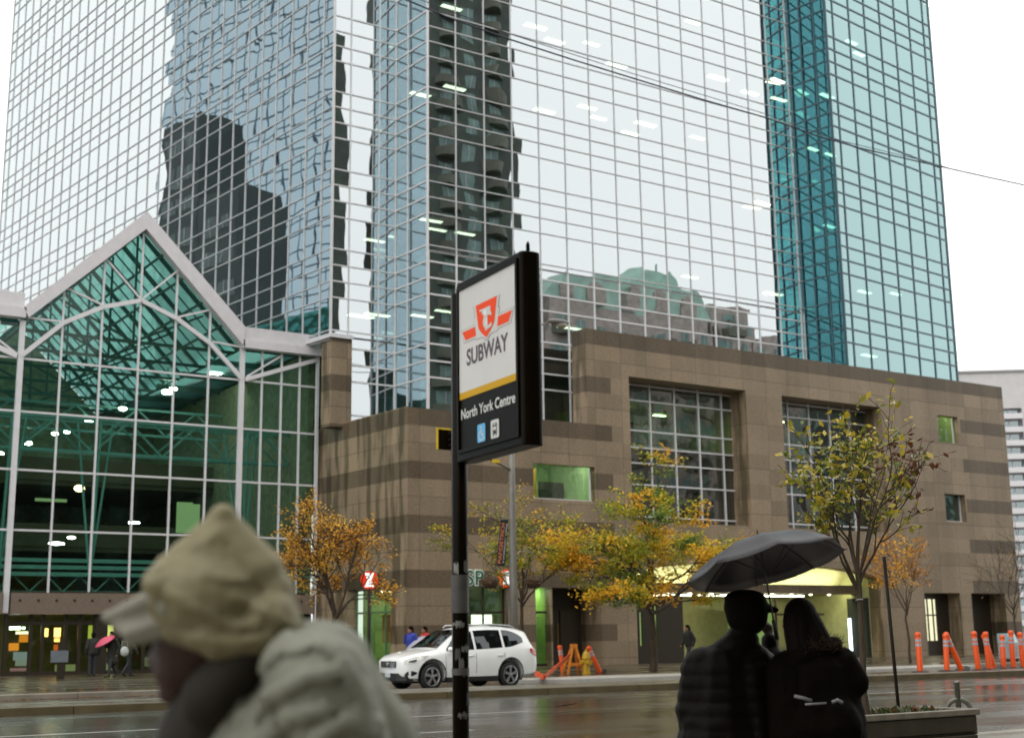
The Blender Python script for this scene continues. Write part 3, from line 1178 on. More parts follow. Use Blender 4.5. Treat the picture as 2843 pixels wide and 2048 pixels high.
# side shopfront with lit bank interior on the left flank
q = MB()
q.quad((fx(56.57) + .5, 56.57, .15), (fx(52.83) + .5, 52.83, .15), (fx(52.83) + .5, 52.83, 3.72), (fx(56.57) + .5, 56.57, 3.72))
win = q.build("shop_window", G_WIN, pod)
q = MB()
for y in (52.9, 54.0, 55.3, 56.5):
    q.box(fx(y) + .42, fx(y) + .49, y - .04, y + .04, .15, 3.72)
q.box(28.34, 28.65, 52.85, 56.53, 2.62, 2.7)
q.build("window_frame", paint("green_frame", (0.10, 0.17, 0.08), 0.4), win)
q = MB()
q.box(28.9, 30.9, 52.6, 56.9, .16, .2)
q.box(30.8, 30.9, 52.6, 56.9, .2, 3.7)
q.box(28.9, 30.8, 56.8, 56.9, .2, 3.7)
q.box(28.9, 30.8, 52.5, 52.6, .2, 3.7)
q.box(28.9, 30.9, 52.5, 56.9, 3.72, 3.8)
q.build("shop_interior", paint("bank_green", (0.22, 0.32, 0.10), 0.6), pod)
for y, lo, hi, c in ((53.3, 1.0, 2.9, (0.42, 0.06, 0.012)), (55.6, 1.3, 2.6, (0.50, 0.10, 0.015)), (54.7, .5, 1.3, (0.55, 0.36, 0.03))):
    q = MB()
    q.box(29.5, 29.56, y - .5, y + .5, lo, hi)
    q.build("poster", paint("poster_red", c, 0.5), pod)
q = MB()
q.box(29.5, 29.58, 54.3, 54.9, 1.5, 2.6)
q.build("lit_panel", glow("bank_panel", (0.85, 1.0, 0.75), 2.2), pod)
q = MB()
for y in (53.2, 54.4, 55.6):
    q.box(29.2, 30.4, y - .12, y + .12, 3.6, 3.66)
q.build("ceiling_light", M_LAMPW, pod)
worldify(pod)


def text_mesh(txt, size, name, m, parent=None, ext=0.0, spacing=1.0, off=0.0, aspect=1.0, align="LEFT"):
    cu = bpy.data.curves.new(name, "FONT")
    cu.body = txt
    cu.size = size
    cu.extrude = ext
    cu.offset = off
    cu.space_character = spacing
    cu.align_x = align
    o = bpy.data.objects.new(name, cu)
    COL.objects.link(o)
    dg = bpy.context.evaluated_depsgraph_get()
    me = bpy.data.meshes.new_from_object(o.evaluated_get(dg))
    bpy.data.objects.remove(o)
    bpy.data.curves.remove(cu)
    me.materials.clear()
    me.materials.append(m)
    if aspect != 1.0:
        for v in me.vertices:
            v.co.x *= aspect
    o = bpy.data.objects.new(name, me)
    COL.objects.link(o)
    o.parent = parent
    return o


# outlined shop letters on the granite
sp = thing("shop_sign", "pale outlined letters SP fixed to the granite wall above the dim shop window", "shop sign", (31.2, YG, 3.8))
for nm, off, m, y in (("letter_outline", 0.05, paint("sign_outline", (0.80, 0.90, 0.85), 0.4), -.05), ("letter_face", 0.008, paint("sign_green", (0.02, 0.10, 0.05), 0.4), -.075)):
    o = text_mesh("SP", 0.92, nm, m, sp, .02, 1.1, off)
    o.rotation_euler = (rad(90), 0, 0)
    o.location = (0, y, 0)

# ------------------------------------------------------------------ glazed atrium
atr = thing("glass_atrium", "glazed atrium hall with white gabled steel frame and green tinted glass", "building", (13.37, 59.57, 0))
YA = 59.57
CX0 = 18.58
col_x = [13.37, 15.1, 16.84, 18.58, 20.28, 21.95, 23.6]
gz = lambda x: 20.34 - abs(x - CX0) * (20.34 - 15.35) / 5.03
G_ATR = mirror_glass("atrium_glass", (0.8, 1.0, 0.95), (0.64, 0.80, 0.72), 0.018, 0.3, 0.01, 0.4)
gm = MB()
low = 3.62
outline_top = lambda x: gz(x) if 13.37 <= x <= 23.6 else 15.3
xs = [7.4, 8.4, 9.4, 10.4, 11.4, 12.4] + col_x + [24.65, 25.66, 26.62, 27.56]
zs = [low, 6.25, 8.84, 11.38, 13.72]
for a, b in zip(xs, xs[1:]):
    for lo, hi in zip(zs, zs[1:]):
        gm.quad((a, YA, lo), (b, YA, lo), (b, YA, hi), (a, YA, hi), rnd=random.random())
    ha = outline_top(a + .001)
    hb = outline_top(b - .001)
    gm.add([(a, YA, 13.72), (b, YA, 13.72), (b, YA, hb), (a, YA, ha)], [(0, 1, 2, 3)], 0, random.random())
gm.build("glazing", G_ATR, atr)
fr = MB()
for x in col_x:
    thick = x in (13.37, 23.6)
    w_ = 0.23 if thick else 0.082
    fr.box(x - w_ / 2, x + w_ / 2, YA - (.2 if thick else .12), YA - .01, 2.75 if thick else 3.6, (15.4 if thick else gz(x) + .05))
for x in (24.65, 25.66, 26.62, 27.54, 12.4, 11.4, 10.4, 9.4, 8.4):
    fr.box(x - .04, x + .04, YA - .12, YA - .01, 3.6, 15.3)
fr.box(27.5, 27.62, YA - .2, YA - .121, .15, 15.3)
for z in zs[1:]:
    fr.box(7.4, 27.6, YA - .1, YA - .012, z - .043, z + .043)
fr.build("mullions", M_WHITE, atr)
ar = MB()
pts = [(13.37, 13.8), (15.1, 15.5), (16.84, 16.45), (18.58, 16.98), (20.28, 16.33), (21.95, 15.32), (23.6, 13.75)]
for (xa, za), (xb, zb) in zip(pts, pts[1:]):
    ar.bar((xa, YA - .16, za), (xb, YA - .16, zb), .2, .12)
ar.bar((23.75, YA - .16, 13.75), (27.5, YA - .16, 15.1), .2, .12)
ar.bar((13.2, YA - .16, 13.8), (9.6, YA - .16, 15.1), .24, .12)
for a, b in (((16.9, 18.7), (18.5, 17.1)), ((15.2, 17.1), (16.8, 16.55)), ((20.25, 18.65), (18.66, 17.1)), ((21.9, 16.95), (20.32, 16.4)), ((22.1, 15.42), (23.5, 15.32)), ((13.5, 15.55), (15.0, 15.55)),
             ((23.83, 13.9), (25.6, 15.1)), ((13.1, 13.95), (11.4, 15.1))):
    ar.bar((a[0], YA - .13, a[1]), (b[0], YA - .13, b[1]), .085, .1)
ar.build("arched_truss", M_WHITE, atr)
fa = MB()
inn = [(13.55, 15.5), (18.58, 20.36), (23.6, 15.27)]
ou = [(13.3, 15.95), (18.58, 21.22), (23.55, 16.3)]
for i in range(2):
    fa.prism([inn[i], inn[i + 1], ou[i + 1], ou[i]], (0, YA - .45, 0), (1, 0, 0), (0, 0, 1), (0, 1, 0), .5)
fa.box(23.52, 27.62, YA - .45, YA + .05, 15.25, 15.64)
fa.box(23.45, 27.62, YA - .3, YA + .05, 15.645, 16.3)
fa.box(7.4, 13.42, YA - .45, YA + .05, 15.48, 15.93)
fa.box(7.4, 13.36, YA - .3, YA + .05, 15.935, 16.6)
fa.build("fascia", M_FASCIA, atr)
# gabled glass roof running back from the street, rafters and purlins
DEP = 24.0
M_ROOFG, t_, L_, N_ = newmat("roof_glass")
tr = N_("ShaderNodeBsdfTranslucent")
tr.inputs[0].default_value = (0.36, 0.70, 0.68, 1)
tp = N_("ShaderNodeBsdfTransparent")
tp.inputs[0].default_value = (0.33, 0.60, 0.59, 1)
mx = N_("ShaderNodeMixShader")
mx.inputs[0].default_value = 0.45
o_ = N_("ShaderNodeOutputMaterial")
L_(tr.outputs[0], mx.inputs[1])
L_(tp.outputs[0], mx.inputs[2])
L_(mx.outputs[0], o_.inputs[0])
rm = MB()
for xa, za, xb, zb in ((13.37, 15.6, 18.58, 20.75), (18.58, 20.75, 23.6, 15.6)):
    rm.quad((xa, YA + .1, za), (xb, YA + .1, zb), (xb, YA + DEP, zb), (xa, YA + DEP, za))
for xa, xb, z in ((7.4, 13.37, 15.8), (23.6, 27.6, 15.8)):
    rm.quad((xa, YA + .1, z), (xb, YA + .1, z), (xb, YA + DEP, z), (xa, YA + DEP, z))
rm.build("glass_roof", M_ROOFG, atr)
rr = MB()
y = YA + .8
k = 0
while y < YA + DEP:
    w_ = .22 if k % 2 == 0 else .07
    dp_ = .16 if k % 2 == 0 else .06
    rr.bar((13.37, y, 15.45), (18.58, y, 20.6), w_, dp_, (0, 0, 1))
    rr.bar((18.58, y, 20.6), (23.6, y, 15.45), w_, dp_, (0, 0, 1))
    if k % 3 == 0:
        rr.bar((7.4, y, 15.5), (13.37, y, 15.5), w_, .3, (0, 0, 1))
        rr.bar((23.6, y, 15.5), (27.6, y, 15.5), w_, .3, (0, 0, 1))
        rr.bar((13.5, y, 15.2), (23.5, y, 15.2), .14, .14, (0, 0, 1))
        rr.bar((18.58, y, 20.3), (18.58, y, 15.2), .1, .1, (0, 1, 0))
        for xx in (15.2, 21.9):
            rr.bar((18.58, y, 15.2), (xx, y, gz(xx) - .2), .1, .1, (0, 1, 0))
    y += 1.3
    k += 1
for f_ in (0, .2, .4, .6, .8, 1.0):
    for sx_ in (-1, 1):
        x_ = CX0 + sx_ * 5.1 * f_
        z_ = 20.42 - 5.1 * f_
        rr.bar((x_, YA + .2, z_), (x_, YA + DEP, z_), .09, .1, (0, 0, 1))
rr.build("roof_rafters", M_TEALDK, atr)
# interior: back wall with lit offices, galleries, teal space-frame, lamps
bw = MB()
bw.box(7.4, 27.6, YA + DEP, YA + DEP + .3, .15, 15.5)
bw.prism([(13.37, 15.5), (23.6, 15.5), (18.58, 20.6)], (0, YA + DEP, 0), (1, 0, 0), (0, 0, 1), (0, 1, 0), .3)
bw.box(27.3, 27.6, YA + .4, YA + DEP, .15, 15.5)
bw.box(7.1, 7.4, YA + .4, YA + DEP, .15, 15.5)
bw.build("inner_wall", paint("inner_wall", (0.17, 0.18, 0.11), 0.8, var=0.3), atr)
gl = MB()
for z in (6.7, 10.2):
    gl.box(7.5, 27.2, YA + 13, YA + DEP - .02, z - .45, z)
    gl.box(7.5, 27.2, YA + 12.9, YA + 12.98, z - .2, z + 1.0)
gl.build("galleries", M_INT, atr)
for px, py, wx, hz, yy in ((115, 1065, .9, 1.2, 20), (140, 1060, .7, 1.1, 23), (320, 1075, .5, 1.1, 23.5), (408, 1146, .45, .85, 12), (432, 1146, .25, .75, 12), (590, 880, 1.5, .9, 22), (505, 1080, .8, 1.2, 22)):
    p = at_t(px, py, YA + yy)
    q = MB()
    q.box(p.x - wx, p.x + wx, p.y - .05, p.y, p.z - hz, p.z + hz)
    q.build("lit_window", glow("inner_window", (0.48, 0.75, 0.32), 0.42), atr)
sf = MB()


def truss(xa, xb, y, z0, z1, n, w=.1):
    sf.bar((xa, y, z0), (xb, y, z0), w, w)
    sf.bar((xa, y, z1), (xb, y, z1), w, w)
    for i in range(n):
        a = xa + (xb - xa) * i / n
        b = xa + (xb - xa) * (i + .5) / n
        c = xa + (xb - xa) * (i + 1) / n
        sf.bar((a, y, z0), (b, y, z1), w * .7, w * .7)
        sf.bar((b, y, z1), (c, y, z0), w * .7, w * .7)


truss(7.5, 27.4, YA + 2.6, 10.15, 11.7, 6, .13)
truss(7.5, 27.4, YA + 4.2, 10.3, 11.8, 6, .1)
truss(7.5, 27.4, YA + 12, 12.6, 14.0, 6, .12)
truss(7.5, 27.4, YA + 1.1, 3.7, 4.4, 14, .07)
for z in (4.45, 4.75, 5.05):
    sf.bar((7.5, YA + .9, z), (27.4, YA + .9, z), .17, .12)
for xx in (17.6, 24.9, 13.6):
    sf.tube([(xx, YA + 2.6, 4.4), (xx + .2, YA + 2.6, 11.7)], .075, 6)
    sf.tube([(xx, YA + 2.6, 4.4), (xx + 1.0, YA + 3.4, 11.7)], .06, 6)
    sf.tube([(xx, YA + 2.6, 4.4), (xx - .5, YA + 4.0, 11.7)], .06, 6)
sf.build("space_frame", M_TEALST, atr)
for px, py, s_, yy in ((475, 829, .38, 9), (370, 868, .3, 9.5), (384, 861, .22, 10.5), (272, 905, .22, 11), (197, 930, .24, 12), (148, 956, .16, 13), (122, 960, .18, 13), (62, 981, .22, 14), (0, 1004, .2, 15),
                        (125, 1203, .4, 8), (158, 1190, .2, 8), (297, 1157, .3, 9)):
    p = at_t(px, py, YA + yy)
    q = MB()
    q.ell((0, 0, 0), (s_, s_ * .7, s_ * .45 if py < 1100 else .06), 12, 8)
    lo_ = q.build("hall_lamp", glow("hall_lamp", (0.95, 1.0, 0.82), 40.0), atr, True)
    lo_.location = p
    if py < 1000:
        q = MB()
        q.tube([(0, 0, s_ * .4), (0, 0, 3.5)], .02, 5)
        q.lathe((0, 0, s_ * .3), [(s_ * .5, 0), (s_ * .3, .25)], 10)
        lc = q.build("lamp_hanger", M_TEALDK, lo_)
p = at_t(176, 1081, YA + 7)
q = MB()
q.ell((0, 0, 0), (.26, .2, .16), 12, 8)
o = q.build("hall_lamp", glow("orange_lamp", (1.0, 0.72, 0.35), 13.0), atr, True)
o.location = p
# granite lintel with studs, doors under it
lb = MB()
lb.box(13.55, 27.5, YA - .35, YA + .3, 2.7, 3.6)
lb.box(7.4, 13.2, YA - .35, YA + .3, 2.7, 3.6)
ob = lb.build("granite_lintel", paint("lintel_stone", (0.175, 0.135, 0.105), 0.3, var=0.25, scale=30), atr)
sd = MB()
for k in range(18):
    x_ = 13.9 + k * .76
    sd.lathe((x_, YA - .352, 3.28), [(.06, 0), (.05, .03), (.0, .04)], 8, (0, -1, 0))
    sd.box(x_ - .3, x_ + .3, YA - .36, YA - .2, 3.602, 3.64)
sd.build("lintel_studs", M_DARKBR, ob)
db = MB()
for x_ in (13.48, 14.5, 15.0, 15.95, 16.55, 17.2, 18.2, 19.4, 20.6, 21.8, 23.0, 24.2, 25.4, 26.6, 27.4):
    db.box(x_ - .07, x_ + .07, YA - .05, YA + .1, .15, 2.69)
db.box(13.5, 27.4, YA - .045, YA + .095, 2.25, 2.4)
db.box(13.5, 27.4, YA - .04, YA + .09, .15, .3)
for x_ in (17.45, 22.5):
    db.box(x_ - .28, x_ + .28, YA - .15, YA + .25, .15, 2.69)
db.build("door_frames", M_DARKBR, atr)
dg_ = MB()
for a, b in zip([13.5, 15.0, 16.5, 18.2, 20.6, 23.0, 25.4], [15.0, 16.5, 18.2, 20.6, 23.0, 25.4, 27.4]):
    dg_.quad((a, YA + .02, .3), (b, YA + .02, .3), (b, YA + .02, 2.6), (a, YA + .02, 2.6), rnd=random.random())
dg_.build("door_glass", mirror_glass("door_glass", (0.9, 0.95, 0.9), (0.6, 0.66, 0.45), 0.015, 0.4, 0.01, 0.5), atr)
iw = MB()
iw.box(13.5, 27.4, YA + 5, YA + 5.1, .15, 3.6)
iw.build("concourse_wall", paint("concourse", (0.14, 0.14, 0.05), 0.6, var=0.4, scale=1.2), atr)
flr = MB()
flr.box(7.4, 27.4, YA - .0, YA + DEP, .12, .16)
flr.box(13.4, 27.4, YA + .4, YA + 6, 3.62, 3.69)
flr.build("hall_floor", M_PAVE, atr)
rg = random.Random(9)
for x_, z_, wx, hz, c, s_ in ((13.85, 2.15, .22, .07, (0.8, 1, 0.9), 8), (14.2, 2.15, .06, .05, (0.8, 1, .9), 8), (14.15, 1.95, .25, .06, (1, .95, .7), 2.5), (14.25, 1.7, .2, .16, (.8, .28, .03), 1.2), (13.85, 1.35, .2, .16, (.9, .33, .04), 1.2),
                          (14.15, .95, .3, .18, (.35, .45, .55), .7), (14.2, .65, .25, .12, (.35, .42, .42), .7), (14.1, .38, .35, .07, (.5, .28, .35), .6), (15.1, 1.95, .13, .18, (1, .58, .2), 5), (15.62, 1.95, .13, .2, (1, .58, .2), 5),
                          (15.62, 1.62, .11, .08, (1, .5, .16), 4), (15.6, 1.3, .1, .13, (.6, .13, .02), 1.2), (17.1, 1.85, .16, .4, (.5, .62, .1), 1.0), (17.75, 1.7, .3, .6, (.9, .95, .35), 1.3), (17.6, .9, .16, .55, (.75, .85, .4), .8), (16.1, .4, .5, .15, (.35, .42, .2), .6), (17.9, .5, .35, .3, (.4, .5, .3), .5), (20.0, .6, .6, .2, (.3, .4, .2), .5), (22.5, 1.2, .8, .7, (.5, .6, .2), .5), (25.5, 1.2, 1.0, .8, (.45, .6, .2), .6)):
    q = MB()
    q.box((x_ - wx) * 1.0335, (x_ + wx) * 1.0335, YA + 2.0, YA + 2.06, z_ - hz, z_ + hz)
    q.build("lit_display", glow("display", c, s_), atr)
worldify(atr)

# ------------------------------------------------------------------ pale balcony block at the far right
M_PALE = paint("pale_render", (0.52, 0.51, 0.52), 0.7, var=0.06, scale=.6)
M_PANE = mirror_glass("flat_pane", (0.8, 0.9, 0.95), (0.05, 0.08, 0.09), 0.25, 0.6, 0.02, 0.4)
fb = thing("apartment_block", "pale apartment block with stacked white balconies beyond the granite podium", "building", (246.0, 189.0, 0), rad(-38))
q = MB()
q.box(-40, 90, 1.6, 30, 0, 58.4)
q.box(-40, 90, 0.0, 1.59, 50.2, 58.4)
q.build("wall", M_PALE, fb)
q = MB()
q.box(-40.5, 90.5, -.4, 30.5, 58.42, 58.9)
q.build("roof", paint("roof_grey", (0.30, 0.30, 0.31), 0.6), fb)
for bay in range(5):
    a = -9.0 + bay * 11.0
    q = MB()
    q.box(a + 9.4, a + 10.9, -.3, 1.58, 0, 50.15)
    q.build("pier", M_PALE, fb)
    if bay > 2:
        continue
    for lev in range(16):
        z = 3.0 + lev * 3.0
        q = MB()
        q.quad((a, 1.55, z + .1), (a + 9.3, 1.55, z + .1), (a + 9.3, 1.55, z + 2.5), (a, 1.55, z + 2.5), rnd=lev * .06)
        wn = q.build("window", M_PANE, fb)
        q = MB()
        x = a
        while x < a + 9.3:
            q.box(x - .08, x + .08, 1.4, 1.54, z + .1, z + 2.5)
            x += 2.3
        q.build("window_frame", M_WHITE, wn)
        q = MB()
        q.box(a, a + 9.35, -.5, 1.39, z - .2, z + .05)
        q.box(a, a + 9.35, -.5, -.35, z + .06, z + 1.0)
        q.build("balcony", M_WHITE, fb)

# ------------------------------------------------------------------ buildings across the street, seen mirrored in the glass
M_BROWN = paint("brown_brick", (0.075, 0.092, 0.08), 0.8, var=0.2, scale=.8)
M_PINK = paint("pink_brick", (0.42, 0.36, 0.33), 0.8, var=0.25, scale=1.5)
M_COPPER = paint("copper_roof", (0.38, 0.58, 0.50), 0.5, var=0.2, scale=.8)
M_CONCB = paint("balcony_concrete", (0.14, 0.145, 0.115), 0.7, var=0.15)


def block(name, label, cat, x0, x1, y0, y1, h, face, wallm, fl=3.0, pitch=3.2, ww=1.6, wh=1.7, balc=True, roofm=None, winm=None, curved=False):
    """building whose detailed front faces +Y (face 1) or +X (face 2)"""
    r = thing(name, label, cat, ((x0 + x1) / 2, (y0 + y1) / 2, 0))
    b = MB()
    b.box(x0, x1, y0, y1, 0, h)
    b.build("wall", wallm, r)
    wn, fr_, bl = MB(), MB(), MB()
    L0, L1_ = (x0, x1) if face == 1 else (y0, y1)
    n = int((L1_ - L0) / pitch)
    mgn = ((L1_ - L0) - n * pitch) / 2
    z = 3.5
    while z + wh < h - .6:
        for i in range(n):
            c = L0 + mgn + (i + .5) * pitch
            if face == 1:
                wn.quad((c + ww / 2, y1 + .03, z), (c - ww / 2, y1 + .03, z), (c - ww / 2, y1 + .03, z + wh), (c + ww / 2, y1 + .03, z + wh), rnd=random.random())
                fr_.box(c - .04, c + .04, y1 + .032, y1 + .07, z, z + wh)
            else:
                wn.quad((x1 + .03, c - ww / 2, z), (x1 + .03, c + ww / 2, z), (x1 + .03, c + ww / 2, z + wh), (x1 + .03, c - ww / 2, z + wh), rnd=random.random())
                fr_.box(x1 + .032, x1 + .07, c - .04, c + .04, z, z + wh)
        if balc and face == 1:
            for i in range(n):
                if i % 3 == 1:
                    continue
                c = L0 + mgn + (i + .5) * pitch
                if curved:
                    pts = [(c - 1.5 + 3.0 * k / 8, y1 + .04 + 1.3 * math.sin(math.pi * k / 8)) for k in range(9)]
                    bl.prism(pts[::-1], (0, 0, z - .7), (1, 0, 0), (0, 1, 0), (0, 0, 1), 1.15)
                else:
                    bl.box(c - 1.4, c + 1.4, y1 + .04, y1 + 1.2, z - .6, z + .4)
        z += fl
    wo = wn.build("window", winm or M_PANE, r)
    fr_.build("window_frame", M_MULL_L, wo)
    if bl.v:
        bl.build("balcony", M_CONCB, r)
    if roofm:
        roofm(r, x0, x1, y0, y1, h)
    worldify(r)
    return r


def mansard(r, x0, x1, y0, y1, h):
    q = MB()
    hh = 3.6
    q.prism([(x0 - .4, h), (x1 + .4, h), (x1 - 2.2, h + hh), (x0 + 2.2, h + hh)], (0, y0, 0), (1, 0, 0), (0, 0, 1), (0, 1, 0), y1 - y0)
    m_ = (x0 + x1) / 2
    m_ = x0 + (x1 - x0) * .72
    q.prism([(m_ - 3.6, h + hh), (m_ + 3.6, h + hh), (m_ + 2.6, h + hh + 2.8), (m_ - 2.6, h + hh + 2.8)], (0, y0 + 2, 0), (1, 0, 0), (0, 0, 1), (0, 1, 0), y1 - y0 - 4)
    q.box(m_ - .15, m_ + .15, y1 - 3, y1 - 2.7, h + hh + 2.8, h + hh + 4.2)
    q.build("roof", M_COPPER, r)
    d = MB()
    x = x0 + 2
    while x < x1 - 2:
        d.prism([(x, h + .2), (x + 1.8, h + .2), (x + 1.8, h + 2.3), (x + .9, h + 2.9), (x, h + 2.3)], (0, y1 - 1.6, 0), (1, 0, 0), (0, 0, 1), (0, 1, 0), 1.9)
        x += 4.6
    d.build("dormer", M_PINK, r)


M_MPANE = paint("matt_pane", (0.17, 0.27, 0.25), 0.5, var=0.35, scale=.7)
M_DPANE = paint("dark_pane", (0.075, 0.12, 0.12), 0.5, var=0.3, scale=.7)
GRM = "buildings mirrored in the towers"
block("apartment_tower", "very tall brown tower with rounded balconies, mirrored as the dark strip in silver glass", "apartment tower", 73.0, 85.6, -28, -20, 128, 1, M_BROWN, 3.0, 3.4, 1.7, 1.9, True, None, M_MPANE, True)
block("apartment_tower", "second brown tower, mirrored only as the thin ragged line beside the tower corner", "apartment tower", 45.0, 65.2, -40, -20, 72, 1, M_BROWN, 3.0, 3.4, 1.7, 1.9, True, None, M_MPANE, True)
block("apartment_building", "long brick block under green copper roof and cupola, mirrored low in silver glass", "building", 86.5, 112.0, -34, -15, 40.5, 1, M_PINK, 3.0, 3.1, 1.5, 1.6, True, mansard, M_MPANE, True)
block("apartment_building", "plain brick block without a green roof, mirrored low at the silver glass's right end", "building", 112.5, 119.0, -34, -15, 43.0, 1, M_PINK, 3.0, 3.1, 1.5, 1.6, True, None, M_MPANE)
block("apartment_building", "low brick block at the very end of the row mirrored in the silver glass", "building", 119.3, 124.5, -34, -15, 39.2, 1, M_PINK, 3.0, 2.5, 1.3, 1.6, False, None, M_MPANE)
block("brick_building", "low brown brick building beyond the brick row, mirrored only in the podium window", "building", 124.8, 152.0, -34, -15, 31.0, 1, M_BROWN, 3.0, 3.1, 1.5, 1.6, False, None, M_MPANE)
block("office_block", "higher dark office block mirrored in the left face of the silver tower", "office block", -16.0, -10.0, 124.0, 131, 57.5, 2, paint("dark_cladding", (0.024, 0.042, 0.045), 0.6, var=0.2), 3.6, 3.0, 2.6, 1.7, False, None, M_DPANE)
block("office_block", "lower dark office block, the step down mirrored beside the higher dark one", "office block", -16.0, -10.0, 116.5, 123.9, 47.5, 2, paint("dark_cladding_low", (0.024, 0.042, 0.045), 0.6, var=0.2), 3.6, 3.0, 2.6, 1.7, False, None, M_DPANE)
block("brick_building", "brown brick building across the street, faintly mirrored in the atrium doors", "building", -30.0, 44.0, -40, -17, 30, 1, M_BROWN, 3.2, 3.4, 1.7, 1.8, False, None, M_MPANE)
bt = thing("glass_tower", "pale blue glass tower with dark grid, mirrored in the silver tower's left face", "office tower", (-40, 140, 0))
M_BLUEG = mirror_glass("blue_glass_panel", (0.70, 0.88, 1.0), (0.0, 0.0, 0.0), 0.50, 0.62, 0.0)
q = MB()
q.box(-75, -40, 96, 178, 0, 190)
q.build("glass_wall", M_BLUEG, bt)
q = MB()
y = 96.0
while y < 178:
    q.box(-39.99, -39.95, y - .07, y + .07, 0, 190)
    y += 2.8
z = 3.0
while z < 190:
    q.box(-39.985, -39.945, 96, 178, z - .075, z + .075)
    z += 2.4 if int(z) % 3 else 1.4
q.build("mullion_grid", paint("navy_frame", (0.05, 0.10, 0.14), 0.5), bt)
worldify(bt)

# ------------------------------------------------------------------ overhead cables
M_CABLE = paint("cable", (0.02, 0.03, 0.05), 0.5)
for lab, pts, r_ in (("thick dark overhead cable sagging across the glass towers", ((700, -70), (880, -8), (1000, 42), (1130, 88), (1270, 133), (1400, 173), (1560, 222), (1700, 262), (1800, 298), (1900, 327), (2000, 350), (2100, 373), (2180, 391), (2268, 410), (2400, 438)), .026),
                     ("thinner overhead cable running just above the thick one", ((700, -85), (880, -20), (1130, 76), (1400, 163), (1700, 254), (1850, 309), (1950, 333), (2050, 357), (2105, 373), (2190, 392), (2268, 409), (2400, 437)), .013)):
    q = MB()
    q.tube([at_t(x, y, 33.0 if r_ > .018 else 33.4) for x, y in pts], r_, 6)
    tag(q.build("overhead_cable", M_CABLE, None, True), lab, "cable", "overhead cables")

# ------------------------------------------------------------------ subway pylon
P_FAR = at_d(1003, 800, 8.4)
dS = at_d(-502, 1353, 1.0) - CAM
dS.z = 0
dS.normalize()
dS = -dS                                  # from the far post towards the near edge
nS = V((dS.y, -dS.x, 0))
if nS.dot(CAM - P_FAR) < 0:
    nS = -nS


def on_sign(x, y):
    d = ray(x * S, y * S)
    k = (P_FAR - CAM).dot(nS) / d.dot(nS)
    p = CAM + d * k
    return (p - V((P_FAR.x, P_FAR.y, 0))).dot(dS), p.z


u0, _ = on_sign(1003, 830)
u1, _ = on_sign(1152, 775)
zt = (on_sign(1003, 630)[1] + on_sign(1150, 560)[1]) / 2
zb = (on_sign(1006, 1026)[1] + on_sign(1158, 985)[1]) / 2
SW_ = u1 - u0
TH = 0.066
SB = V((P_FAR.x, P_FAR.y, 0)) + dS * u0 - nS * TH
pyl = thing("subway_sign", "black double sided subway pylon with white panel, yellow stripe and tape scarred post", "street sign", (SB.x, SB.y, 0.14), math.atan2(dS.y, dS.x))
# local frame: x along the sign, -y or +y out of the visible face
sgn = 1.0 if V((-math.sin(pyl.rotation_euler.z), math.cos(pyl.rotation_euler.z), 0)).dot(nS) > 0 else -1.0
PXO = -.046
ZB, ZTOP = zb - .14, zt - .14
M_SIGNB = paint("sign_black", (0.005, 0.003, 0.001), 0.3, var=0.25, scale=6, bump=0.04, spec=0.06)
pm = MB()
w0, w1 = 0.0, SW_ + .012
body = []
for i in range(7):
    a = -math.pi / 2 + math.pi * i / 6
    body.append((w1 + .03 * math.cos(a), TH * math.sin(a)))
body += [(w0 + .07, TH), (w0, TH * .6), (w0, -TH * .6), (w0 + .07, -TH)]
pm.prism(body, (0, 0, ZB), (1, 0, 0), (0, 1, 0), (0, 0, 1), ZTOP - ZB)
o = pm.build("sign_cabinet", M_SIGNB, pyl)
bevel(o, .018, 3)
q = MB()
q.lathe((w1 - .02, 0, ZTOP), [(.012, -.01), (.012, .05), (.004, .07)], 8)
q.build("roof_stud", M_SIGNB, o)
q = MB()
q.tube([(PXO, 0, -.1), (PXO, 0, ZTOP - .04)], .05, 20)
post = q.build("post", M_SIGNB, pyl, True)
rg = random.Random(5)
M_TORN = leaf_mat("torn_paper", [(0.0, (0.20, 0.19, 0.17)), (0.5, (0.05, 0.05, 0.05)), (0.8, (0.38, 0.37, 0.34)), (1.0, (0.10, 0.10, 0.11))])
for k in range(34):
    tp = MB()
    rn_ = rg.random()
    zc = rg.choice((rg.uniform(0.15, 1.75), rg.uniform(.9, 1.72)))
    a0 = rg.uniform(0, 6.28)
    wd, hh = rg.uniform(.25, 1.3), rg.uniform(.015, .075)
    rr_ = .0515 + k * .00006
    n_ = 6
    for i in range(n_):
        b0, b1 = a0 + wd * i / n_, a0 + wd * (i + 1) / n_
        j0, j1 = rg.uniform(-.012, .012), rg.uniform(-.012, .012)
        tp.quad((PXO + rr_ * math.cos(b0), rr_ * math.sin(b0), zc + j0), (PXO + rr_ * math.cos(b1), rr_ * math.sin(b1), zc + j1),
                (PXO + rr_ * math.cos(b1), rr_ * math.sin(b1), zc + hh + j1), (PXO + rr_ * math.cos(b0), rr_ * math.sin(b0), zc + hh - j0), rnd=rn_)
    tp.build("torn_tape", M_TORN, post)
q = MB()
q.tube([(PXO, 0, 1.42), (PXO, 0, 1.98 - .33)], .0545, 20)
M_GTAPE = paint("grey_tape", (0.055, 0.05, 0.045), 0.5, var=.3, scale=9)
q.build("grey_band", M_GTAPE, post)
q = MB()
q.tube([(PXO, 0, 1.05), (PXO, 0, 1.09)], .0535, 20)
q.build("grey_band", M_GTAPE, post)


def face_pt(x, y):
    u_, z_ = on_sign(x, y)
    return u_ - u0, z_ - .14


FY = TH + .002


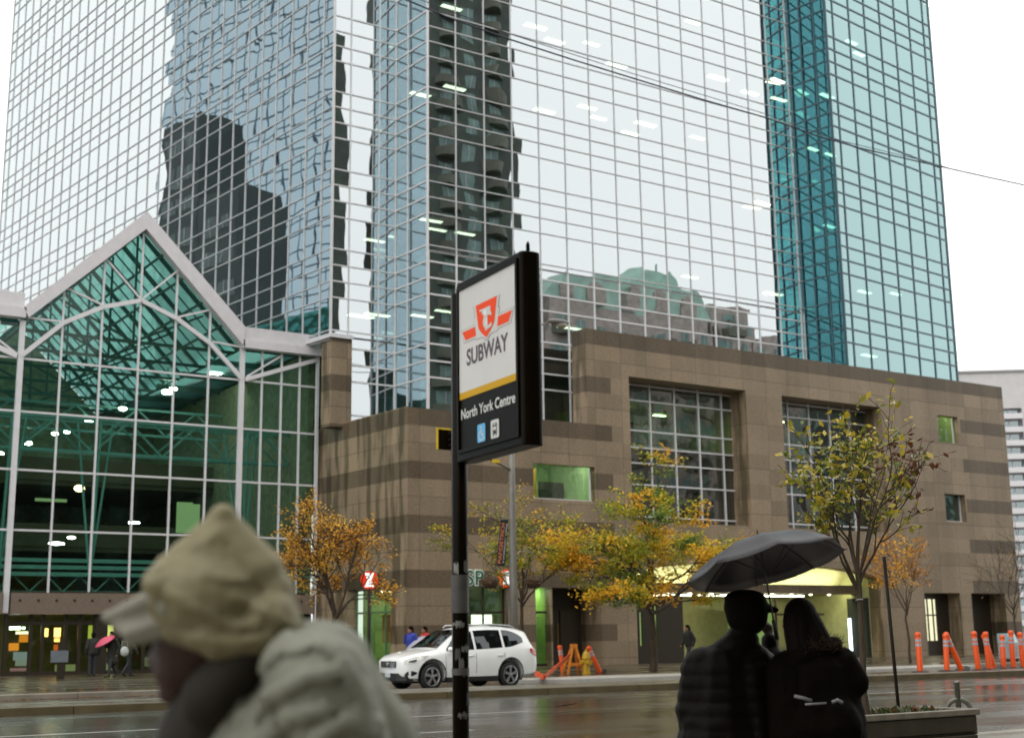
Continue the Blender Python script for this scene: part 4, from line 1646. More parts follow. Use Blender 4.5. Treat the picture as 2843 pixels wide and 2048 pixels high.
def fpoly(mb, pts, lift=0.0, raw=False):
    p = [q if raw else face_pt(*q) for q in pts]
    vs = [(a, sgn * (FY + lift), b) for a, b in p]
    f = list(range(len(vs)))
    mb.add(vs, [tuple(f) if sgn < 0 else tuple(f[::-1])])


uL, uR = face_pt(1018, 760)[0], face_pt(1145, 720)[0]
zW = (face_pt(1017, 645)[1] + face_pt(1143, 583)[1]) / 2
zY1 = (face_pt(1019, 868)[1] + face_pt(1147, 829)[1]) / 2
zY0 = (face_pt(1019, 883)[1] + face_pt(1147, 845)[1]) / 2
q = MB()
fpoly(q, [(uL, zY1), (uR, zY1), (uR, zW), (uL, zW)], 0, True)
q.build("white_panel", paint("sign_white", (0.62, 0.61, 0.60), 0.35, var=0.03, spec=0.12), pyl)
q = MB()
fpoly(q, [(uL, zY0), (uR, zY0), (uR, zY1), (uL, zY1)], .0005, True)
q.build("yellow_stripe", paint("sign_yellow", (0.58, 0.32, 0.004), 0.35, var=0.03, spec=0.12), pyl)
q = MB()
fw = .022
for a, b, lo, hi in ((uL - fw, uL, ZB + .05, zW + fw), (uR, uR + fw, ZB + .05, zW + fw), (uL, uR, zW, zW + fw), (uL, uR, ZB + .05, ZB + .07)):
    q.box(a, b, min(sgn * (TH - .001), sgn * (TH + .012)), max(sgn * (TH - .001), sgn * (TH + .012)), lo, hi)
q.build("face_frame", M_SIGNB, pyl)
# emblem: winged shield
M_SRED = paint("sign_red", (0.86, 0.065, 0.004), 0.35, var=0.03, spec=0.12)
M_SWHITE = paint("emblem_white", (0.60, 0.60, 0.58), 0.35, var=0.02, spec=0.12)
M_SLINE = paint("emblem_outline", (0.22, 0.20, 0.20), 0.4)
ec = (uL + uR) / 2
PW = uR - uL
Zs0 = (face_pt(1057, 675)[1] + face_pt(1105, 655)[1]) / 2         # shield top
Zs1 = face_pt(1075, 749)[1]                                          # shield foot
HS = Zs0 - Zs1


def shield(k, kh=1.0):
    hw = PW * .185 * k
    pts = [(ec - hw * 1.02, Zs0 + (kh - 1) * .02), (ec + hw * 1.02, Zs0 + (kh - 1) * .02)]
    top = Zs0 + (kh - 1) * .02
    for i in range(9):
        a = i / 8
        x_ = hw * (1.02 - .34 * a - .0 * a)
        if i:
            pts.append((ec + x_ * (1 if a < .8 else 1 - (a - .8) * 2.2), top - HS * kh * (.86 * a)))
    pts.append((ec, top - HS * kh))
    L_ = [(2 * ec - x_, z_) for x_, z_ in pts[2:-1]][::-1]
    return pts + L_


def wing(g):
    zc_ = Zs0 - HS * .70
    h_ = HS * .15 + g
    hw = PW * .445 + g * 1.6
    return [(ec - hw, zc_ + h_), (ec + hw, zc_ + h_), (ec + hw - PW * .06, zc_ - h_), (ec - hw + PW * .06, zc_ - h_)]


def step(g):
    hw = PW * .215 + g
    zt_, zb_ = Zs0 - HS * .36 + g, Zs0 - HS * .9 - g
    return [(ec - hw, zt_), (ec + hw, zt_), (ec + hw * .82, zb_), (ec - hw * .82, zb_)]


q = MB()
fpoly(q, wing(.011), .0010, True)
fpoly(q, step(.011), .0012, True)
fpoly(q, shield(1.24, 1.10), .0014, True)
q.build("emblem_outline", M_SLINE, pyl)
q = MB()
fpoly(q, wing(.008), .0018, True)
fpoly(q, step(.008), .0020, True)
fpoly(q, shield(1.19, 1.075), .0022, True)
q.build("emblem_border", M_SWHITE, pyl)
q = MB()
w_ = wing(-.004)
gap = PW * .20
fpoly(q, [w_[0], (ec - gap, w_[0][1]), (ec - gap + .012, w_[3][1]), w_[3]], .0028, True)
fpoly(q, [(ec + gap, w_[0][1]), w_[1], w_[2], (ec + gap - .012, w_[3][1])], .0028, True)
fpoly(q, shield(1.0), .0030, True)
q.build("emblem_red", M_SRED, pyl)


def flat_text(txt, size, name, m, u_c, z_base, width, lift, height=None, off=0.0, par=None):
    o = text_mesh(txt, size, name, m, par or pyl, 0, 1.0, off)
    xsn = [v.co.x for v in o.data.vertices]
    ysn = [v.co.y for v in o.data.vertices]
    sx_ = width / (max(xsn) - min(xsn))
    sy_ = (height / (max(ysn) - min(ysn))) if height else sx_
    y0_ = min(ysn) if height else 0
    mid = (max(xsn) + min(xsn)) / 2
    for v in o.data.vertices:
        v.co = V((u_c + (v.co.x - mid) * sx_ * (1 if sgn < 0 else 1), sgn * (FY + lift), z_base + (v.co.y - y0_) * sy_))
    return o


# reading direction on the visible face: left end of the text is the far post
zS = (face_pt(1036, 806)[1] + face_pt(1123, 781)[1]) / 2
flat_text("SUBWAY", .1, "subway_lettering", paint("lettering_dark", (0.05, 0.025, 0.035), 0.4), ec, zS, PW * .72, .002, HS * .47, .0022)
zN = (face_pt(1026, 924)[1] + face_pt(1140, 898)[1]) / 2
flat_text("North York Centre", .1, "station_lettering", paint("lettering_white", (0.62, 0.62, 0.60), 0.4), ec, zN, PW * .93, .002, HS * .29, .002)
# monogram on the shield
t1 = flat_text("T", .1, "monogram", M_SWHITE, ec, Zs0 - HS * .80, PW * .15, .004, HS * .60, .004)
t2 = flat_text("T", .1, "monogram", M_SWHITE, ec - PW * .02, Zs0 - HS * .45, PW * .19, .0044, HS * .27, .002)
t3 = flat_text("C", .1, "monogram", M_SWHITE, ec + PW * .02, Zs0 - HS * .78, PW * .15, .0048, HS * .46, .003)
# pictograms
zi0 = (face_pt(1058, 981)[1] + face_pt(1085, 973)[1]) / 2
zi1 = (face_pt(1057, 941)[1] + face_pt(1085, 933)[1]) / 2
hi_ = zi1 - zi0
for xc, colr, nm in ((face_pt(1067, 958)[0], (0.09, 0.42, 0.75), "access_pictogram"), (face_pt(1097, 950)[0], (0.60, 0.60, 0.58), "bus_pictogram")):
    q = MB()
    r_ = .012
    hw = hi_ * .47
    pts = []
    for cx_, cz_, a0 in ((xc + hw - r_, zi1 - r_, 0), (xc - hw + r_, zi1 - r_, 90), (xc - hw + r_, zi0 + r_, 180), (xc + hw - r_, zi0 + r_, 270)):
        for i in range(5):
            a = rad(a0 + 22.5 * i)
            pts.append((cx_ + r_ * math.cos(a), cz_ + r_ * math.sin(a)))
    fpoly(q, pts[::-1], .001, True)
    ic = q.build(nm, paint(nm, colr, 0.35, var=.02), pyl)
    q = MB()
    zc_ = (zi0 + zi1) / 2
    if nm[0] == "a":
        hd = [(xc - .004 + .0085 * math.cos(rad(30 * i)), zc_ + hi_ * .32 + .0085 * math.sin(rad(30 * i))) for i in range(12)]
        fpoly(q, hd[::-1], .002, True)

        def strok(pts, w):
            for (xa, za), (xb, zb_) in zip(pts, pts[1:]):
                d = V((xb - xa, zb_ - za)).normalized() * w
                n_ = V((-d.y, d.x))
                fpoly(q, [(xa + n_.x, za + n_.y), (xb + n_.x, zb_ + n_.y), (xb - n_.x, zb_ - n_.y), (xa - n_.x, za - n_.y)], .002, True)
        strok([(xc - .004, zc_ + hi_ * .22), (xc - .002, zc_ - hi_ * .08), (xc + .022, zc_ - hi_ * .08), (xc + .03, zc_ - hi_ * .33), (xc + .04, zc_ - hi_ * .30)], .005)
        strok([(xc - .004, zc_ + hi_ * .10), (xc + .018, zc_ + hi_ * .10)], .004)
        strok([(xc + .000 + .03 * math.cos(rad(120 + 28 * i)), zc_ - hi_ * .14 + .03 * math.sin(rad(120 + 28 * i))) for i in range(8)], .004)
        q.build("pictogram_mark", M_SWHITE, ic)
    else:
        fpoly(q, [(xc - .026, zc_ + .034), (xc + .026, zc_ + .034), (xc + .028, zc_ - .03), (xc - .028, zc_ - .03)][::-1], .002, True)
        fpoly(q, [(xc - .022, zc_ - .031), (xc - .012, zc_ - .031), (xc - .012, zc_ - .042), (xc - .022, zc_ - .042)][::-1], .002, True)
        fpoly(q, [(xc + .012, zc_ - .031), (xc + .022, zc_ - .031), (xc + .022, zc_ - .042), (xc + .012, zc_ - .042)][::-1], .002, True)
        q.build("pictogram_mark", M_SIGNB, ic)
        q = MB()
        fpoly(q, [(xc - .02, zc_ + .014), (xc + .02, zc_ + .014), (xc + .022, zc_ - .008), (xc - .022, zc_ - .008)][::-1], .003, True)
        fpoly(q, [(xc - .016, zc_ + .030), (xc + .016, zc_ + .030), (xc + .016, zc_ + .022), (xc - .016, zc_ + .022)][::-1], .003, True)
        fpoly(q, [(xc - .022, zc_ - .016), (xc - .012, zc_ - .016), (xc - .012, zc_ - .023), (xc - .022, zc_ - .023)][::-1], .003, True)
        fpoly(q, [(xc + .012, zc_ - .016), (xc + .022, zc_ - .016), (xc + .022, zc_ - .023), (xc + .012, zc_ - .023)][::-1], .003, True)
        q.build("pictogram_window", M_SWHITE, ic)

# ------------------------------------------------------------------ white car
M_CARW = paint("white_car_paint", (0.80, 0.80, 0.80), 0.22, var=0.02, spec=0.5, coat=0.6)
M_CARG = mirror_glass("car_glass", (0.85, 0.9, 0.95), (0.03, 0.032, 0.03), 0.05, 0.28, 0.0)
M_PLAST = paint("black_plastic", (0.012, 0.011, 0.01), 0.5)
M_TYRE = paint("tyre_rubber", (0.012, 0.011, 0.010), 0.7, bump=.2)
M_ALLOY = paint("alloy", (0.45, 0.45, 0.46), 0.3, metal=0.7, var=.05)
M_CHROME = paint("chrome", (0.6, 0.6, 0.62), 0.15, metal=1.0, var=.03)
M_LENS = paint("clear_lens", (0.55, 0.54, 0.50), 0.08, var=.1, coat=1.0)
M_REDL = paint("red_lens", (0.45, 0.02, 0.012), 0.15, coat=1.0)

ST = [  # x, zbot, zbelt, ztop, half width low, half width roof
    (-2.32, .42, .74, .80, .60, .40), (-2.26, .34, .80, .87, .72, .52), (-2.10, .27, .86, .93, .84, .64), (-1.80, .25, .92, 1.00, .92, .72), (-1.50, .25, .955, 1.05, .94, .76), (-1.22, .25, .98, 1.09, .945, .78),
    (-.95, .25, 1.0, 1.27, .945, .72), (-.65, .25, 1.01, 1.47, .945, .66), (-.32, .25, 1.03, 1.62, .945, .63), (.1, .25, 1.04, 1.69, .945, .63), (.6, .25, 1.06, 1.71, .945, .63), (1.2, .25, 1.09, 1.695, .945, .62),
    (1.7, .26, 1.12, 1.65, .935, .61), (2.0, .28, 1.13, 1.58, .92, .60), (2.12, .30, 1.10, 1.36, .90, .62), (2.24, .34, 1.04, 1.12, .86, .66), (2.32, .44, .88, .94, .78, .60)]


def cst(x):
    for a, b in zip(ST, ST[1:]):
        if a[0] <= x <= b[0]:
            u_ = (x - a[0]) / (b[0] - a[0])
            return [a[i] + (b[i] - a[i]) * u_ for i in range(6)]
    return list(ST[0] if x < ST[0][0] else ST[-1])


def car_half(s):
    x, zb_, zl, zt_, w_, wr = s
    hgt = zl - zb_
    return [(0, zb_), (w_ * .86, zb_), (w_ * .975, zb_ + hgt * .12), (w_ * 1.0, zb_ + hgt * .35), (w_ * 1.008, zb_ + hgt * .66), (w_ * .985, zb_ + hgt * .9), (w_ * .955, zl),
            (wr + (w_ * .955 - wr) * .45, zl + (zt_ - zl) * .55), (wr + .03, zl + (zt_ - zl) * .86), (wr - .1, zt_ - .012), (wr * .5, zt_ + .008), (0, zt_ + .014)]


def side_y(x, z):
    p = car_half(cst(x))
    for (ya, za), (yb, zb_) in zip(p[1:], p[2:]):
        if za <= z <= zb_ or (zb_ < za and zb_ <= z <= za):
            return ya + (yb - ya) * ((z - za) / (zb_ - za) if abs(zb_ - za) > 1e-6 else 0)
    return p[6][0]


WX = (-1.42, 1.28)
WR = .365


def fixn(o):
    bm = bmesh.new()
    bm.from_mesh(o.data)
    bmesh.ops.remove_doubles(bm, verts=bm.verts, dist=1e-5)
    bmesh.ops.recalc_face_normals(bm, faces=bm.faces)
    bm.to_mesh(o.data)
    bm.free()


def build_car():
    car = thing("car", "white estate SUV facing left, standing in the far lane half behind the sign post", "car", ((19.56 + 22.46) / 2 - .25, 33.75 + .97, 0.0), 0)
    car.scale = (0.985, 1.05, 1.045)
    b = MB()
    n = 0
    prev = None
    xs_ = []
    for a, c in zip(ST, ST[1:]):
        k = 2
        for i in range(k):
            xs_.append(a[0] + (c[0] - a[0]) * i / k)
    xs_.append(ST[-1][0])
    vs, fs = [], []
    for x in xs_:
        h = car_half(cst(x))
        ring = [(x, -y, z) for y, z in h] + [(x, y, z) for y, z in h[-2:0:-1]]
        vs += ring
    m = len(ring)
    for i in range(len(xs_) - 1):
        for k in range(m):
            fs.append((i * m + k, (i + 1) * m + k, (i + 1) * m + (k + 1) % m, i * m + (k + 1) % m))
    fs.append(tuple(range(m)))
    fs.append(tuple((len(xs_) - 1) * m + k for k in range(m - 1, -1, -1)))
    b.add(vs, fs)
    body = b.build("body", M_CARW, car)
    fixn(body)
    cut = MB()
    for wx in WX:
        for sy in (-1, 1):
            cut.lathe((wx, sy * .62, WR + .02), [(.435, 0), (.435, .5)], 36, (0, sy, 0))
    co_ = cut.build("cutter", M_PLAST)
    fixn(co_)
    co_.location = car.location
    co_.scale = car.scale
    bpy.context.view_layer.update()
    md = body.modifiers.new("b", "BOOLEAN")
    md.operation = "DIFFERENCE"
    md.object = co_
    md.solver = "EXACT"
    apply_mods(body)
    bpy.data.objects.remove(co_)
    smooth_by_angle(body, 32)
    # wheel wells and underbody
    q = MB()
    q.box(-1.9, 1.9, -.6, .6, .2, .62)
    q.box(-.95, .82, -.9, .9, .2, .262)
    q.build("underbody", M_PLAST, car)
    # arch trims, sill
    q = MB()
    for wx in WX:
        for sy in (-1, 1):
            pts = []
            for i in range(15):
                a = rad(-14 + 208 * i / 14)
                px, pz = wx + .45 * math.cos(a), WR + .02 + .45 * math.sin(a)
                pts.append((px, sy * (side_y(px, max(pz, .3)) + .002), pz))
            q.tube(pts, .018, 5)
    for sy in (-1, 1):
        q.bar((-.95, sy * .925, .29), (.82, sy * .925, .29), .05, .1, (0, 0, 1))
    q.build("arch_trim", M_PLAST, car)
    # side glass
    for sy in (-1, 1):
        for x0, x1, lo, hi in ((-.92, .02, .03, 1), (.10, 1.02, .03, 1), (1.10, 1.80, .05, 1)):
            g_ = MB()
            N_ = 10
            for i in range(N_):
                xa, xb = x0 + (x1 - x0) * i / N_, x0 + (x1 - x0) * (i + 1) / N_
                cols = []
                for x in (xa, xb):
                    s = cst(x)
                    z0_ = s[2] + .035
                    z1_ = s[2] + (s[3] - s[2]) * .84
                    if x0 > 1:
                        z0_ += .10 * max(0, (x - 1.2) / .6) ** 1.5
                        z1_ -= .16 * max(0, (x - 1.25) / .55) ** 2
                    if x0 < -.5:
                        z1_ = min(z1_, s[2] + .06 + (x + .95) * .95)
                    z1_ = max(z1_, z0_ + .01)
                    col = []
                    for k in range(4):
                        z = z0_ + (z1_ - z0_) * k / 3
                        col.append((x, sy * (side_y(x, z) + .009), z))
                    cols.append(col)
                for k in range(3):
                    p = [cols[0][k], cols[1][k], cols[1][k + 1], cols[0][k + 1]]
                    g_.quad(*(p if sy < 0 else p[::-1]))
            g_.build("side_window", M_CARG, car, True)
    for nm, xa, xb, m_ in (("windscreen", -1.16, -.36, M_CARG), ("rear_window", 2.01, 2.2, M_CARG)):
        g_ = MB()
        N_ = 8
        for i in range(N_):
            a, c = xa + (xb - xa) * i / N_, xa + (xb - xa) * (i + 1) / N_
            sa, sb_ = cst(a), cst(c)
            for k in range(8):
                u0_, u1_ = -1 + k / 4, -1 + (k + 1) / 4
                P = []
                for s, u_ in ((sa, u0_), (sb_, u0_), (sb_, u1_), (sa, u1_)):
                    w_ = s[5] - .03
                    P.append((s[0] + (0.01 if xa > 0 else -.006), u_ * w_, s[3] + .022 - .018 * u_ * u_))
                g_.quad(*P[::-1])
        g_.build(nm, m_, car, True)
    # roof rails
    for sy in (-1, 1):
        q = MB()
        q.tube([(-.15, sy * .56, 1.69), (-.05, sy * .57, 1.745), (.8, sy * .57, 1.76), (1.5, sy * .56, 1.72), (1.65, sy * .55, 1.66)], .017, 6)
        q.build("roof_rail", M_ALLOY, car)
    # door seams, handles, side rubbing strip
    q = MB()
    for x in (-.98, .06, 1.06):
        for sy in (-1, 1):
            pts = [(x + (.12 * max(0, (.62 - z)) if x > .9 else 0), sy * (side_y(x, z) + .001), z) for z in (.33, .5, .7, .85, .97)]
            q.tube(pts, .006, 4)
    q.build("door_seam", M_PLAST, car)
    for sy in (-1, 1):
        for x in (-.12, .9):
            q = MB()
            q.tube([(x - .1, sy * (side_y(x, .9) + .012), .895), (x, sy * (side_y(x, .9) + .03), .9), (x + .1, sy * (side_y(x, .9) + .012), .905)], .014, 6)
            q.build("door_handle", M_CARW, car, True)
        q = MB()
        q.ell((-.86, sy * 1.02, 1.08), (.10, .09, .075), 12, 8)
        q.build("wing_mirror", M_CARW, car, True)

    def patch(pts, m_, nm, lift=.013):
        for sy in (-1, 1):
            g_ = MB()
            top = pts[0]
            bot = pts[1]
            for i in range(len(top) - 1):
                P = []
                for x, z in (bot[i], bot[i + 1], top[i + 1], top[i]):
                    P.append((x, sy * (side_y(x, z) + lift), z))
                g_.quad(*(P if sy < 0 else P[::-1]))
            g_.build(nm, m_, car, True)

    patch([[(-2.24, .80), (-2.1, .865), (-1.9, .905), (-1.7, .925), (-1.55, .93)], [(-2.24, .70), (-2.1, .71), (-1.9, .75), (-1.7, .84), (-1.55, .915)]], M_LENS, "headlight")
    patch([[(-2.14, .79), (-2.02, .82), (-1.92, .83)], [(-2.14, .74), (-2.02, .75), (-1.92, .78)]], M_CHROME, "headlight_reflector", .017)
    patch([[(1.98, 1.07), (2.08, 1.08), (2.2, 1.03), (2.27, .95)], [(1.98, .99), (2.08, .92), (2.2, .86), (2.27, .84)]], M_REDL, "tail_light")
    patch([[(-2.2, .50), (-2.05, .53), (-1.92, .49)], [(-2.2, .43), (-2.05, .40), (-1.92, .45)]], M_PLAST, "fog_recess")
    # front: grille, lower bumper, plate
    q = MB()
    q.box(-2.345, -2.30, -.42, .42, .62, .79)
    q.build("grille", M_PLAST, car)
    q = MB()
    for k in range(4):
        q.tube([(-2.33, -.44, .635 + k * .047), (-2.362, -.2, .64 + k * .047), (-2.366, .2, .64 + k * .047), (-2.33, .44, .635 + k * .047)], .011, 6)
    q.lathe((-2.362, 0, .715), [(.055, 0), (.05, .02), (0, .022)], 14, (-1, 0, 0))
    q.build("grille_bar", M_CHROME, car)
    q = MB()
    q.prism([(-2.36, -.5), (-2.36, .5), (-2.2, .78), (-2.0, .82), (-2.0, -.82), (-2.2, -.78)][::-1], (0, 0, .27), (1, 0, 0), (0, 1, 0), (0, 0, 1), .2)
    o_ = q.build("front_bumper", M_PLAST, car)
    q = MB()
    q.box(-2.372, -2.36, -.15, .15, .36, .47)
    q.build("number_plate", paint("plate", (0.5, 0.53, 0.55), 0.4), o_)
    q = MB()
    q.prism([(2.1, -.84), (2.36, -.6), (2.36, .6), (2.1, .84)], (0, 0, .32), (1, 0, 0), (0, 1, 0), (0, 0, 1), .2)
    q.build("rear_bumper", M_PLAST, car)
    # wheels
    for wx in WX:
        for sy in (-1, 1):
            c = (wx, sy * .80, WR)
            q = MB()
            prof = [(.20, -.10), (.24, -.115), (.33, -.115), (.358, -.085), (.366, -.03), (.366, .03), (.358, .085), (.33, .112), (.255, .112), (.24, .09), (.235, -.09)]
            q.lathe(c, prof, 36, (0, sy, 0), 0, False)
            wl = q.build("wheel", M_TYRE, car, True)
            smooth_by_angle(wl, 45)
            q = MB()
            ax = V((0, sy, 0))
            c2_ = V(c) + ax * .07
            q.lathe(c2_, [(.245, .028), (.252, .045), (.238, .05), (.225, .03), (.225, -.05)], 36, ax, 0, False)
            for k in range(5):
                for dlt in (-.13, .13):
                    a = rad(72 * k + 18) + dlt
                    e = V((math.cos(a), 0, math.sin(a)))
                    i_ = V((math.cos(a - dlt * .75), 0, math.sin(a - dlt * .75)))
                    q.bar(c2_ + i_ * .05 + ax * .045, c2_ + e * .238 + ax * .035, .034, .02, (0, sy, 0))
            q.lathe(c2_, [(.062, .02), (.06, .055), (.03, .062), (0, .063)], 18, ax)
            q.build("rim", M_ALLOY, wl)
            q = MB()
            q.lathe(c2_, [(.16, -.055), (.16, -.03), (.0, -.03)], 24, ax)
            q.build("brake_disc", paint("brake", (0.05, 0.05, 0.05), 0.5, metal=.5), wl)
    return car


build_car()

# ------------------------------------------------------------------ lamp post with banner, baskets and signal
LPx = at_t(1137, 1300, 38.6)
lp = thing("lamp_post", "grey concrete lamp post with curved arm and cobra head behind the pylon", "lamp post", (LPx.x, 38.6, .15))
q = MB()
hd = at_t(1232, 714, 38.6) - V((LPx.x, 38.6, .15))
q.tube([(0, 0, 0), (0, 0, 3), (0, 0, 6), (0, 0, hd.z - 1.9)], [.155, .14, .115, .085], 14)
q.build("post", M_POLE, lp, True)
q = MB()
az = hd.z - 1.9
q.tube([(0, 0, az - .3), (.12, 0, az + .5), (.5, 0, az + 1.25), (1.1, 0, az + 1.65), (hd.x - .35, 0, hd.z - .05)], [.05, .048, .043, .038, .034], 8)
q.build("arm", M_POLE, lp, True)
q = MB()
q.ell((hd.x + .1, 0, hd.z + .03), (.48, .17, .12), 16, 9)
head = q.build("lamp_head", paint("lamp_grey", (0.17, 0.16, 0.15), 0.4), lp, True)
q = MB()
q.ell((hd.x + .22, 0, hd.z - .05), (.25, .15, .15), 14, 8)
q.build("lamp_glass", paint("lamp_lens", (0.36, 0.32, 0.27), 0.15, coat=.6), head, True)
# traffic signal on a mast arm
sg = thing("traffic_signal", "black traffic signal with yellow edged backboard on a mast arm beside the pylon", "traffic signal", (LPx.x, 38.6 - .2, .15))
a0, b0 = at_t(967, 950, 38.2), at_t(1015, 998, 38.2)
ox = V((LPx.x, 38.4, .15))
q = MB()
q.tube([(0, .2, at_t(1130, 1040, 38.4).z - .15), (-.5, .1, at_t(1100, 1026, 38.4).z - .15), (a0.x - ox.x + .5, -.05, (a0.z + b0.z) / 2 - .1)], .05, 8)
q.build("mast_arm", M_POLE, sg, True)
q = MB()
x0_, x1_, z0_, z1_ = a0.x - ox.x, b0.x - ox.x + .25, b0.z - .15, a0.z - .15
q.box(x0_ + .05, x1_ - .05, -.22, -.18, z0_ + .0, z1_)
bb = q.build("backboard", M_SIGNB, sg)
M_SIGY = paint("signal_yellow", (0.62, 0.42, 0.01), 0.4)
q = MB()
q.box(x0_, x0_ + .05, -.23, -.17, z0_, z1_ + .05)
q.box(x1_ - .05, x1_, -.23, -.17, z0_, z1_ + .05)
q.box(x0_ + .051, x1_ - .051, -.23, -.17, z1_ + .002, z1_ + .05)
q.build("yellow_edge", M_SIGY, bb)
q = MB()
for k in range(3):
    zz_ = z0_ + (z1_ - z0_) * (.2 + .3 * k)
    q.tube([((x0_ + x1_) / 2, -.24, zz_), ((x0_ + x1_) / 2, -.48, zz_ - .02)], .1, 12, False)
q.build("visor", M_SIGNB, sg)
q = MB()
for k in range(3):
    zz_ = z0_ + (z1_ - z0_) * (.2 + .3 * k)
    q.lathe(((x0_ + x1_) / 2, -.225, zz_), [(.095, 0), (.06, .03), (0, .04)], 14, (0, -1, 0))
q.build("signal_lens", paint("lens_dark", (0.03, 0.02, 0.02), 0.2), sg)
q = MB()
p_ = at_t(1098, 1021, 38.3) - ox
q.box(p_.x - .14, p_.x + .16, -.12, -.08, p_.z - .05, p_.z + .06)
q.build("yellow_plate", M_SIGY, sg)
# banner
bn = thing("street_banner", "black lamp post banner lettered PIAF/DIETRICH in orange, tilted beside the post", "banner", (LPx.x, 38.6, .15))
t0, t1_, t2_, t3_ = [at_t(x, y, 38.5) - V((LPx.x, 38.6, .15)) for x, y in ((1100, 1253), (1118, 1253), (1126, 1150), (1110, 1150))]
q = MB()
dpt = V((0, .025, 0))
vs = [t0, t1_, t2_, t3_]
q.add([v for v in vs] + [v + dpt for v in vs], [(0, 1, 2, 3), (7, 6, 5, 4), (0, 4, 5, 1), (1, 5, 6, 2), (2, 6, 7, 3), (3, 7, 4, 0)])
q.build("banner_cloth", paint("banner_black", (0.012, 0.010, 0.01), 0.6), bn)
q = MB()
q.tube([t3_ + V((-.02, .012, 0)), V((0, 0, t3_.z + .05))], .015, 6)
q.tube([t0 + V((-.02, .012, 0)), V((0, 0, t0.z + .05))], .015, 6)
q.build("banner_bracket", M_POLE, bn)
up_ = (t3_ - t0)
rt = (t1_ - t0)
for txt, f0, f1, m_, l0, l1 in (("PIAF/DIETRICH", .07, .52, paint("banner_orange", (0.75, 0.22, 0.10), 0.6, var=.05), .06, .92), ("A LEGENDARY AFFAIR", .66, .84, paint("banner_white", (0.6, 0.6, 0.6), 0.6), .06, .92)):
    o = text_mesh(txt, .3, "banner_lettering", m_, bn)
    xsn = [v.co.x for v in o.data.vertices]
    ysn = [v.co.y for v in o.data.vertices]
    for v in o.data.vertices:
        a = (v.co.x - min(xsn)) / (max(xsn) - min(xsn))
        c = (v.co.y - min(ysn)) / (max(ysn) - min(ysn))
        v.co = t0 + up_ * (l0 + (l1 - l0) * a) + rt * (f1 + (f0 - f1) * c) + V((0, -.006, 0))
# hanging baskets
for px, lab in ((1086, "brown hanging flower basket to the left of the grey lamp post"), (1182, "brown hanging flower basket to the right of the grey lamp post")):
    c = at_t(px, 1285, 38.6)
    hb = thing("hanging_basket", lab, "flower basket", (c.x, 38.6, c.z), 0, "hanging baskets on the lamp post")
    q = MB()
    q.lathe((0, 0, -.26), [(.16, 0), (.25, .1), (.29, .26), (.27, .27), (.0, .24)], 16)
    q.build("basket", paint("coir", (0.055, 0.030, 0.014), 0.9, var=.4, scale=20, bump=.5), hb, True)
    q = MB()
    for k in range(3):
        a = rad(120 * k + 20)
        q.tube([(.27 * math.cos(a), .27 * math.sin(a), 0), (0, 0, .95)], .008, 4)
    sx_ = LPx.x - c.x
    q.tube([(0, 0, .95), (sx_ * .6, 0, 1.0), (sx_, 0, .8)], .018, 6)
    q.build("chain", M_POLE, hb)
    q = MB()
    rg = random.Random(px)
    for k in range(420):
        a, r_ = rg.uniform(0, 6.28), .33 * math.sqrt(rg.random())
        p = V((r_ * math.cos(a), r_ * math.sin(a), rg.uniform(-.12, .22 - r_ * .4)))
        d = V((rg.gauss(0, 1), rg.gauss(0, 1), rg.gauss(0, 1))).normalized()
        e = d.orthogonal().normalized()
        s = rg.uniform(.02, .045)
        q.quad(p - d * s, p - e * s * .6, p + d * s, p + e * s * .6, rnd=rg.random())
    q.build("flowers", leaf_mat("basket_plants", [(0, (0.05, 0.03, 0.012)), (.5, (0.12, 0.05, 0.015)), (.8, (0.06, 0.07, 0.02)), (1, (0.22, 0.09, 0.03))]), hb)

# ------------------------------------------------------------------ round bank signs
M_BRED = glow("sign_glow_red", (0.85, 0.045, 0.012), 1.0)
M_BWHT = glow("sign_glow_white", (1.0, 1.0, 0.97), 1.6)
for px, py, tt, pole, lab in ((818, 1284, 41.0, True, "round lit red sign with white hourglass mark on a dark pole by the orange tree"),
                              (1122, 1280, 47.5, True, "round lit red sign with white hourglass mark partly behind the lamp post and basket")):
    c = at_t(px, py, tt)
    bs = thing("bank_sign", lab, "sign", (c.x, tt, .15), 0, "round lit bank signs")
    z = c.z - .15
    r_ = 19 * S * (c - CAM).length / FPX
    fv = V((CAM.x - c.x, CAM.y - c.y, 0)).normalized()
    rv = V((-fv.y, fv.x, 0))
    q = MB()
    q.lathe(V((0, 0, z)) - fv * .08, [(r_, 0), (r_ * 1.02, .03), (r_ * 1.02, .14), (r_, .16)], 28, fv)
    dsk = q.build("sign_disc", M_BRED, bs, True)
    smooth_by_angle(dsk, 40)
    q = MB()
    hw, hh = r_ * .52, r_ * .78
    o3 = V((0, 0, z)) + fv * .085
    pts = [(-hw, -hh), (hw, -hh), (hw * .42, 0), (hw, hh), (-hw, hh), (-hw * .42, 0)]
    q.prism(pts, o3, rv, (0, 0, 1), fv, .015)
    q.build("hourglass_mark", M_BWHT, bs)
    q = MB()
    q.tube([(0, 0, 0), (0, 0, z - r_ * .6)], .055, 10)
    q.build("pole", M_DARKBR, bs, True)

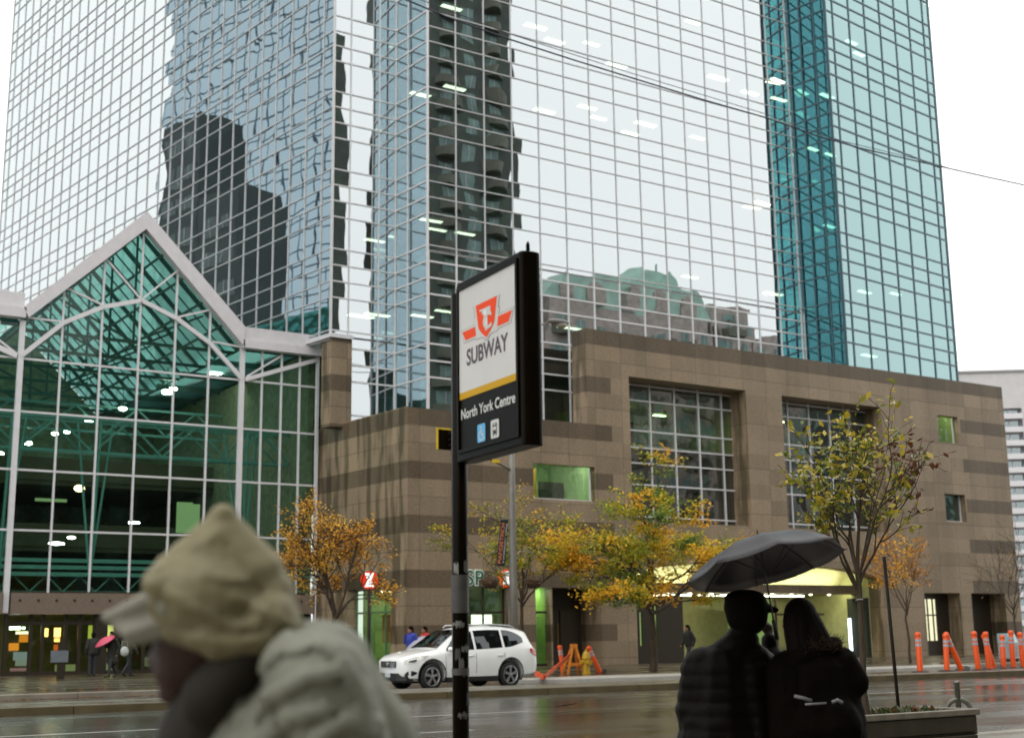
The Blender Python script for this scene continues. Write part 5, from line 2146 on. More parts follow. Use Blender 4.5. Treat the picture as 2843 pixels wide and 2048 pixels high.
# ------------------------------------------------------------------ hydrant, barricade, delineator posts
hyd = at_z(1299, 1491, .17)
hy = thing("fire_hydrant", "yellow fire hydrant behind the orange barricade on the far pavement", "hydrant", (hyd.x, hyd.y, .15))
M_HYD = paint("hydrant_yellow", (0.50, 0.30, 0.015), 0.4)
q = MB()
q.lathe((0, 0, 0), [(.17, 0), (.17, .05), (.13, .06), (.125, .52), (.165, .53), (.165, .58), (.14, .60), (.13, .68), (.08, .78), (.035, .80), (.035, .87), (0, .875)], 20)
o = q.build("barrel", M_HYD, hy, True)
smooth_by_angle(o, 35)
q = MB()
q.lathe((0, 0, .42), [(.07, -.22), (.075, -.2), (.075, .2), (.07, .22)], 12, (1, 0, 0))
q.lathe((0, 0, .40), [(.085, .0), (.09, .2), (.08, .22)], 12, (0, -1, 0))
q.build("outlet", M_HYD, hy)

M_ORNG = paint("barrier_orange", (0.80, 0.17, 0.012), 0.45, var=.15, scale=9)
M_ORR = paint("post_orange", (0.80, 0.095, 0.010), 0.42, var=.12, scale=12)
M_REFL = paint("reflective_white", (0.42, 0.42, 0.46), 0.3, var=.2, scale=14)
bz = at_z(1272, 1492, .155)
bc = thing("barricade", "orange A-frame barricade standing next to the yellow hydrant", "barricade", (bz.x, bz.y, .155), rad(-6))
M_ORA = paint("a_frame_orange", (0.72, 0.24, 0.03), 0.5, var=.2, scale=9)
for sx_ in (-1, 1):
    q = MB()
    q.bar((sx_ * .33, -.12, 0), (sx_ * .05, -.02, 1.0), .09, .035)
    q.build("leg", M_ORA, bc)
    q = MB()
    q.bar((sx_ * .33, .30, 0), (sx_ * .05, .02, 1.0), .09, .035)
    q.build("leg", M_ORA, bc)
q = MB()
q.bar((-.24, -.11, .34), (.24, -.11, .34), .1, .03)
q.build("crossbar", M_ORA, bc)
q = MB()
q.box(-.13, .13, -.05, .05, .94, 1.05)
q.build("top_block", M_ORA, bc)
pa, pb = at_z(1196, 1499, .2), at_t(1262, 1450, bz.y - .25)
for lab, A, B in (("red orange plank leaning from the kerb up to the barricade", at_z(1204, 1500, .2), pb), ("red orange plank lying on the kerb behind the white car", at_z(1168, 1480, .45), at_z(1206, 1500, .2))):
    q = MB()
    A, B = V(A), V(B)
    q.bar(A, B, .16, .03, (0, 1, .3))
    tag(q.build("barrier_plank", paint("plank_red", (0.55, 0.07, 0.02), 0.5, var=.3, scale=7)), lab, "plank", "loose barrier planks")


def delineator():
    t = thing("delineator_post", "", "traffic post", (0, 0, 0))
    q = MB()
    q.lathe((0, 0, 0), [(.26, 0), (.25, .03), (.12, .05), (.075, .06)], 16)
    q.build("base", M_PLAST, t)
    q = MB()
    q.lathe((0, 0, .04), [(.088, 0), (.084, .1), (.078, 1.28), (.07, 1.30), (.085, 1.31), (.09, 1.36), (.08, 1.44), (.05, 1.47), (0, 1.475)], 16)
    o_ = q.build("tube", M_ORR, t, True)
    smooth_by_angle(o_, 40)
    for z in (.98, 1.14):
        q = MB()
        q.lathe((0, 0, z), [(.0825, 0), (.0825, .10)], 16)
        q.build("reflective_band", M_REFL, t)
    return t


proto = delineator()
first = True
# (foot px, foot py, top px, top py, label)
DL = [(2039, 1494, 2032, 1399, "upright orange post, first and most isolated of the row on the median"),
      (2098, 1494, 2094, 1402, "straight orange post crossed by a strongly leaning one"),
      (2131, 1493, 2093, 1400, "strongly leaning orange post whose head crosses its straight neighbour"),
      (2168, 1493, 2156, 1397, "slightly tilted orange post alone between the crossed pair and the touching pair"),
      (2192, 1492, 2182, 1398, "orange post in front of another, feet together, heads apart"),
      (2203, 1489, 2178, 1404, "leaning orange post half hidden behind the one sharing its foot"),
      (2224, 1489, 2219, 1405, "left one of three orange posts in front of the white and blue box"),
      (2246, 1489, 2238, 1395, "middle and tallest of three orange posts before the white and blue box"),
      (2268, 1489, 2258, 1399, "right one of three orange posts before the white and blue box"),
      ]
for fx_, fy_, tx_, ty_, lab in DL:
    o = proto if first else link_copy(proto)
    first = False
    f_ = at_z(fx_ - 1, fy_ - 1, .172)
    tf_ = 30.5 if fy_ < 1492 else 29.9
    f_ = V((at_t(fx_, fy_, tf_).x, tf_, .172))
    top = at_t(tx_, ty_, f_.y)
    d = top - f_
    o.location = f_
    o.rotation_mode = "QUATERNION"
    q_ = V((0, 0, 1)).rotation_difference(d.normalized())
    o.rotation_quaternion = q_
    k = d.length / 1.515
    o.scale = (1.12, 1.12, k)
    tag(o, lab, "traffic post", "orange delineator posts")
for fx_, fy_, tx_, ty_, lab in ((1247, 1489, 1239, 1428, "orange and white post standing left of the A-frame barricade"), (1330, 1490, 1302, 1430, "orange post leaning over the yellow hydrant")):
    o = link_copy(proto)
    f_ = at_z(fx_, fy_, .155)
    top = at_t(tx_, ty_, f_.y)
    d = top - f_
    o.location = f_
    o.rotation_mode = "QUATERNION"
    o.rotation_quaternion = V((0, 0, 1)).rotation_difference(d.normalized())
    o.scale = (1.05, 1.05, d.length / 1.515)
    tag(o, lab, "traffic post", "orange delineator posts")
# white and blue street box behind the posts
c = at_t(2238, 1478, 38.6)
sb = thing("street_box", "white and pale blue newspaper box standing behind the row of orange posts", "newspaper box", (c.x, 38.6, .15), rad(20))
q = MB()
q.box(-.55, .55, -.3, .3, .12, .78)
q.build("cabinet", paint("box_grey", (0.28, 0.29, 0.31), 0.4), sb)
q = MB()
q.prism([(-.3, .8), (.3, .8), (.3, 1.22), (-.12, 1.22)], (-.55, 0, 0), (0, 1, 0), (0, 0, 1), (1, 0, 0), 1.1)
q.build("hood", paint("box_blue", (0.24, 0.42, 0.46), 0.35), sb)
q = MB()
q.box(-.5, -.05, -.31, -.301, .2, .7)
q.box(.05, .5, -.31, -.301, .2, .7)
q.build("window", paint("box_pane", (0.06, 0.09, 0.13), 0.2), sb)
q = MB()
for a in (-.48, .4):
    q.box(a, a + .08, -.25, .25, 0, .12)
q.build("foot", M_PLAST, sb)

# post with an information panel by the atrium doors
c = at_t(134, 1490, 52.0)
ip = thing("info_post", "dark post with small grey panel standing before the atrium doors", "post", (c.x, 52.0, .15))
q = MB()
q.box(-.12, .12, -.1, .1, 0, 1.35)
q.build("post", M_DARKBR, ip)
q = MB()
q.box(-.42, .22, -.13, -.1, .62, 1.05)
q.build("panel", paint("panel_grey", (0.13, 0.15, 0.17), 0.5), ip)

# ------------------------------------------------------------------ planter, bike ring
p1 = at_z(2166, 1570, .55)
pl = thing("planter", "long dark concrete planter with pale rim in the near right corner", "planter", (p1.x, p1.y, .14))
M_PLD = paint("planter_dark", (0.035, 0.026, 0.014), 0.5, var=.3, scale=5, bump=.15)
M_RIM = paint("planter_rim", (0.17, 0.145, 0.11), 0.5, var=.25, scale=6)
q = MB()
PLW, PLL = 0.75, 3.6
q.prism([(-PLL, 0), (-.03, 0), (-.03, PLW), (-PLL, PLW)], (0, 0, 0), (1, 0, 0), (0, 1, 0), (0, 0, 1), .14)
q.prism([(-PLL, .02), (0, .02), (0, PLW), (-PLL, PLW)], (0, 0, .14), (1, 0, 0), (0, 1, 0), (0, 0, 1), .03)
q.prism([(-PLL, 0), (-.03, 0), (-.03, PLW), (-PLL, PLW)], (0, 0, .17), (1, 0, 0), (0, 1, 0), (0, 0, 1), .18)
o = q.build("box", M_PLD, pl)
bevel(o, .012)
q = MB()
for a, b, c_, d in ((-PLL - .02, .02, -.02, .07), (-PLL - .02, .02, PLW - .07, PLW + .02), (-.07, .02, .07, PLW - .07), (-PLL - .02, -PLL + .07, .07, PLW - .07)):
    q.box(a, b, c_, d, .352, .42)
o = q.build("rim", M_RIM, pl)
bevel(o, .012)
q = MB()
rg = random.Random(2)
nx, ny = 40, 14
hts = {}
for i in range(nx + 1):
    for k in range(ny + 1):
        hts[i, k] = .37 + .025 * mnoise.noise(V((i * .5, k * .5, 0))) + rg.uniform(0, .012)
for i in range(nx):
    for k in range(ny):
        P = []
        for a, b in ((i, k), (i + 1, k), (i + 1, k + 1), (i, k + 1)):
            P.append((-PLL + .07 + (PLL - .14) * a / nx, .07 + (PLW - .14) * b / ny, hts[a, b]))
        q.quad(*P)
q.build("soil", paint("soil", (0.03, 0.02, 0.012), 0.9, var=.4, scale=15), pl)
PLZ = .14 + .38
rb = at_z(2119, 1572, .14)
rb = at_d(2119, 1509, 16.9)
br = thing("bike_ring", "metal post and ring bicycle stand behind the planter", "bicycle stand", (rb.x, rb.y, .14))
M_GALV = paint("worn_galvanised", (0.16, 0.16, 0.13), 0.45, metal=.4, var=.3, scale=12)
zt_ = rb.z - .14
q = MB()
q.lathe((0, 0, 0), [(.033, 0), (.033, zt_ - .02), (.04, zt_ - .018), (.04, zt_), (.02, zt_ + .014), (0, zt_ + .016)], 16)
q.build("post", M_GALV, br, True)
q = MB()
zr = at_d(2119, 1573, 16.9).z - .14
n_ = 28
pts = [V((.15 * math.cos(2 * math.pi * i / n_), .0, zr + .145 * math.sin(2 * math.pi * i / n_))) for i in range(n_ + 1)]
rv = V((RV.x, RV.y, 0)).normalized()
pts = [rv * p.x + V((0, 0, p.z)) for p in pts]
q.tube(pts, .03, 10)
q.build("ring", M_GALV, br, True)

# ------------------------------------------------------------------ trees


def grow(seed, h, fork, spread, r0, limbs, levels=3, up=.55, droop=0.0, flat=0.0, twig=0.5, zlow=.78):
    """branch skeleton: returns tube list [(pts, radii)] and leaf sites [(pos, dir)]"""
    rg = random.Random(seed)
    tubes, sites = [], []
    tp = [V((0, 0, 0))]
    for i in range(1, 6):
        tp.append(V((rg.gauss(0, .012) * h * .4, rg.gauss(0, .012) * h * .4, fork * i / 5)))
    tubes.append((tp, [r0 * (1.25 if i == 0 else 1 - .07 * i) for i in range(6)]))

    def branch(p, d, ln, r, lev):
        n = 5
        pts = [p]
        dd = d.copy()
        for i in range(n):
            dd = dd + V((rg.gauss(0, .13), rg.gauss(0, .13), rg.gauss(0, .09) + (.05 if lev < 2 else -droop)))
            if flat and lev >= 1:
                dd.z *= (1 - flat)
            dd.normalize()
            p = p + dd * ln / n
            pts.append(p)
        tubes.append((pts, [r * (1 - .15 * i) for i in range(n + 1)]))
        if lev >= levels:
            for i in range(1, n + 1):
                sites.append((pts[i], (pts[i] - pts[i - 1]).normalized()))
            return
        k = {0: 4, 1: 5, 2: 5}.get(lev, 4)
        for j in range(k):
            f = .35 + .65 * (j + rg.random()) / k
            i = min(int(f * n), n - 1)
            q = pts[i].lerp(pts[i + 1], f * n - i)
            a = rg.uniform(0, 2 * math.pi)
            side = dd.orthogonal().normalized()
            side.rotate(Matrix.Rotation(a, 3, dd))
            nd = (dd * .75 + side * rg.uniform(.55, .95) + V((0, 0, .12))).normalized()
            branch(q, nd, ln * rg.uniform(.45, .65) * (1 if lev else .95), r * .5, lev + 1)
        branch(pts[-1], dd, ln * twig, r * .4, lev + 1)

    for j in range(limbs):
        a = 2 * math.pi * (j + rg.uniform(-.25, .25)) / limbs
        z = fork * rg.uniform(zlow, 1.02)
        out = V((math.cos(a) * spread, math.sin(a) * spread, up * rg.uniform(.8, 1.25)))
        ln = (h - fork) * rg.uniform(.55, .75)
        branch(V((0, 0, z)), out.normalized(), ln, r0 * rg.uniform(.42, .6), 0)
    branch(V((0, 0, fork)), V((0, 0, 1)), (h - fork) * .7, r0 * .6, 0)
    return tubes, sites


def leaf_mesh(sites, n, size, seed, colour_of, jit, flatness=.5, keep=None):
    rg = random.Random(seed)
    q = MB()
    for i in range(n):
        p, d = rg.choice(sites)
        if keep and not keep(p, rg):
            continue
        p = p + V((rg.gauss(0, jit), rg.gauss(0, jit), rg.gauss(0, jit * .6)))
        nrm = V((rg.gauss(0, 1 - flatness), rg.gauss(0, 1 - flatness), rg.choice((-1, 1)) * (flatness + rg.random() * .3)))
        if nrm.length < .05:
            nrm = V((0, 0, 1))
        nrm.normalize()
        a = nrm.orthogonal().normalized()
        a.rotate(Matrix.Rotation(rg.uniform(0, 6.28), 3, nrm))
        b = nrm.cross(a)
        s = size * rg.uniform(.65, 1.3)
        c = nrm * s * rg.uniform(-.3, .3)
        if size > .055:
            q.add([p - a * s, p - a * s * .35 + b * s * .55 + c, p + a * s * .45 + b * s * .42 + c, p + a * s * 1.05 - c, p + a * s * .45 - b * s * .42 + c, p - a * s * .35 - b * s * .55 + c],
                  [(0, 1, 2, 3), (0, 3, 4, 5)], 0, colour_of(p, rg))
        else:
            q.add([p - a * s, p + b * s * .55 + c, p + a * s, p - b * s * .55 + c], [(0, 1, 2, 3)], 0, colour_of(p, rg))
    return q


def tree(name, label, loc, seed, h, fork, spread, r0, limbs, nleaf, size, lm, colour_of, jit=.06, group=None, minr=.003, keep=None, rz=0.0, lean=(0, 0), **kw):
    t = thing(name, label, "tree", loc, rz, group)
    tubes, sites = grow(seed, h, fork, spread, r0, limbs, **kw)
    q = MB()
    for i, (pts, rs) in enumerate(tubes):
        q.tube(pts, [max(r, minr) for r in rs], 10 if i == 0 else (6 if rs[0] > .012 else 4), False)
    q.build("trunk", M_BARK, t, True)
    leaf_mesh(sites, nleaf, size, seed + 5, colour_of, jit, keep=keep).build("crown", lm, t)
    return t


LM_GY = leaf_mat("leaf_green_gold", [(0.0, (0.07, 0.15, 0.03)), (.35, (0.20, 0.29, 0.035)), (.6, (0.48, 0.44, 0.03)), (.82, (0.78, 0.50, 0.02)), (1.0, (0.85, 0.45, 0.025))])
LM_OR = leaf_mat("leaf_orange", [(0.0, (0.26, 0.11, 0.018)), (.3, (0.58, 0.25, 0.02)), (.65, (0.82, 0.41, 0.03)), (1.0, (0.88, 0.58, 0.09))])
LM_PL = leaf_mat("leaf_olive", [(0.0, (0.10, 0.035, 0.012)), (.12, (0.14, 0.05, 0.014)), (.14, (0.08, 0.13, 0.02)), (.45, (0.22, 0.25, 0.03)), (.7, (0.46, 0.35, 0.028)), (.9, (0.58, 0.44, 0.05)), (1.0, (0.55, 0.52, 0.28))], .35)


def mottled(scale, seed, lo=.0, hi=1.0):
    def f(p, rg):
        n = mnoise.noise(V((p.x * scale + seed, p.y * scale, p.z * scale))) * .9 + .5
        return max(0, min(1, lo + (hi - lo) * n + rg.gauss(0, .12)))
    return f


GRT = "street trees on the far pavement"
c = at_z(1448, 1487, .15)
tree("street_tree", "broad green and gold street tree to the left of the black umbrella", (c.x, c.y, .12), 103, 7.7, 3.5, .86, .14, 10, 20000, .062, LM_GY, mottled(.55, 3.0, .14, 1.12), .15, GRT, .007, levels=3, up=.34, flat=.3, zlow=.55)
c = at_t(738, 1490, 40.0)
tree("street_tree", "orange leaved street tree by the round red sign and the atrium's right edge", (c.x, 40.0, .12), 17, 5.5, 2.3, .58, .10, 6, 4600, .055, LM_OR, mottled(.7, 9.0, .1, 1.1), .09, GRT, .007, levels=3, up=.75)
c = at_t(1158, 1490, 43.0)
tree("street_tree", "small yellow green street tree directly behind the grey lamp post", (c.x, 43.0, .12), 23, 6.6, 3.0, .48, .085, 5, 5200, .055, LM_GY, mottled(.6, 14.0, .35, .95), .09, GRT, .006, levels=3, up=.72, flat=.2)
c = at_t(2018, 1490, 40.0)
tree("street_tree", "thin young tree with sparse amber leaves right of the lit entrance", (c.x, 40.0, .12), 29, 5.6, 2.4, .42, .06, 4, 1500, .06, LM_OR, mottled(.7, 21.0, .0, .95), .10, GRT, .006, levels=2, up=.9)
c = at_t(2258, 1490, 40.5)
tree("street_tree", "almost bare young tree at the far right edge", (c.x, 40.5, .12), 31, 5.9, 2.3, .5, .055, 5, 90, .05, LM_OR, mottled(.7, 2.0, .0, .6), .08, GRT, .006, levels=2, up=.85)

# planter tree with its stake and low plants
tb = at_z(1940, 1586, PLZ)
tb = V((tb.x, p1.y + .36, PLZ - .02))


def near_keep(p, rg):
    return rg.random() < .95


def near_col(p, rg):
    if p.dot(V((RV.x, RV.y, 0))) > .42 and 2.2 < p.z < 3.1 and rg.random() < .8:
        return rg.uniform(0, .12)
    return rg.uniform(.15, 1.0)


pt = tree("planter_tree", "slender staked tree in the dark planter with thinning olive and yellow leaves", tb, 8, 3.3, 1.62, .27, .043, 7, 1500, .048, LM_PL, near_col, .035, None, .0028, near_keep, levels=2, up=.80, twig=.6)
q = MB()
q.tube([(-.045, 0, 1.28), (0, -.05, 1.285), (.045, 0, 1.28), (0, .05, 1.275), (-.045, 0, 1.28)], .008, 6)
q.build("tree_tie", paint("tie_grey", (0.25, 0.24, 0.22), .6), pt)
sa, sb_ = at_d(1990, 1568, 15.65), at_d(1958, 1232, 15.5)
q = MB()
q.tube([sa - (sb_ - sa) * .12, sb_], .021, 10)
stk = q.build("tree_stake", paint("stake_wood", (0.022, 0.014, 0.008), .7, var=.3, scale=8), None, True)
tag(stk, "dark slanting wooden stake beside the planter tree", "stake")
q = MB()
rg = random.Random(77)
for k in range(260):
    bx, by = rg.choice((-1.05, -.95, -.8, -.55, -.45)) + rg.gauss(0, .09) - .12, rg.uniform(.12, .6)
    a = rg.uniform(0, 6.28)
    ln = rg.uniform(.05, .17)
    d = V((math.cos(a) * .6, math.sin(a) * .6, rg.uniform(.4, 1.2))).normalized()
    sd = d.cross(V((0, 0, 1))).normalized() * ln * .16
    b_ = V((bx, by, .36))
    m_ = b_ + d * ln * .6
    e_ = b_ + d * ln + V((0, 0, -.02))
    q.add([b_, m_ - sd, e_, m_ + sd], [(0, 1, 2, 3)], 0, rg.random())
gp = q.build("planter_plants", leaf_mat("planter_leaf", [(0, (0.035, 0.05, 0.015)), (.5, (0.07, 0.10, 0.03)), (.85, (0.10, 0.07, 0.03)), (1, (0.22, 0.06, 0.03))]))
gp.location = pl.location
tag(gp, "low leafy ground plants growing in the planter soil", "plants", kind="stuff")

# ------------------------------------------------------------------ people
M_SKIN = paint("skin", (0.30, 0.15, 0.10), 0.55, var=.1, scale=20)
M_SKIND = paint("skin_shaded", (0.032, 0.008, 0.004), 0.55, var=.1, scale=20)  # shade on the hooded face is put into this skin colour
M_HAIRD = paint("dark_hair", (0.004, 0.0022, 0.001), 0.7, var=.3, scale=60, stretch=(1, 1, .2), spec=.08)
M_NEAVY = paint("navy_cloth", (0.02, 0.022, 0.03), .8)
M_SHOE = paint("shoe_black", (0.012, 0.011, 0.010), .5)


def hand(mb, w, d, pn, th, curl=.35, s=1.0):
    """palm and five bent fingers: w wrist, d pointing direction, pn palm normal, th thumb side"""
    w, d, pn, th = V(w), V(d).normalized(), V(pn).normalized(), V(th).normalized()
    for i in range(4):
        o = w + th * (.027 - .018 * i) * s
        k = o + d * (.085 - .004 * abs(i - 1)) * s
        mb.cap(o + d * .01, k, .014 * s, .0105 * s, 8)
        ln = (.075, .083, .078, .060)[i] * s
        d1 = (d * math.cos(curl) + pn * math.sin(curl)).normalized()
        d2 = (d * math.cos(curl * 2.3) + pn * math.sin(curl * 2.3)).normalized()
        d3 = (d * math.cos(curl * 3.3) + pn * math.sin(curl * 3.3)).normalized()
        a = k + d1 * ln * .45
        b = a + d2 * ln * .32
        mb.cap(k, a, .0098 * s, .009 * s, 8)
        mb.cap(a, b, .009 * s, .0083 * s, 8)
        mb.cap(b, b + d3 * ln * .23, .0083 * s, .0075 * s, 8)
    t0 = w + th * .022 * s + d * .02 * s
    t1 = t0 + (th * .75 + d * .6 + pn * .25).normalized() * .042 * s
    t2 = t1 + (th * .25 + d * .85 + pn * .5).normalized() * .034 * s
    mb.cap(t0, t1, .014 * s, .011 * s, 8)
    mb.cap(t1, t2, .011 * s, .0085 * s, 8)


WALK = dict(pelvis=(0, 0, .93), chest=(.03, 0, 1.27), neck=(.03, 0, 1.46), head=(.055, 0, 1.61),
            sL=(.01, .18, 1.40), sR=(.01, -.18, 1.40), eL=(-.12, .24, 1.13), eR=(.07, -.24, 1.13), wL=(-.05, .25, .89), wR=(.23, -.22, .94),
            hL=(0, .09, .90), hR=(0, -.09, .90), kL=(.15, .10, .49), kR=(-.06, -.10, .48), aL=(.20, .10, .09), aR=(-.30, -.10, .15), tL=(.35, .11, .035), tR=(-.20, -.11, .035))
STAND = dict(WALK, eL=(-.02, .25, 1.12), eR=(-.02, -.25, 1.12), wL=(.06, .24, .88), wR=(.06, -.24, .88), kL=(.02, .10, .49), kR=(.02, -.10, .49), aL=(-.01, .10, .08), aR=(-.01, -.10, .08), tL=(.15, .12, .035), tR=(.15, -.12, .035))


def figure(label, loc, rz, J, coat, trousers, hair=M_HAIRD, skin=M_SKIN, voxel=.016, puff=1.0, coat_len=.82, group=None, hairlen=.0, scale=1.0, collar=True, hat=None, shoe=M_SHOE):
    """facing local +X; body is one continuous surface, hair and clothing are its children"""
    root = thing("person", label, "person", loc, rz, group)
    root.scale = (scale,) * 3
    j = {k: V(v) for k, v in J.items()}
    b = MB()
    hd = j["head"]
    b.ell(hd + V((.0, 0, .025)), (.098, .077, .105), 16, 10)
    b.ell(hd + V((.028, 0, -.045)), (.068, .06, .075), 12, 8)
    b.cap(hd + V((.096, 0, -.0)), hd + V((.112, 0, -.032)), .011, .015, 8)
    b.cap(hd + V((.088, -.018, -.066)), hd + V((.088, .018, -.066)), .010, .010, 8)
    b.cap(hd + V((.08, 0, -.105)), hd + V((.07, 0, -.108)), .018, .02, 8)
    for s in (-1, 1):
        b.ell(hd + V((-.005, s * .078, -.012)), (.02, .010, .032), 8, 6)
        b.ell(hd + V((.078, s * .032, .012)), (.016, .018, .012), 8, 6)
    b.cap(j["neck"] - V((0, 0, .06)), hd + V((-.015, 0, -.05)), .058, .052)
    b.cap(j["pelvis"], j["chest"], .125, .135)
    b.cap(j["sL"], j["sR"], .07, .07)
    b.cap(j["hL"] + V((0, 0, .04)), j["hR"] + V((0, 0, .04)), .10, .10)
    for s in "LR":
        b.cap(j["s" + s], j["e" + s], .052, .040)
        b.cap(j["e" + s], j["w" + s], .040, .027)
        fd = (j["w" + s] - j["e" + s]).normalized()
        inn = V((0, -1 if s == "L" else 1, 0))
        hand(b, j["w" + s], fd, (inn * .8 + V((.1, 0, 0))), V((1, 0, 0)), .4)
        b.cap(j["h" + s], j["k" + s], .085, .055)
        b.cap(j["k" + s], j["a" + s], .054, .036)
        b.cap(j["a" + s] - V((.03, 0, .02)), j["t" + s], .036, .03)
    body = remeshed(b, "body", skin, voxel, root, 3)
    g = MB()
    rr_ = .03 * puff
    g.cap(j["pelvis"] + V((0, 0, .02 - (.0 if coat_len > .8 else .25))), j["chest"], .15 + rr_, .16 + rr_)
    g.cap(j["pelvis"] + V((0, .05, .0)), j["chest"] + V((0, .06, .03)), .13 + rr_, .13 + rr_)
    g.cap(j["pelvis"] + V((0, -.05, .0)), j["chest"] + V((0, -.06, .03)), .13 + rr_, .13 + rr_)
    g.cap(j["sL"], j["sR"], .085 + rr_ * .6, .085 + rr_ * .6)
    if coat_len < .8:
        g.cap(V((j["pelvis"].x - .02, .06, coat_len)), j["pelvis"], .16 + rr_, .15 + rr_)
        g.cap(V((j["pelvis"].x - .02, -.06, coat_len)), j["pelvis"], .16 + rr_, .15 + rr_)
    for s in "LR":
        g.cap(j["s" + s], j["e" + s], .07 + rr_, .058 + rr_)
        g.cap(j["e" + s], j["w" + s] - (j["w" + s] - j["e" + s]).normalized() * .0, .058 + rr_, .042 + rr_ * .7)
    if collar:
        g.cap(j["neck"] - V((.01, 0, .05)), j["neck"] + V((-.01, 0, .015)), .10, .082)
    remeshed(g, "coat", coat, max(voxel, .012), root, 4)
    t = MB()
    t.cap(j["hL"] + V((0, 0, .05)), j["hR"] + V((0, 0, .05)), .115, .115)
    for s in "LR":
        t.cap(j["h" + s], j["k" + s], .098, .068)
        t.cap(j["k" + s], j["a" + s] + V((0, 0, .02)), .068, .056)
    remeshed(t, "trousers", trousers, max(voxel, .012), root, 3)
    for s in "LR":
        f = MB()
        f.cap(j["a" + s] - V((.035, 0, .025)), j["t" + s], .05, .042)
        remeshed(f, "shoe", shoe, .012, root, 2)
    h = MB()
    h.ell(hd + V((-.015, 0, .045)), (.107, .088, .105), 16, 10)
    h.ell(hd + V((-.045, 0, -.01)), (.08, .083, .09), 14, 9)
    if hairlen:
        h.cap(hd + V((-.06, .035, 0)), hd + V((-.075, .05, -hairlen)), .075, .06)
        h.cap(hd + V((-.06, -.035, 0)), hd + V((-.075, -.05, -hairlen)), .075, .06)
    o = remeshed(h, "hair", hair, .012, root, 2)
    return root, j


# --- the couple under the umbrella, seen from behind
HX = lambda x: 1773.0 / S + .0132 * (1421.5 / S - x)       # horizon row (2268-wide view)


def frame_at(x0, depth):
    g_ = at_d(x0, HX(x0), depth)
    k = depth * S / FPX
    fw = V((FV.x, FV.y, 0)).normalized()
    base = V((g_.x, g_.y, .14))
    rz = math.atan2(fw.y, fw.x)

    def P(x, y, fwd=0.0):
        return V((fwd, -(x - x0) * k, CAM.z - .14 - (y - HX(x)) * k))
    return base, rz, P


M_PUFF = paint("black_puffer", (0.0035, 0.0022, 0.0010), .5, var=.25, scale=6, bump=.25, bscale=9, spec=.08)
M_PARKA = paint("black_parka", (0.003, 0.0018, 0.0008), .8, var=.25, scale=6, bump=.2, bscale=14, spec=.06)
M_SIL = paint("silver_trim", (0.20, 0.20, 0.20), .3, var=.2, scale=30)


def puffer(me, amp=.007, pitch=.085):
    for v in me.vertices:
        n = mnoise.noise(v.co * 5.0)
        v.co += v.normal * (amp * (abs(math.sin((v.co.z + .012 * n) / pitch * math.pi)) - .55) + .012 * mnoise.noise(v.co * 8.0))


def creases(amp, sc_, sy=.45):
    def f(me):
        for v in me.vertices:
            q = V((v.co.x * sc_, v.co.y * sc_, v.co.z * sc_ * sy))
            v.co += v.normal * amp * (1 - 2 * abs(mnoise.noise(q)) + .5 * mnoise.noise(q * 2.3))
    return f


base, rz, P = frame_at(1600, 8.6)
man = thing("person", "man in a black puffer coat and peaked cap, back turned, holding the umbrella", "person", base, rz)
b = MB()
hc = P(1656, 1362, .02)
b.ell(hc, (.10, .085, .125), 16, 10)
b.ell(hc + V((.05, -.045, -.06)), (.06, .05, .07), 12, 8)
b.cap(hc + V((.085, -.085, -.02)), hc + V((.09, -.10, -.04)), .012, .015, 8)
b.ell(hc + V((-.01, -.078, -.03)), (.022, .012, .034), 8, 6)
b.ell(hc + V((-.0, .082, -.03)), (.022, .012, .034), 8, 6)
b.cap(P(1640, 1450), hc + V((0, 0, -.06)), .065, .058)
b.cap(P(1600, 1600), P(1605, 1500), .15, .15)
b.cap(P(1560, 1465), P(1668, 1462), .07, .07)
hp = P(1600, 1640)
for s in (-1, 1):
    y = hp.y + s * .095
    b.cap((0, y, .90), (.02, y, .49), .088, .056)
    b.cap((.02, y, .49), (-.02, y, .08), .056, .038)
    b.cap((-.04, y, .05), (.16, y + s * .02, .03), .038, .032)
eL, wL = P(1530, 1570, .02), P(1545, 1650, .14)
b.cap(P(1545, 1468), eL, .055, .042)
b.cap(eL, wL, .042, .03)
hand(b, wL, wL - eL, (0, -1, 0), (1, 0, 0), .4)
eR, wR = P(1718, 1488, .16), P(1717, 1408, .22)
b.cap(P(1682, 1462, .03), eR, .055, .042)
b.cap(eR, wR, .042, .03)
gx = P(1716, 1385, .245)
hand(b, wR, V((.02, .0, 1)), (.85, .3, .1), (-.2, .95, .2), .75, .85)
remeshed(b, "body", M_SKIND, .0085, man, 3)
c = MB()
c.cap(P(1585, 1640), P(1592, 1490), .24, .20)
c.cap(P(1550, 1640), P(1560, 1500), .17, .15)
c.cap(P(1655, 1640), P(1650, 1490), .18, .16)
c.cap(P(1556, 1470), P(1668, 1462), .125, .115)
c.cap(P(1545, 1478, -.01), P(1527, 1570, .0), .118, .105)
c.cap(P(1527, 1570, .0), P(1545, 1640, .12), .10, .075)
c.cap(P(1684, 1470, .03), eR, .105, .085)
c.cap(eR, P(1717, 1416, .215), .085, .05)
c.cap(P(1585, 1630), (0, P(1585, 1630).y, .74), .25, .24)
c.cap(P(1620, 1448, -.03), P(1644, 1412, .0), .115, .105)
c.cap(P(1570, 1470, -.02), P(1640, 1425, .0), .11, .10)
remeshed(c, "coat", M_PUFF, .013, man, 5, puffer)
t = MB()
for s in (-1, 1):
    y = hp.y + s * .095
    t.cap((0, y, .92), (.02, y, .49), .105, .075)
    t.cap((.02, y, .49), (-.02, y, .10), .075, .062)
remeshed(t, "trousers", M_NEAVY, .013, man, 3)
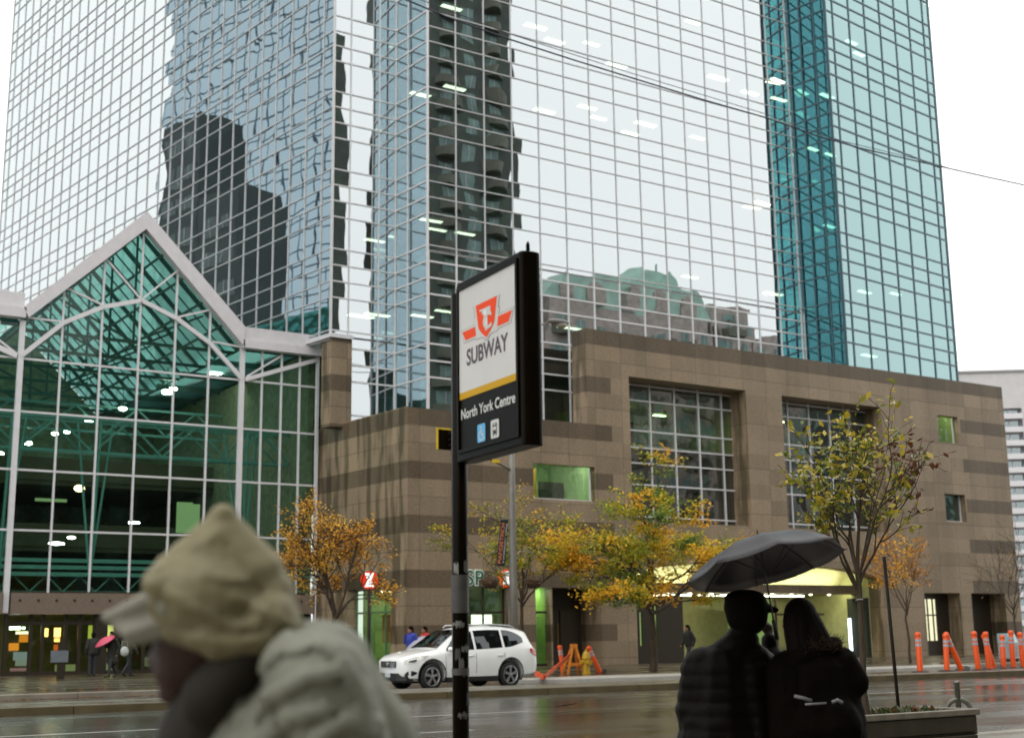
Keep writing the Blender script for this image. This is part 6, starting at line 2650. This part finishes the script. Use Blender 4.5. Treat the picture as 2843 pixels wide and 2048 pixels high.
for s in (-1, 1):
    y = hp.y + s * .095
    f = MB()
    f.cap((-.05, y, .05), (.17, y + s * .02, .035), .052, .045)
    remeshed(f, "shoe", M_SHOE, .012, man, 2)
h = MB()
h.ell(hc + V((-.01, .0, .05)), (.138, .148, .11), 16, 10)
h.ell(hc + V((-.03, .0, .0)), (.115, .138, .135), 16, 10)
h.ell(hc + V((-.01, .005, .105)), (.13, .138, .06), 14, 8)
for yy_ in (-.05, 0, .05):
    h.cap(hc + V((.02 + yy_, -.09, .055)), hc + V((.045 + yy_, -.195, .03)), .036, .020)
remeshed(h, "cap", M_PARKA, .011, man, 3)

base2, rz2, Q = frame_at(1800, 8.5)
wom = thing("person", "woman in a black parka with long dark hair standing close to the man", "person", base2, rz2)
b = MB()
hw_ = Q(1775, 1375, .02)
b.ell(hw_, (.098, .08, .115), 16, 10)
b.ell(hw_ + V((.05, .04, -.05)), (.055, .05, .065), 12, 8)
b.cap(hw_ + V((.08, .075, -.01)), hw_ + V((.085, .09, -.03)), .011, .014, 8)
b.cap(Q(1790, 1460), hw_ + V((0, 0, -.06)), .058, .05)
b.cap(Q(1800, 1600), Q(1800, 1500), .13, .14)
b.cap(Q(1745, 1475), Q(1858, 1470), .062, .062)
hq = Q(1800, 1650)
for s in (-1, 1):
    y = hq.y + s * .09
    b.cap((0, y, .86), (.02, y, .47), .086, .054)
    b.cap((.02, y, .47), (-.02, y, .08), .054, .036)
    b.cap((-.04, y, .05), (.14, y + s * .02, .03), .036, .03)
eR2, wR2 = Q(1893, 1508, -.02), Q(1850, 1540, .16)
b.cap(Q(1868, 1468), eR2, .05, .04)
b.cap(eR2, wR2, .04, .027)
hand(b, wR2, wR2 - eR2, (0, 0, -1), (.7, .7, 0), .45)
eL2, wL2 = Q(1733, 1560, .04), Q(1735, 1580, .26)
b.cap(Q(1735, 1475), eL2, .05, .04)
b.cap(eL2, wL2, .04, .027)
hand(b, wL2, wL2 - eL2, (0, -1, 0), (0, 0, 1), .5)
remeshed(b, "body", M_SKIN, .0085, wom, 3)
c = MB()
c.cap(Q(1800, 1630), Q(1800, 1500), .235, .20)
c.cap(Q(1738, 1620), Q(1740, 1500), .16, .15)
c.cap(Q(1852, 1620), Q(1840, 1500), .15, .14)
c.cap(Q(1742, 1478), Q(1858, 1470), .11, .11)
c.cap(Q(1864, 1474), Q(1882, 1506, -.02), .10, .095)
c.cap(Q(1882, 1506, -.02), Q(1852, 1538, .12), .095, .07)
c.cap(Q(1738, 1480), eL2, .10, .085)
c.cap(eL2, Q(1735, 1578, .22), .085, .06)
c.cap((0, Q(1810, 1600).y, .70), Q(1812, 1620), .27, .25)
c.cap(Q(1770, 1448, -.08), Q(1838, 1430, -.06), .085, .06)
remeshed(c, "coat", M_PARKA, .013, wom, 5, creases(.014, 6.0))
f = MB()
rg = random.Random(12)
for k in range(520):
    u_ = rg.random()
    p = Q(1770 + 78 * u_, 1436 - 16 * u_, -.13) + V((rg.gauss(0, .015), rg.gauss(0, .02), rg.gauss(0, .018)))
    d = V((-.6 + rg.gauss(0, .4), rg.gauss(0, .6), rg.gauss(.3, .5))).normalized() * .035
    e = d.orthogonal().normalized() * .0025
    f.quad(p - e, p + e, p + d + e * .3, p + d - e * .3)
f.build("fur_trim", paint("fur_brown", (0.028, 0.012, 0.004), .9, var=.4, scale=40), wom)
h = MB()
h.ell(hw_ + V((-.015, 0, .035)), (.115, .105, .115), 16, 10)
h.cap(hw_ + V((-.04, .015, .0)), Q(1768, 1430, -.06), .105, .095)
h.cap(hw_ + V((-.04, -.02, .0)), Q(1806, 1420, -.06), .10, .085)
h.cap(Q(1800, 1390, -.03), Q(1818, 1430, -.05), .07, .06)


def strands(me):
    for v in me.vertices:
        a = math.atan2(v.co.y - hw_.y, v.co.x - hw_.x)
        v.co += v.normal * .006 * mnoise.noise(V((a * 9, v.co.z * 2.0, 0)))


remeshed(h, "hair", M_HAIRD, .010, wom, 3, strands)
t = MB()
for s in (-1, 1):
    y = hq.y + s * .09
    t.cap((0, y, .88), (.02, y, .47), .10, .07)
    t.cap((.02, y, .47), (-.02, y, .10), .07, .058)
remeshed(t, "trousers", M_NEAVY, .013, wom, 3)
for s in (-1, 1):
    y = hq.y + s * .09
    f = MB()
    f.cap((-.05, y, .05), (.15, y + s * .02, .035), .048, .042)
    remeshed(f, "shoe", M_SHOE, .012, wom, 2)
for pts in (((1733, 1533), (1752, 1537), (1771, 1543)), ((1755, 1550), (1778, 1549), (1802, 1548)), ((1813, 1545), (1825, 1541), (1836, 1547))):
    q = MB()
    q.tube([Q(x, y, -.27 + .012 * i) for i, (x, y) in enumerate(pts)], .011 if pts[0][0] != 1755 else .007, 6)
    q.build("light_trim", M_SIL, wom, True)

# --- umbrella
um_c = at_d(1702, 1266, 8.42)
um = thing("umbrella", "large black umbrella held over the couple", "umbrella", um_c, rz)
a1, a2 = rad(11.2), rad(12.0)
E1 = V((0, -math.cos(a1), math.sin(a1)))
E2 = V((math.cos(a2), 0, -math.sin(a2)))
E2 = (E2 - E1 * E2.dot(E1)).normalized()
E3_ = E1.cross(E2).normalized()
if E3_.z < 0:
    E3_ = -E3_
UR, UH = .52, .235
q = MB()
NR, NS, NK = 9, 8, 6


def ump(r, a):
    k = a / (2 * math.pi) * NS
    fr_ = abs((k % 1) - .5) * 2
    rr_ = UR * r * (1 - .075 * (1 - fr_ ** 2) * r)
    z = UH * math.cos(r * math.pi / 2 * .94) ** .75 - .0 - .018 * (1 - fr_ ** 2) * r
    return E1 * rr_ * math.cos(a) + E2 * rr_ * math.sin(a) + E3_ * z


n_ = NS * NK
vs = [ump(0, 0)]
for i in range(1, NR + 1):
    for k in range(n_):
        vs.append(ump(i / NR, 2 * math.pi * k / n_))
fs = [(0, 1 + k, 1 + (k + 1) % n_) for k in range(n_)]
for i in range(NR - 1):
    for k in range(n_):
        a = 1 + i * n_
        fs.append((a + k, a + n_ + k, a + n_ + (k + 1) % n_, a + (k + 1) % n_))
q.add(vs, fs)
cn = q.build("canopy", paint("umbrella_black", (0.026, 0.022, 0.028), .42, var=.15, scale=3, spec=.5), um, True)
md = cn.modifiers.new("s", "SOLIDIFY")
md.thickness = .002
for k in range(NS):
    a = 2 * math.pi * k / NS
    q = MB()
    q.tube([ump(i / 8, a) - E3_ * .006 for i in range(9)] + [ump(1, a) * 1.012], .0032, 5)
    q.tube([ump(.5, a) - E3_ * .008, E3_ * (UH - .26)], .0025, 4)
    q.build("rib", M_PLAST, um)
q = MB()
hl = um.matrix_world
grip = at_d(1717, 1392, 8.6 + .02)
inv = Matrix.LocRotScale(um_c, Matrix.Rotation(rz, 3, "Z").to_euler(), None).inverted()
gl_ = inv @ grip
top_ = E3_ * (UH + .002)
q.tube([top_ + (top_ - gl_).normalized() * .045, top_, gl_], [.003, .006, .006], 8)
q.build("shaft", M_PLAST, um)
q = MB()
q.tube([gl_ + (top_ - gl_).normalized() * .06, gl_ - (top_ - gl_).normalized() * .07], [.013, .015], 10)
q.build("handle", M_PLAST, um, True)

# --- hooded walker close to the camera, modelled where he walks
DH = 2.72
M_KHAKI = paint("khaki_shell", (0.19, 0.163, 0.083), .62, var=.12, scale=7, bump=.15, bscale=22)
M_KHAKJ = paint("khaki_jacket", (0.185, 0.185, 0.145), .62, var=.12, scale=5, bump=.15, bscale=18)
M_COLL = paint("collar_shaded", (0.011, 0.007, 0.002), .8, var=.2)  # collar cloth, darkened to hold the shade between face and jacket
gp_ = at_d(640, 1500, DH + .05)
hm = thing("person", "walking person in a khaki rain jacket, hood up over a peaked cap, facing left", "person", (gp_.x, gp_.y, .14))


def H(x, y, dd=0.0):
    return at_d(x, y, DH + dd)


KX = DH * S / FPX
rotv = Matrix((RV, FV, UV)).transposed()
b = MB()
b.ell(H(445, 1400), (.098, .078, .118), 18, 12, rotv)
b.ell(H(405, 1470), (.062, .058, .075), 14, 9, rotv)
b.cap(H(352, 1432), H(338, 1462), .012, .017, 8)
b.cap(H(352, 1495, -.016), H(352, 1495, .016), .012, .012, 8)
b.cap(H(372, 1535), H(385, 1540), .022, .024, 8)
b.ell(H(456, 1420, -.08), (.022, .012, .034), 8, 6, rotv)
b.ell(H(456, 1420, .08), (.022, .012, .034), 8, 6, rotv)
for s in (-1, 1):
    b.ell(H(358, 1422, s * .034), (.017, .018, .013), 8, 6, rotv)
b.cap(H(470, 1480), H(560, 1600), .062, .07)
b.cap(H(640, 1640), H(660, 1900), .12, .12)
b.cap(H(690, 1530, -.13), H(690, 1530, .13), .06, .06)
hipm = H(670, 1960)
ux = V((RV.x, RV.y, 0)).normalized()
uy = V((FV.x, FV.y, 0)).normalized()
for s, fw in ((-1, -.22), (1, .26)):
    hp_ = V((hipm.x, hipm.y, .90)) + uy * s * .09
    kn = V((hipm.x, hipm.y, .50)) + uy * s * .09 + ux * (fw * .55 - .03)
    an = V((hipm.x, hipm.y, .24 if fw > 0 else .22)) + uy * s * .09 + ux * fw
    b.cap(hp_, kn, .09, .058)
    b.cap(kn, an, .056, .038)
    b.cap(an, an + V((0, 0, -.04)) - ux * .15, .038, .032)
eN, wN = H(800, 1760, -.20), H(740, 2020, -.22)
eF, wF = H(600, 1800, .22), H(480, 1990, .2)
for e_, w_, s in ((eN, wN, -1), (eF, wF, 1)):
    b.cap(H(705, 1530, s * .15), e_, .052, .043)
    b.cap(e_, w_, .042, .03)
    hand(b, w_, w_ - e_, uy * -s, -ux, .5)
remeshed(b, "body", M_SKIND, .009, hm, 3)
def folds(polys, amp, wd, base_f=None):
    """raised cloth folds running along the given lines on the side turned to the street"""
    segs = []
    for pl_, k in polys:
        for (xa, ya), (xb, yb) in zip(pl_, pl_[1:]):
            segs.append((H(xa, ya), H(xb, yb), k))
    pp = CAM

    def f(me):
        if base_f:
            base_f(me)
        for v in me.vertices:
            z_ = (v.co - pp).dot(FV)
            if z_ > DH + .06:
                continue
            p = pp + (v.co - pp) * (DH / z_)
            tot = 0
            for a, b_, k in segs:
                ab = b_ - a
                u_ = max(0, min(1, (p - a).dot(ab) / ab.length_squared))
                d = (p - a - ab * u_).length
                e = k * (math.exp(-(d / wd) ** 2) - .55 * math.exp(-((d - wd * 1.9) / wd) ** 2))
                if abs(e) > abs(tot):
                    tot = e
            v.co += v.normal * amp * tot
    return f


# hood
h = MB()
h.ell(H(470, 1322), (.138, .125, .112), 20, 12, rotv)
for bx, by, ra_, rb_ in ((478, 1318, .030, .125), (365, 1300, .026, .045), (405, 1270, .026, .06), (610, 1372, .026, .055), (575, 1320, .028, .075), (545, 1270, .028, .08)):
    h.cap(H(494, 1146), H(bx, by), ra_, rb_, 14)
h.cap(H(362, 1300, -.06), H(362, 1300, .06), .044, .044, 12)
h.cap(H(352, 1330, -.075), H(385, 1400, -.088), .030, .022, 12)
h.cap(H(385, 1400, -.088), H(480, 1425, -.095), .024, .03, 12)
h.cap(H(480, 1430, -.095), H(620, 1405, -.06), .032, .04, 12)
h.cap(H(600, 1380, -.04), H(640, 1388, -.02), .05, .035, 12)
h.cap(H(352, 1330, .075), H(372, 1372, .085), .030, .022, 12)
h.cap(H(596, 1372, -.05), H(596, 1372, .05), .060, .060, 12)
h.cap(H(470, 1395, -.085), H(600, 1400, -.06), .040, .040, 12)
h.cap(H(470, 1395, .085), H(600, 1400, .06), .040, .040, 12)
remeshed(h, "hood", M_KHAKI, .0065, hm, 6, folds([([(332, 1291), (411, 1335), (468, 1370), (522, 1386), (570, 1380)], 1), ([(522, 1326), (554, 1338), (601, 1364), (642, 1383)], .9),
    ([(455, 1268), (506, 1285), (545, 1286)], .6), ([(318, 1269), (400, 1222), (484, 1180)], .7), ([(430, 1415), (520, 1425), (600, 1412)], .8), ([(500, 1180), (560, 1260), (600, 1330)], .5)], .0045, .016, creases(.001, 9.0, .8)))
v_ = MB()
v_.cap(H(372, 1345, -.075), H(372, 1345, .075), .034, .034, 12)
for dd in (-.07, -.035, 0, .035, .07):
    sag = abs(dd) * 260
    v_.cap(H(368, 1348, dd), H(236 + sag, 1366 + sag * .5, dd * .8), .027, .013, 10)
for dd in (-.078, -.045, .045, .078):
    v_.cap(H(345, 1322, dd), H(240, 1366, dd * .7), .022, .012, 10)
    v_.cap(H(372, 1375, dd), H(264, 1392, dd * .9), .022, .013, 10)
for dd in (-.088, .088):
    v_.cap(H(380, 1394, dd), H(289, 1425, dd), .016, .009, 10)
    v_.cap(H(375, 1372, dd), H(280, 1405, dd), .018, .012, 10)
remeshed(v_, "cap_brim", paint("pale_brim", (0.22, 0.205, 0.16), .6, var=.1), .007, hm, 4)
k_ = MB()
k_.cap(H(592, 1438), H(500, 1530), .072, .085, 14)
k_.cap(H(500, 1530), H(455, 1640), .085, .10, 14)
k_.cap(H(540, 1450, -.06), H(470, 1540, -.06), .05, .06, 12)
remeshed(k_, "collar", M_COLL, .009, hm, 5, creases(.004, 10.0))
c = MB()
c.cap(H(700, 1500), H(655, 1760), .125, .21, 18)
c.cap(H(655, 1760), H(670, 2080), .21, .20, 18)
c.cap(H(690, 1500, -.14), H(690, 1500, .14), .098, .098, 14)
c.cap(H(640, 1470, -.05), H(640, 1470, .05), .062, .062, 12)
c.cap(H(718, 1510, -.17), H(790, 1740, -.2), .098, .088, 14)
c.cap(H(790, 1740, -.2), H(748, 1985, -.22), .086, .062, 14)
c.cap(H(690, 1520, .17), eF, .092, .08, 14)
c.cap(eF, H(500, 1960, .2), .08, .06, 14)
c.cap(H(560, 1600), H(540, 1800), .11, .16, 14)
c.cap(H(636, 1470), H(530, 1690), .058, .135, 14)
c.cap(H(735, 1480, .02), H(820, 1640, .02), .085, .10, 14)
c.cap(H(820, 1640, .02), H(850, 1800, .02), .10, .10, 14)
remeshed(c, "jacket", M_KHAKJ, .009, hm, 6, folds([([(513, 1541), (570, 1470), (633, 1417)], 1), ([(530, 1600), (600, 1540), (680, 1500), (740, 1490)], .9), ([(560, 1650), (640, 1590), (720, 1570)], .9),
    ([(760, 1470), (800, 1540), (815, 1620)], .9), ([(700, 1640), (760, 1600), (830, 1600)], .8), ([(640, 1440), (700, 1425), (750, 1440)], .6), ([(500, 1660), (560, 1580)], .7)], .011, .026, creases(.003, 6.0, .6)))
t = MB()
for s, fw in ((-1, -.22), (1, .26)):
    hp_ = V((hipm.x, hipm.y, .92)) + uy * s * .09
    kn = V((hipm.x, hipm.y, .50)) + uy * s * .09 + ux * (fw * .55 - .03)
    an = V((hipm.x, hipm.y, .26)) + uy * s * .09 + ux * fw
    t.cap(hp_, kn, .11, .078)
    t.cap(kn, an, .075, .064)
remeshed(t, "trousers", M_NEAVY, .013, hm, 3)
for s, fw in ((-1, -.22), (1, .26)):
    an = V((hipm.x, hipm.y, .22)) + uy * s * .09 + ux * fw
    f = MB()
    f.cap(an, an + V((0, 0, -.03)) - ux * .16, .052, .045)
    remeshed(f, "shoe", M_SHOE, .012, hm, 2)
worldify(hm)

# --- pedestrians by the far buildings
M_COATK = paint("coat_black", (0.012, 0.012, 0.010), .8)
M_COATG = paint("coat_olive", (0.05, 0.05, 0.03), .8)
M_COATB = paint("coat_blue", (0.03, 0.05, 0.35), .7)
M_COATR = paint("coat_red", (0.50, 0.03, 0.03), .7)
M_COATY = paint("coat_yellow", (0.5, 0.36, 0.04), .7)


def ped(px, tt, face, lab, coat, J=WALK, **kw):
    c = at_t(px, 1480, tt)
    return figure(lab, (c.x, tt, .15), face, J, coat, M_NEAVY, **kw)


ped(247, 52.5, rad(200), "dark coated walker under a pink umbrella before the atrium doors", M_COATK, dict(WALK, eR=(.12, -.22, 1.2), wR=(.2, -.1, 1.42)), coat_len=.62)
ped(283, 54.0, rad(20), "walker in a dark jacket with a pale bag, right of the pink umbrella", M_COATG)
ped(204, 55.5, rad(90), "person in black standing against the door pillar left of the pink umbrella", M_COATK, STAND)
ped(912, 43.0, rad(180), "walker in a bright blue jacket under a pale grey umbrella behind the white car", M_COATB, dict(WALK, eR=(.12, -.22, 1.2), wR=(.2, -.1, 1.42)))
ped(943, 43.6, rad(180), "walker in a red jacket just behind the blue jacketed one, beyond the white car", M_COATR)
ped(1528, 44.5, rad(170), "dark haired pedestrian on the far pavement just left of the couple", M_COATK, hairlen=.12)
ped(797, 55.0, rad(160), "person in black with a yellow sleeve line inside the bank shopfront", M_COATY, STAND) if False else None
c = at_t(283, 1480, 53.6)
q = MB()
q.ell((0, 0, 0), (.17, .09, .2), 14, 9)
q.tube([(-.13, 0, .12), (-.1, 0, .4), (.1, 0, .4), (.13, 0, .12)], .012, 6)
bag = q.build("shoulder_bag", paint("bag_pale", (.45, .48, .46), .6), None, True)
bag.location = (c.x - .12, 53.72, 1.12)
tag(bag, "pale grey bag hanging at the second walker's side", "bag")


def small_umbrella(lab, c, r, m, tilt=(0, 0), name="umbrella"):
    u = thing(name, lab, "umbrella", c)
    q = MB()
    nn, nr = 32, 6
    E = Matrix.Rotation(tilt[0], 3, "X") @ Matrix.Rotation(tilt[1], 3, "Y")
    pt = lambda i, k: E @ V((r * i / nr * math.cos(2 * math.pi * k / nn) * (1 - .05 * abs(math.sin(4 * math.pi * k / nn * 1.0)) * i / nr), r * i / nr * math.sin(2 * math.pi * k / nn), r * .42 * math.cos(i / nr * 1.45)))
    vs = [pt(0, 0)] + [pt(i, k) for i in range(1, nr + 1) for k in range(nn)]
    fs = [(0, 1 + k, 1 + (k + 1) % nn) for k in range(nn)]
    for i in range(nr - 1):
        for k in range(nn):
            a = 1 + i * nn
            fs.append((a + k, a + nn + k, a + nn + (k + 1) % nn, a + (k + 1) % nn))
    q.add(vs, fs)
    o = q.build("canopy", m, u, True)
    md = o.modifiers.new("s", "SOLIDIFY")
    md.thickness = .003
    q = MB()
    q.tube([E @ V((0, 0, r * .5)), E @ V((0, 0, -.42))], .009, 6)
    q.build("shaft", M_PLAST, u)
    return u


c = at_t(233, 1421, 52.4)
small_umbrella("small pink umbrella tilted forward over the dark coated walker", (c.x, 52.4, c.z), .42, paint("umbrella_pink", (0.55, 0.07, 0.13), .5), (rad(5), rad(-32)))
c = at_t(921, 1428, 42.9)
small_umbrella("pale grey umbrella with a red edge held behind the white car", (c.x, 42.9, c.z), .5, paint("umbrella_grey", (0.38, 0.37, 0.45), .5), (rad(-10), rad(-38)))
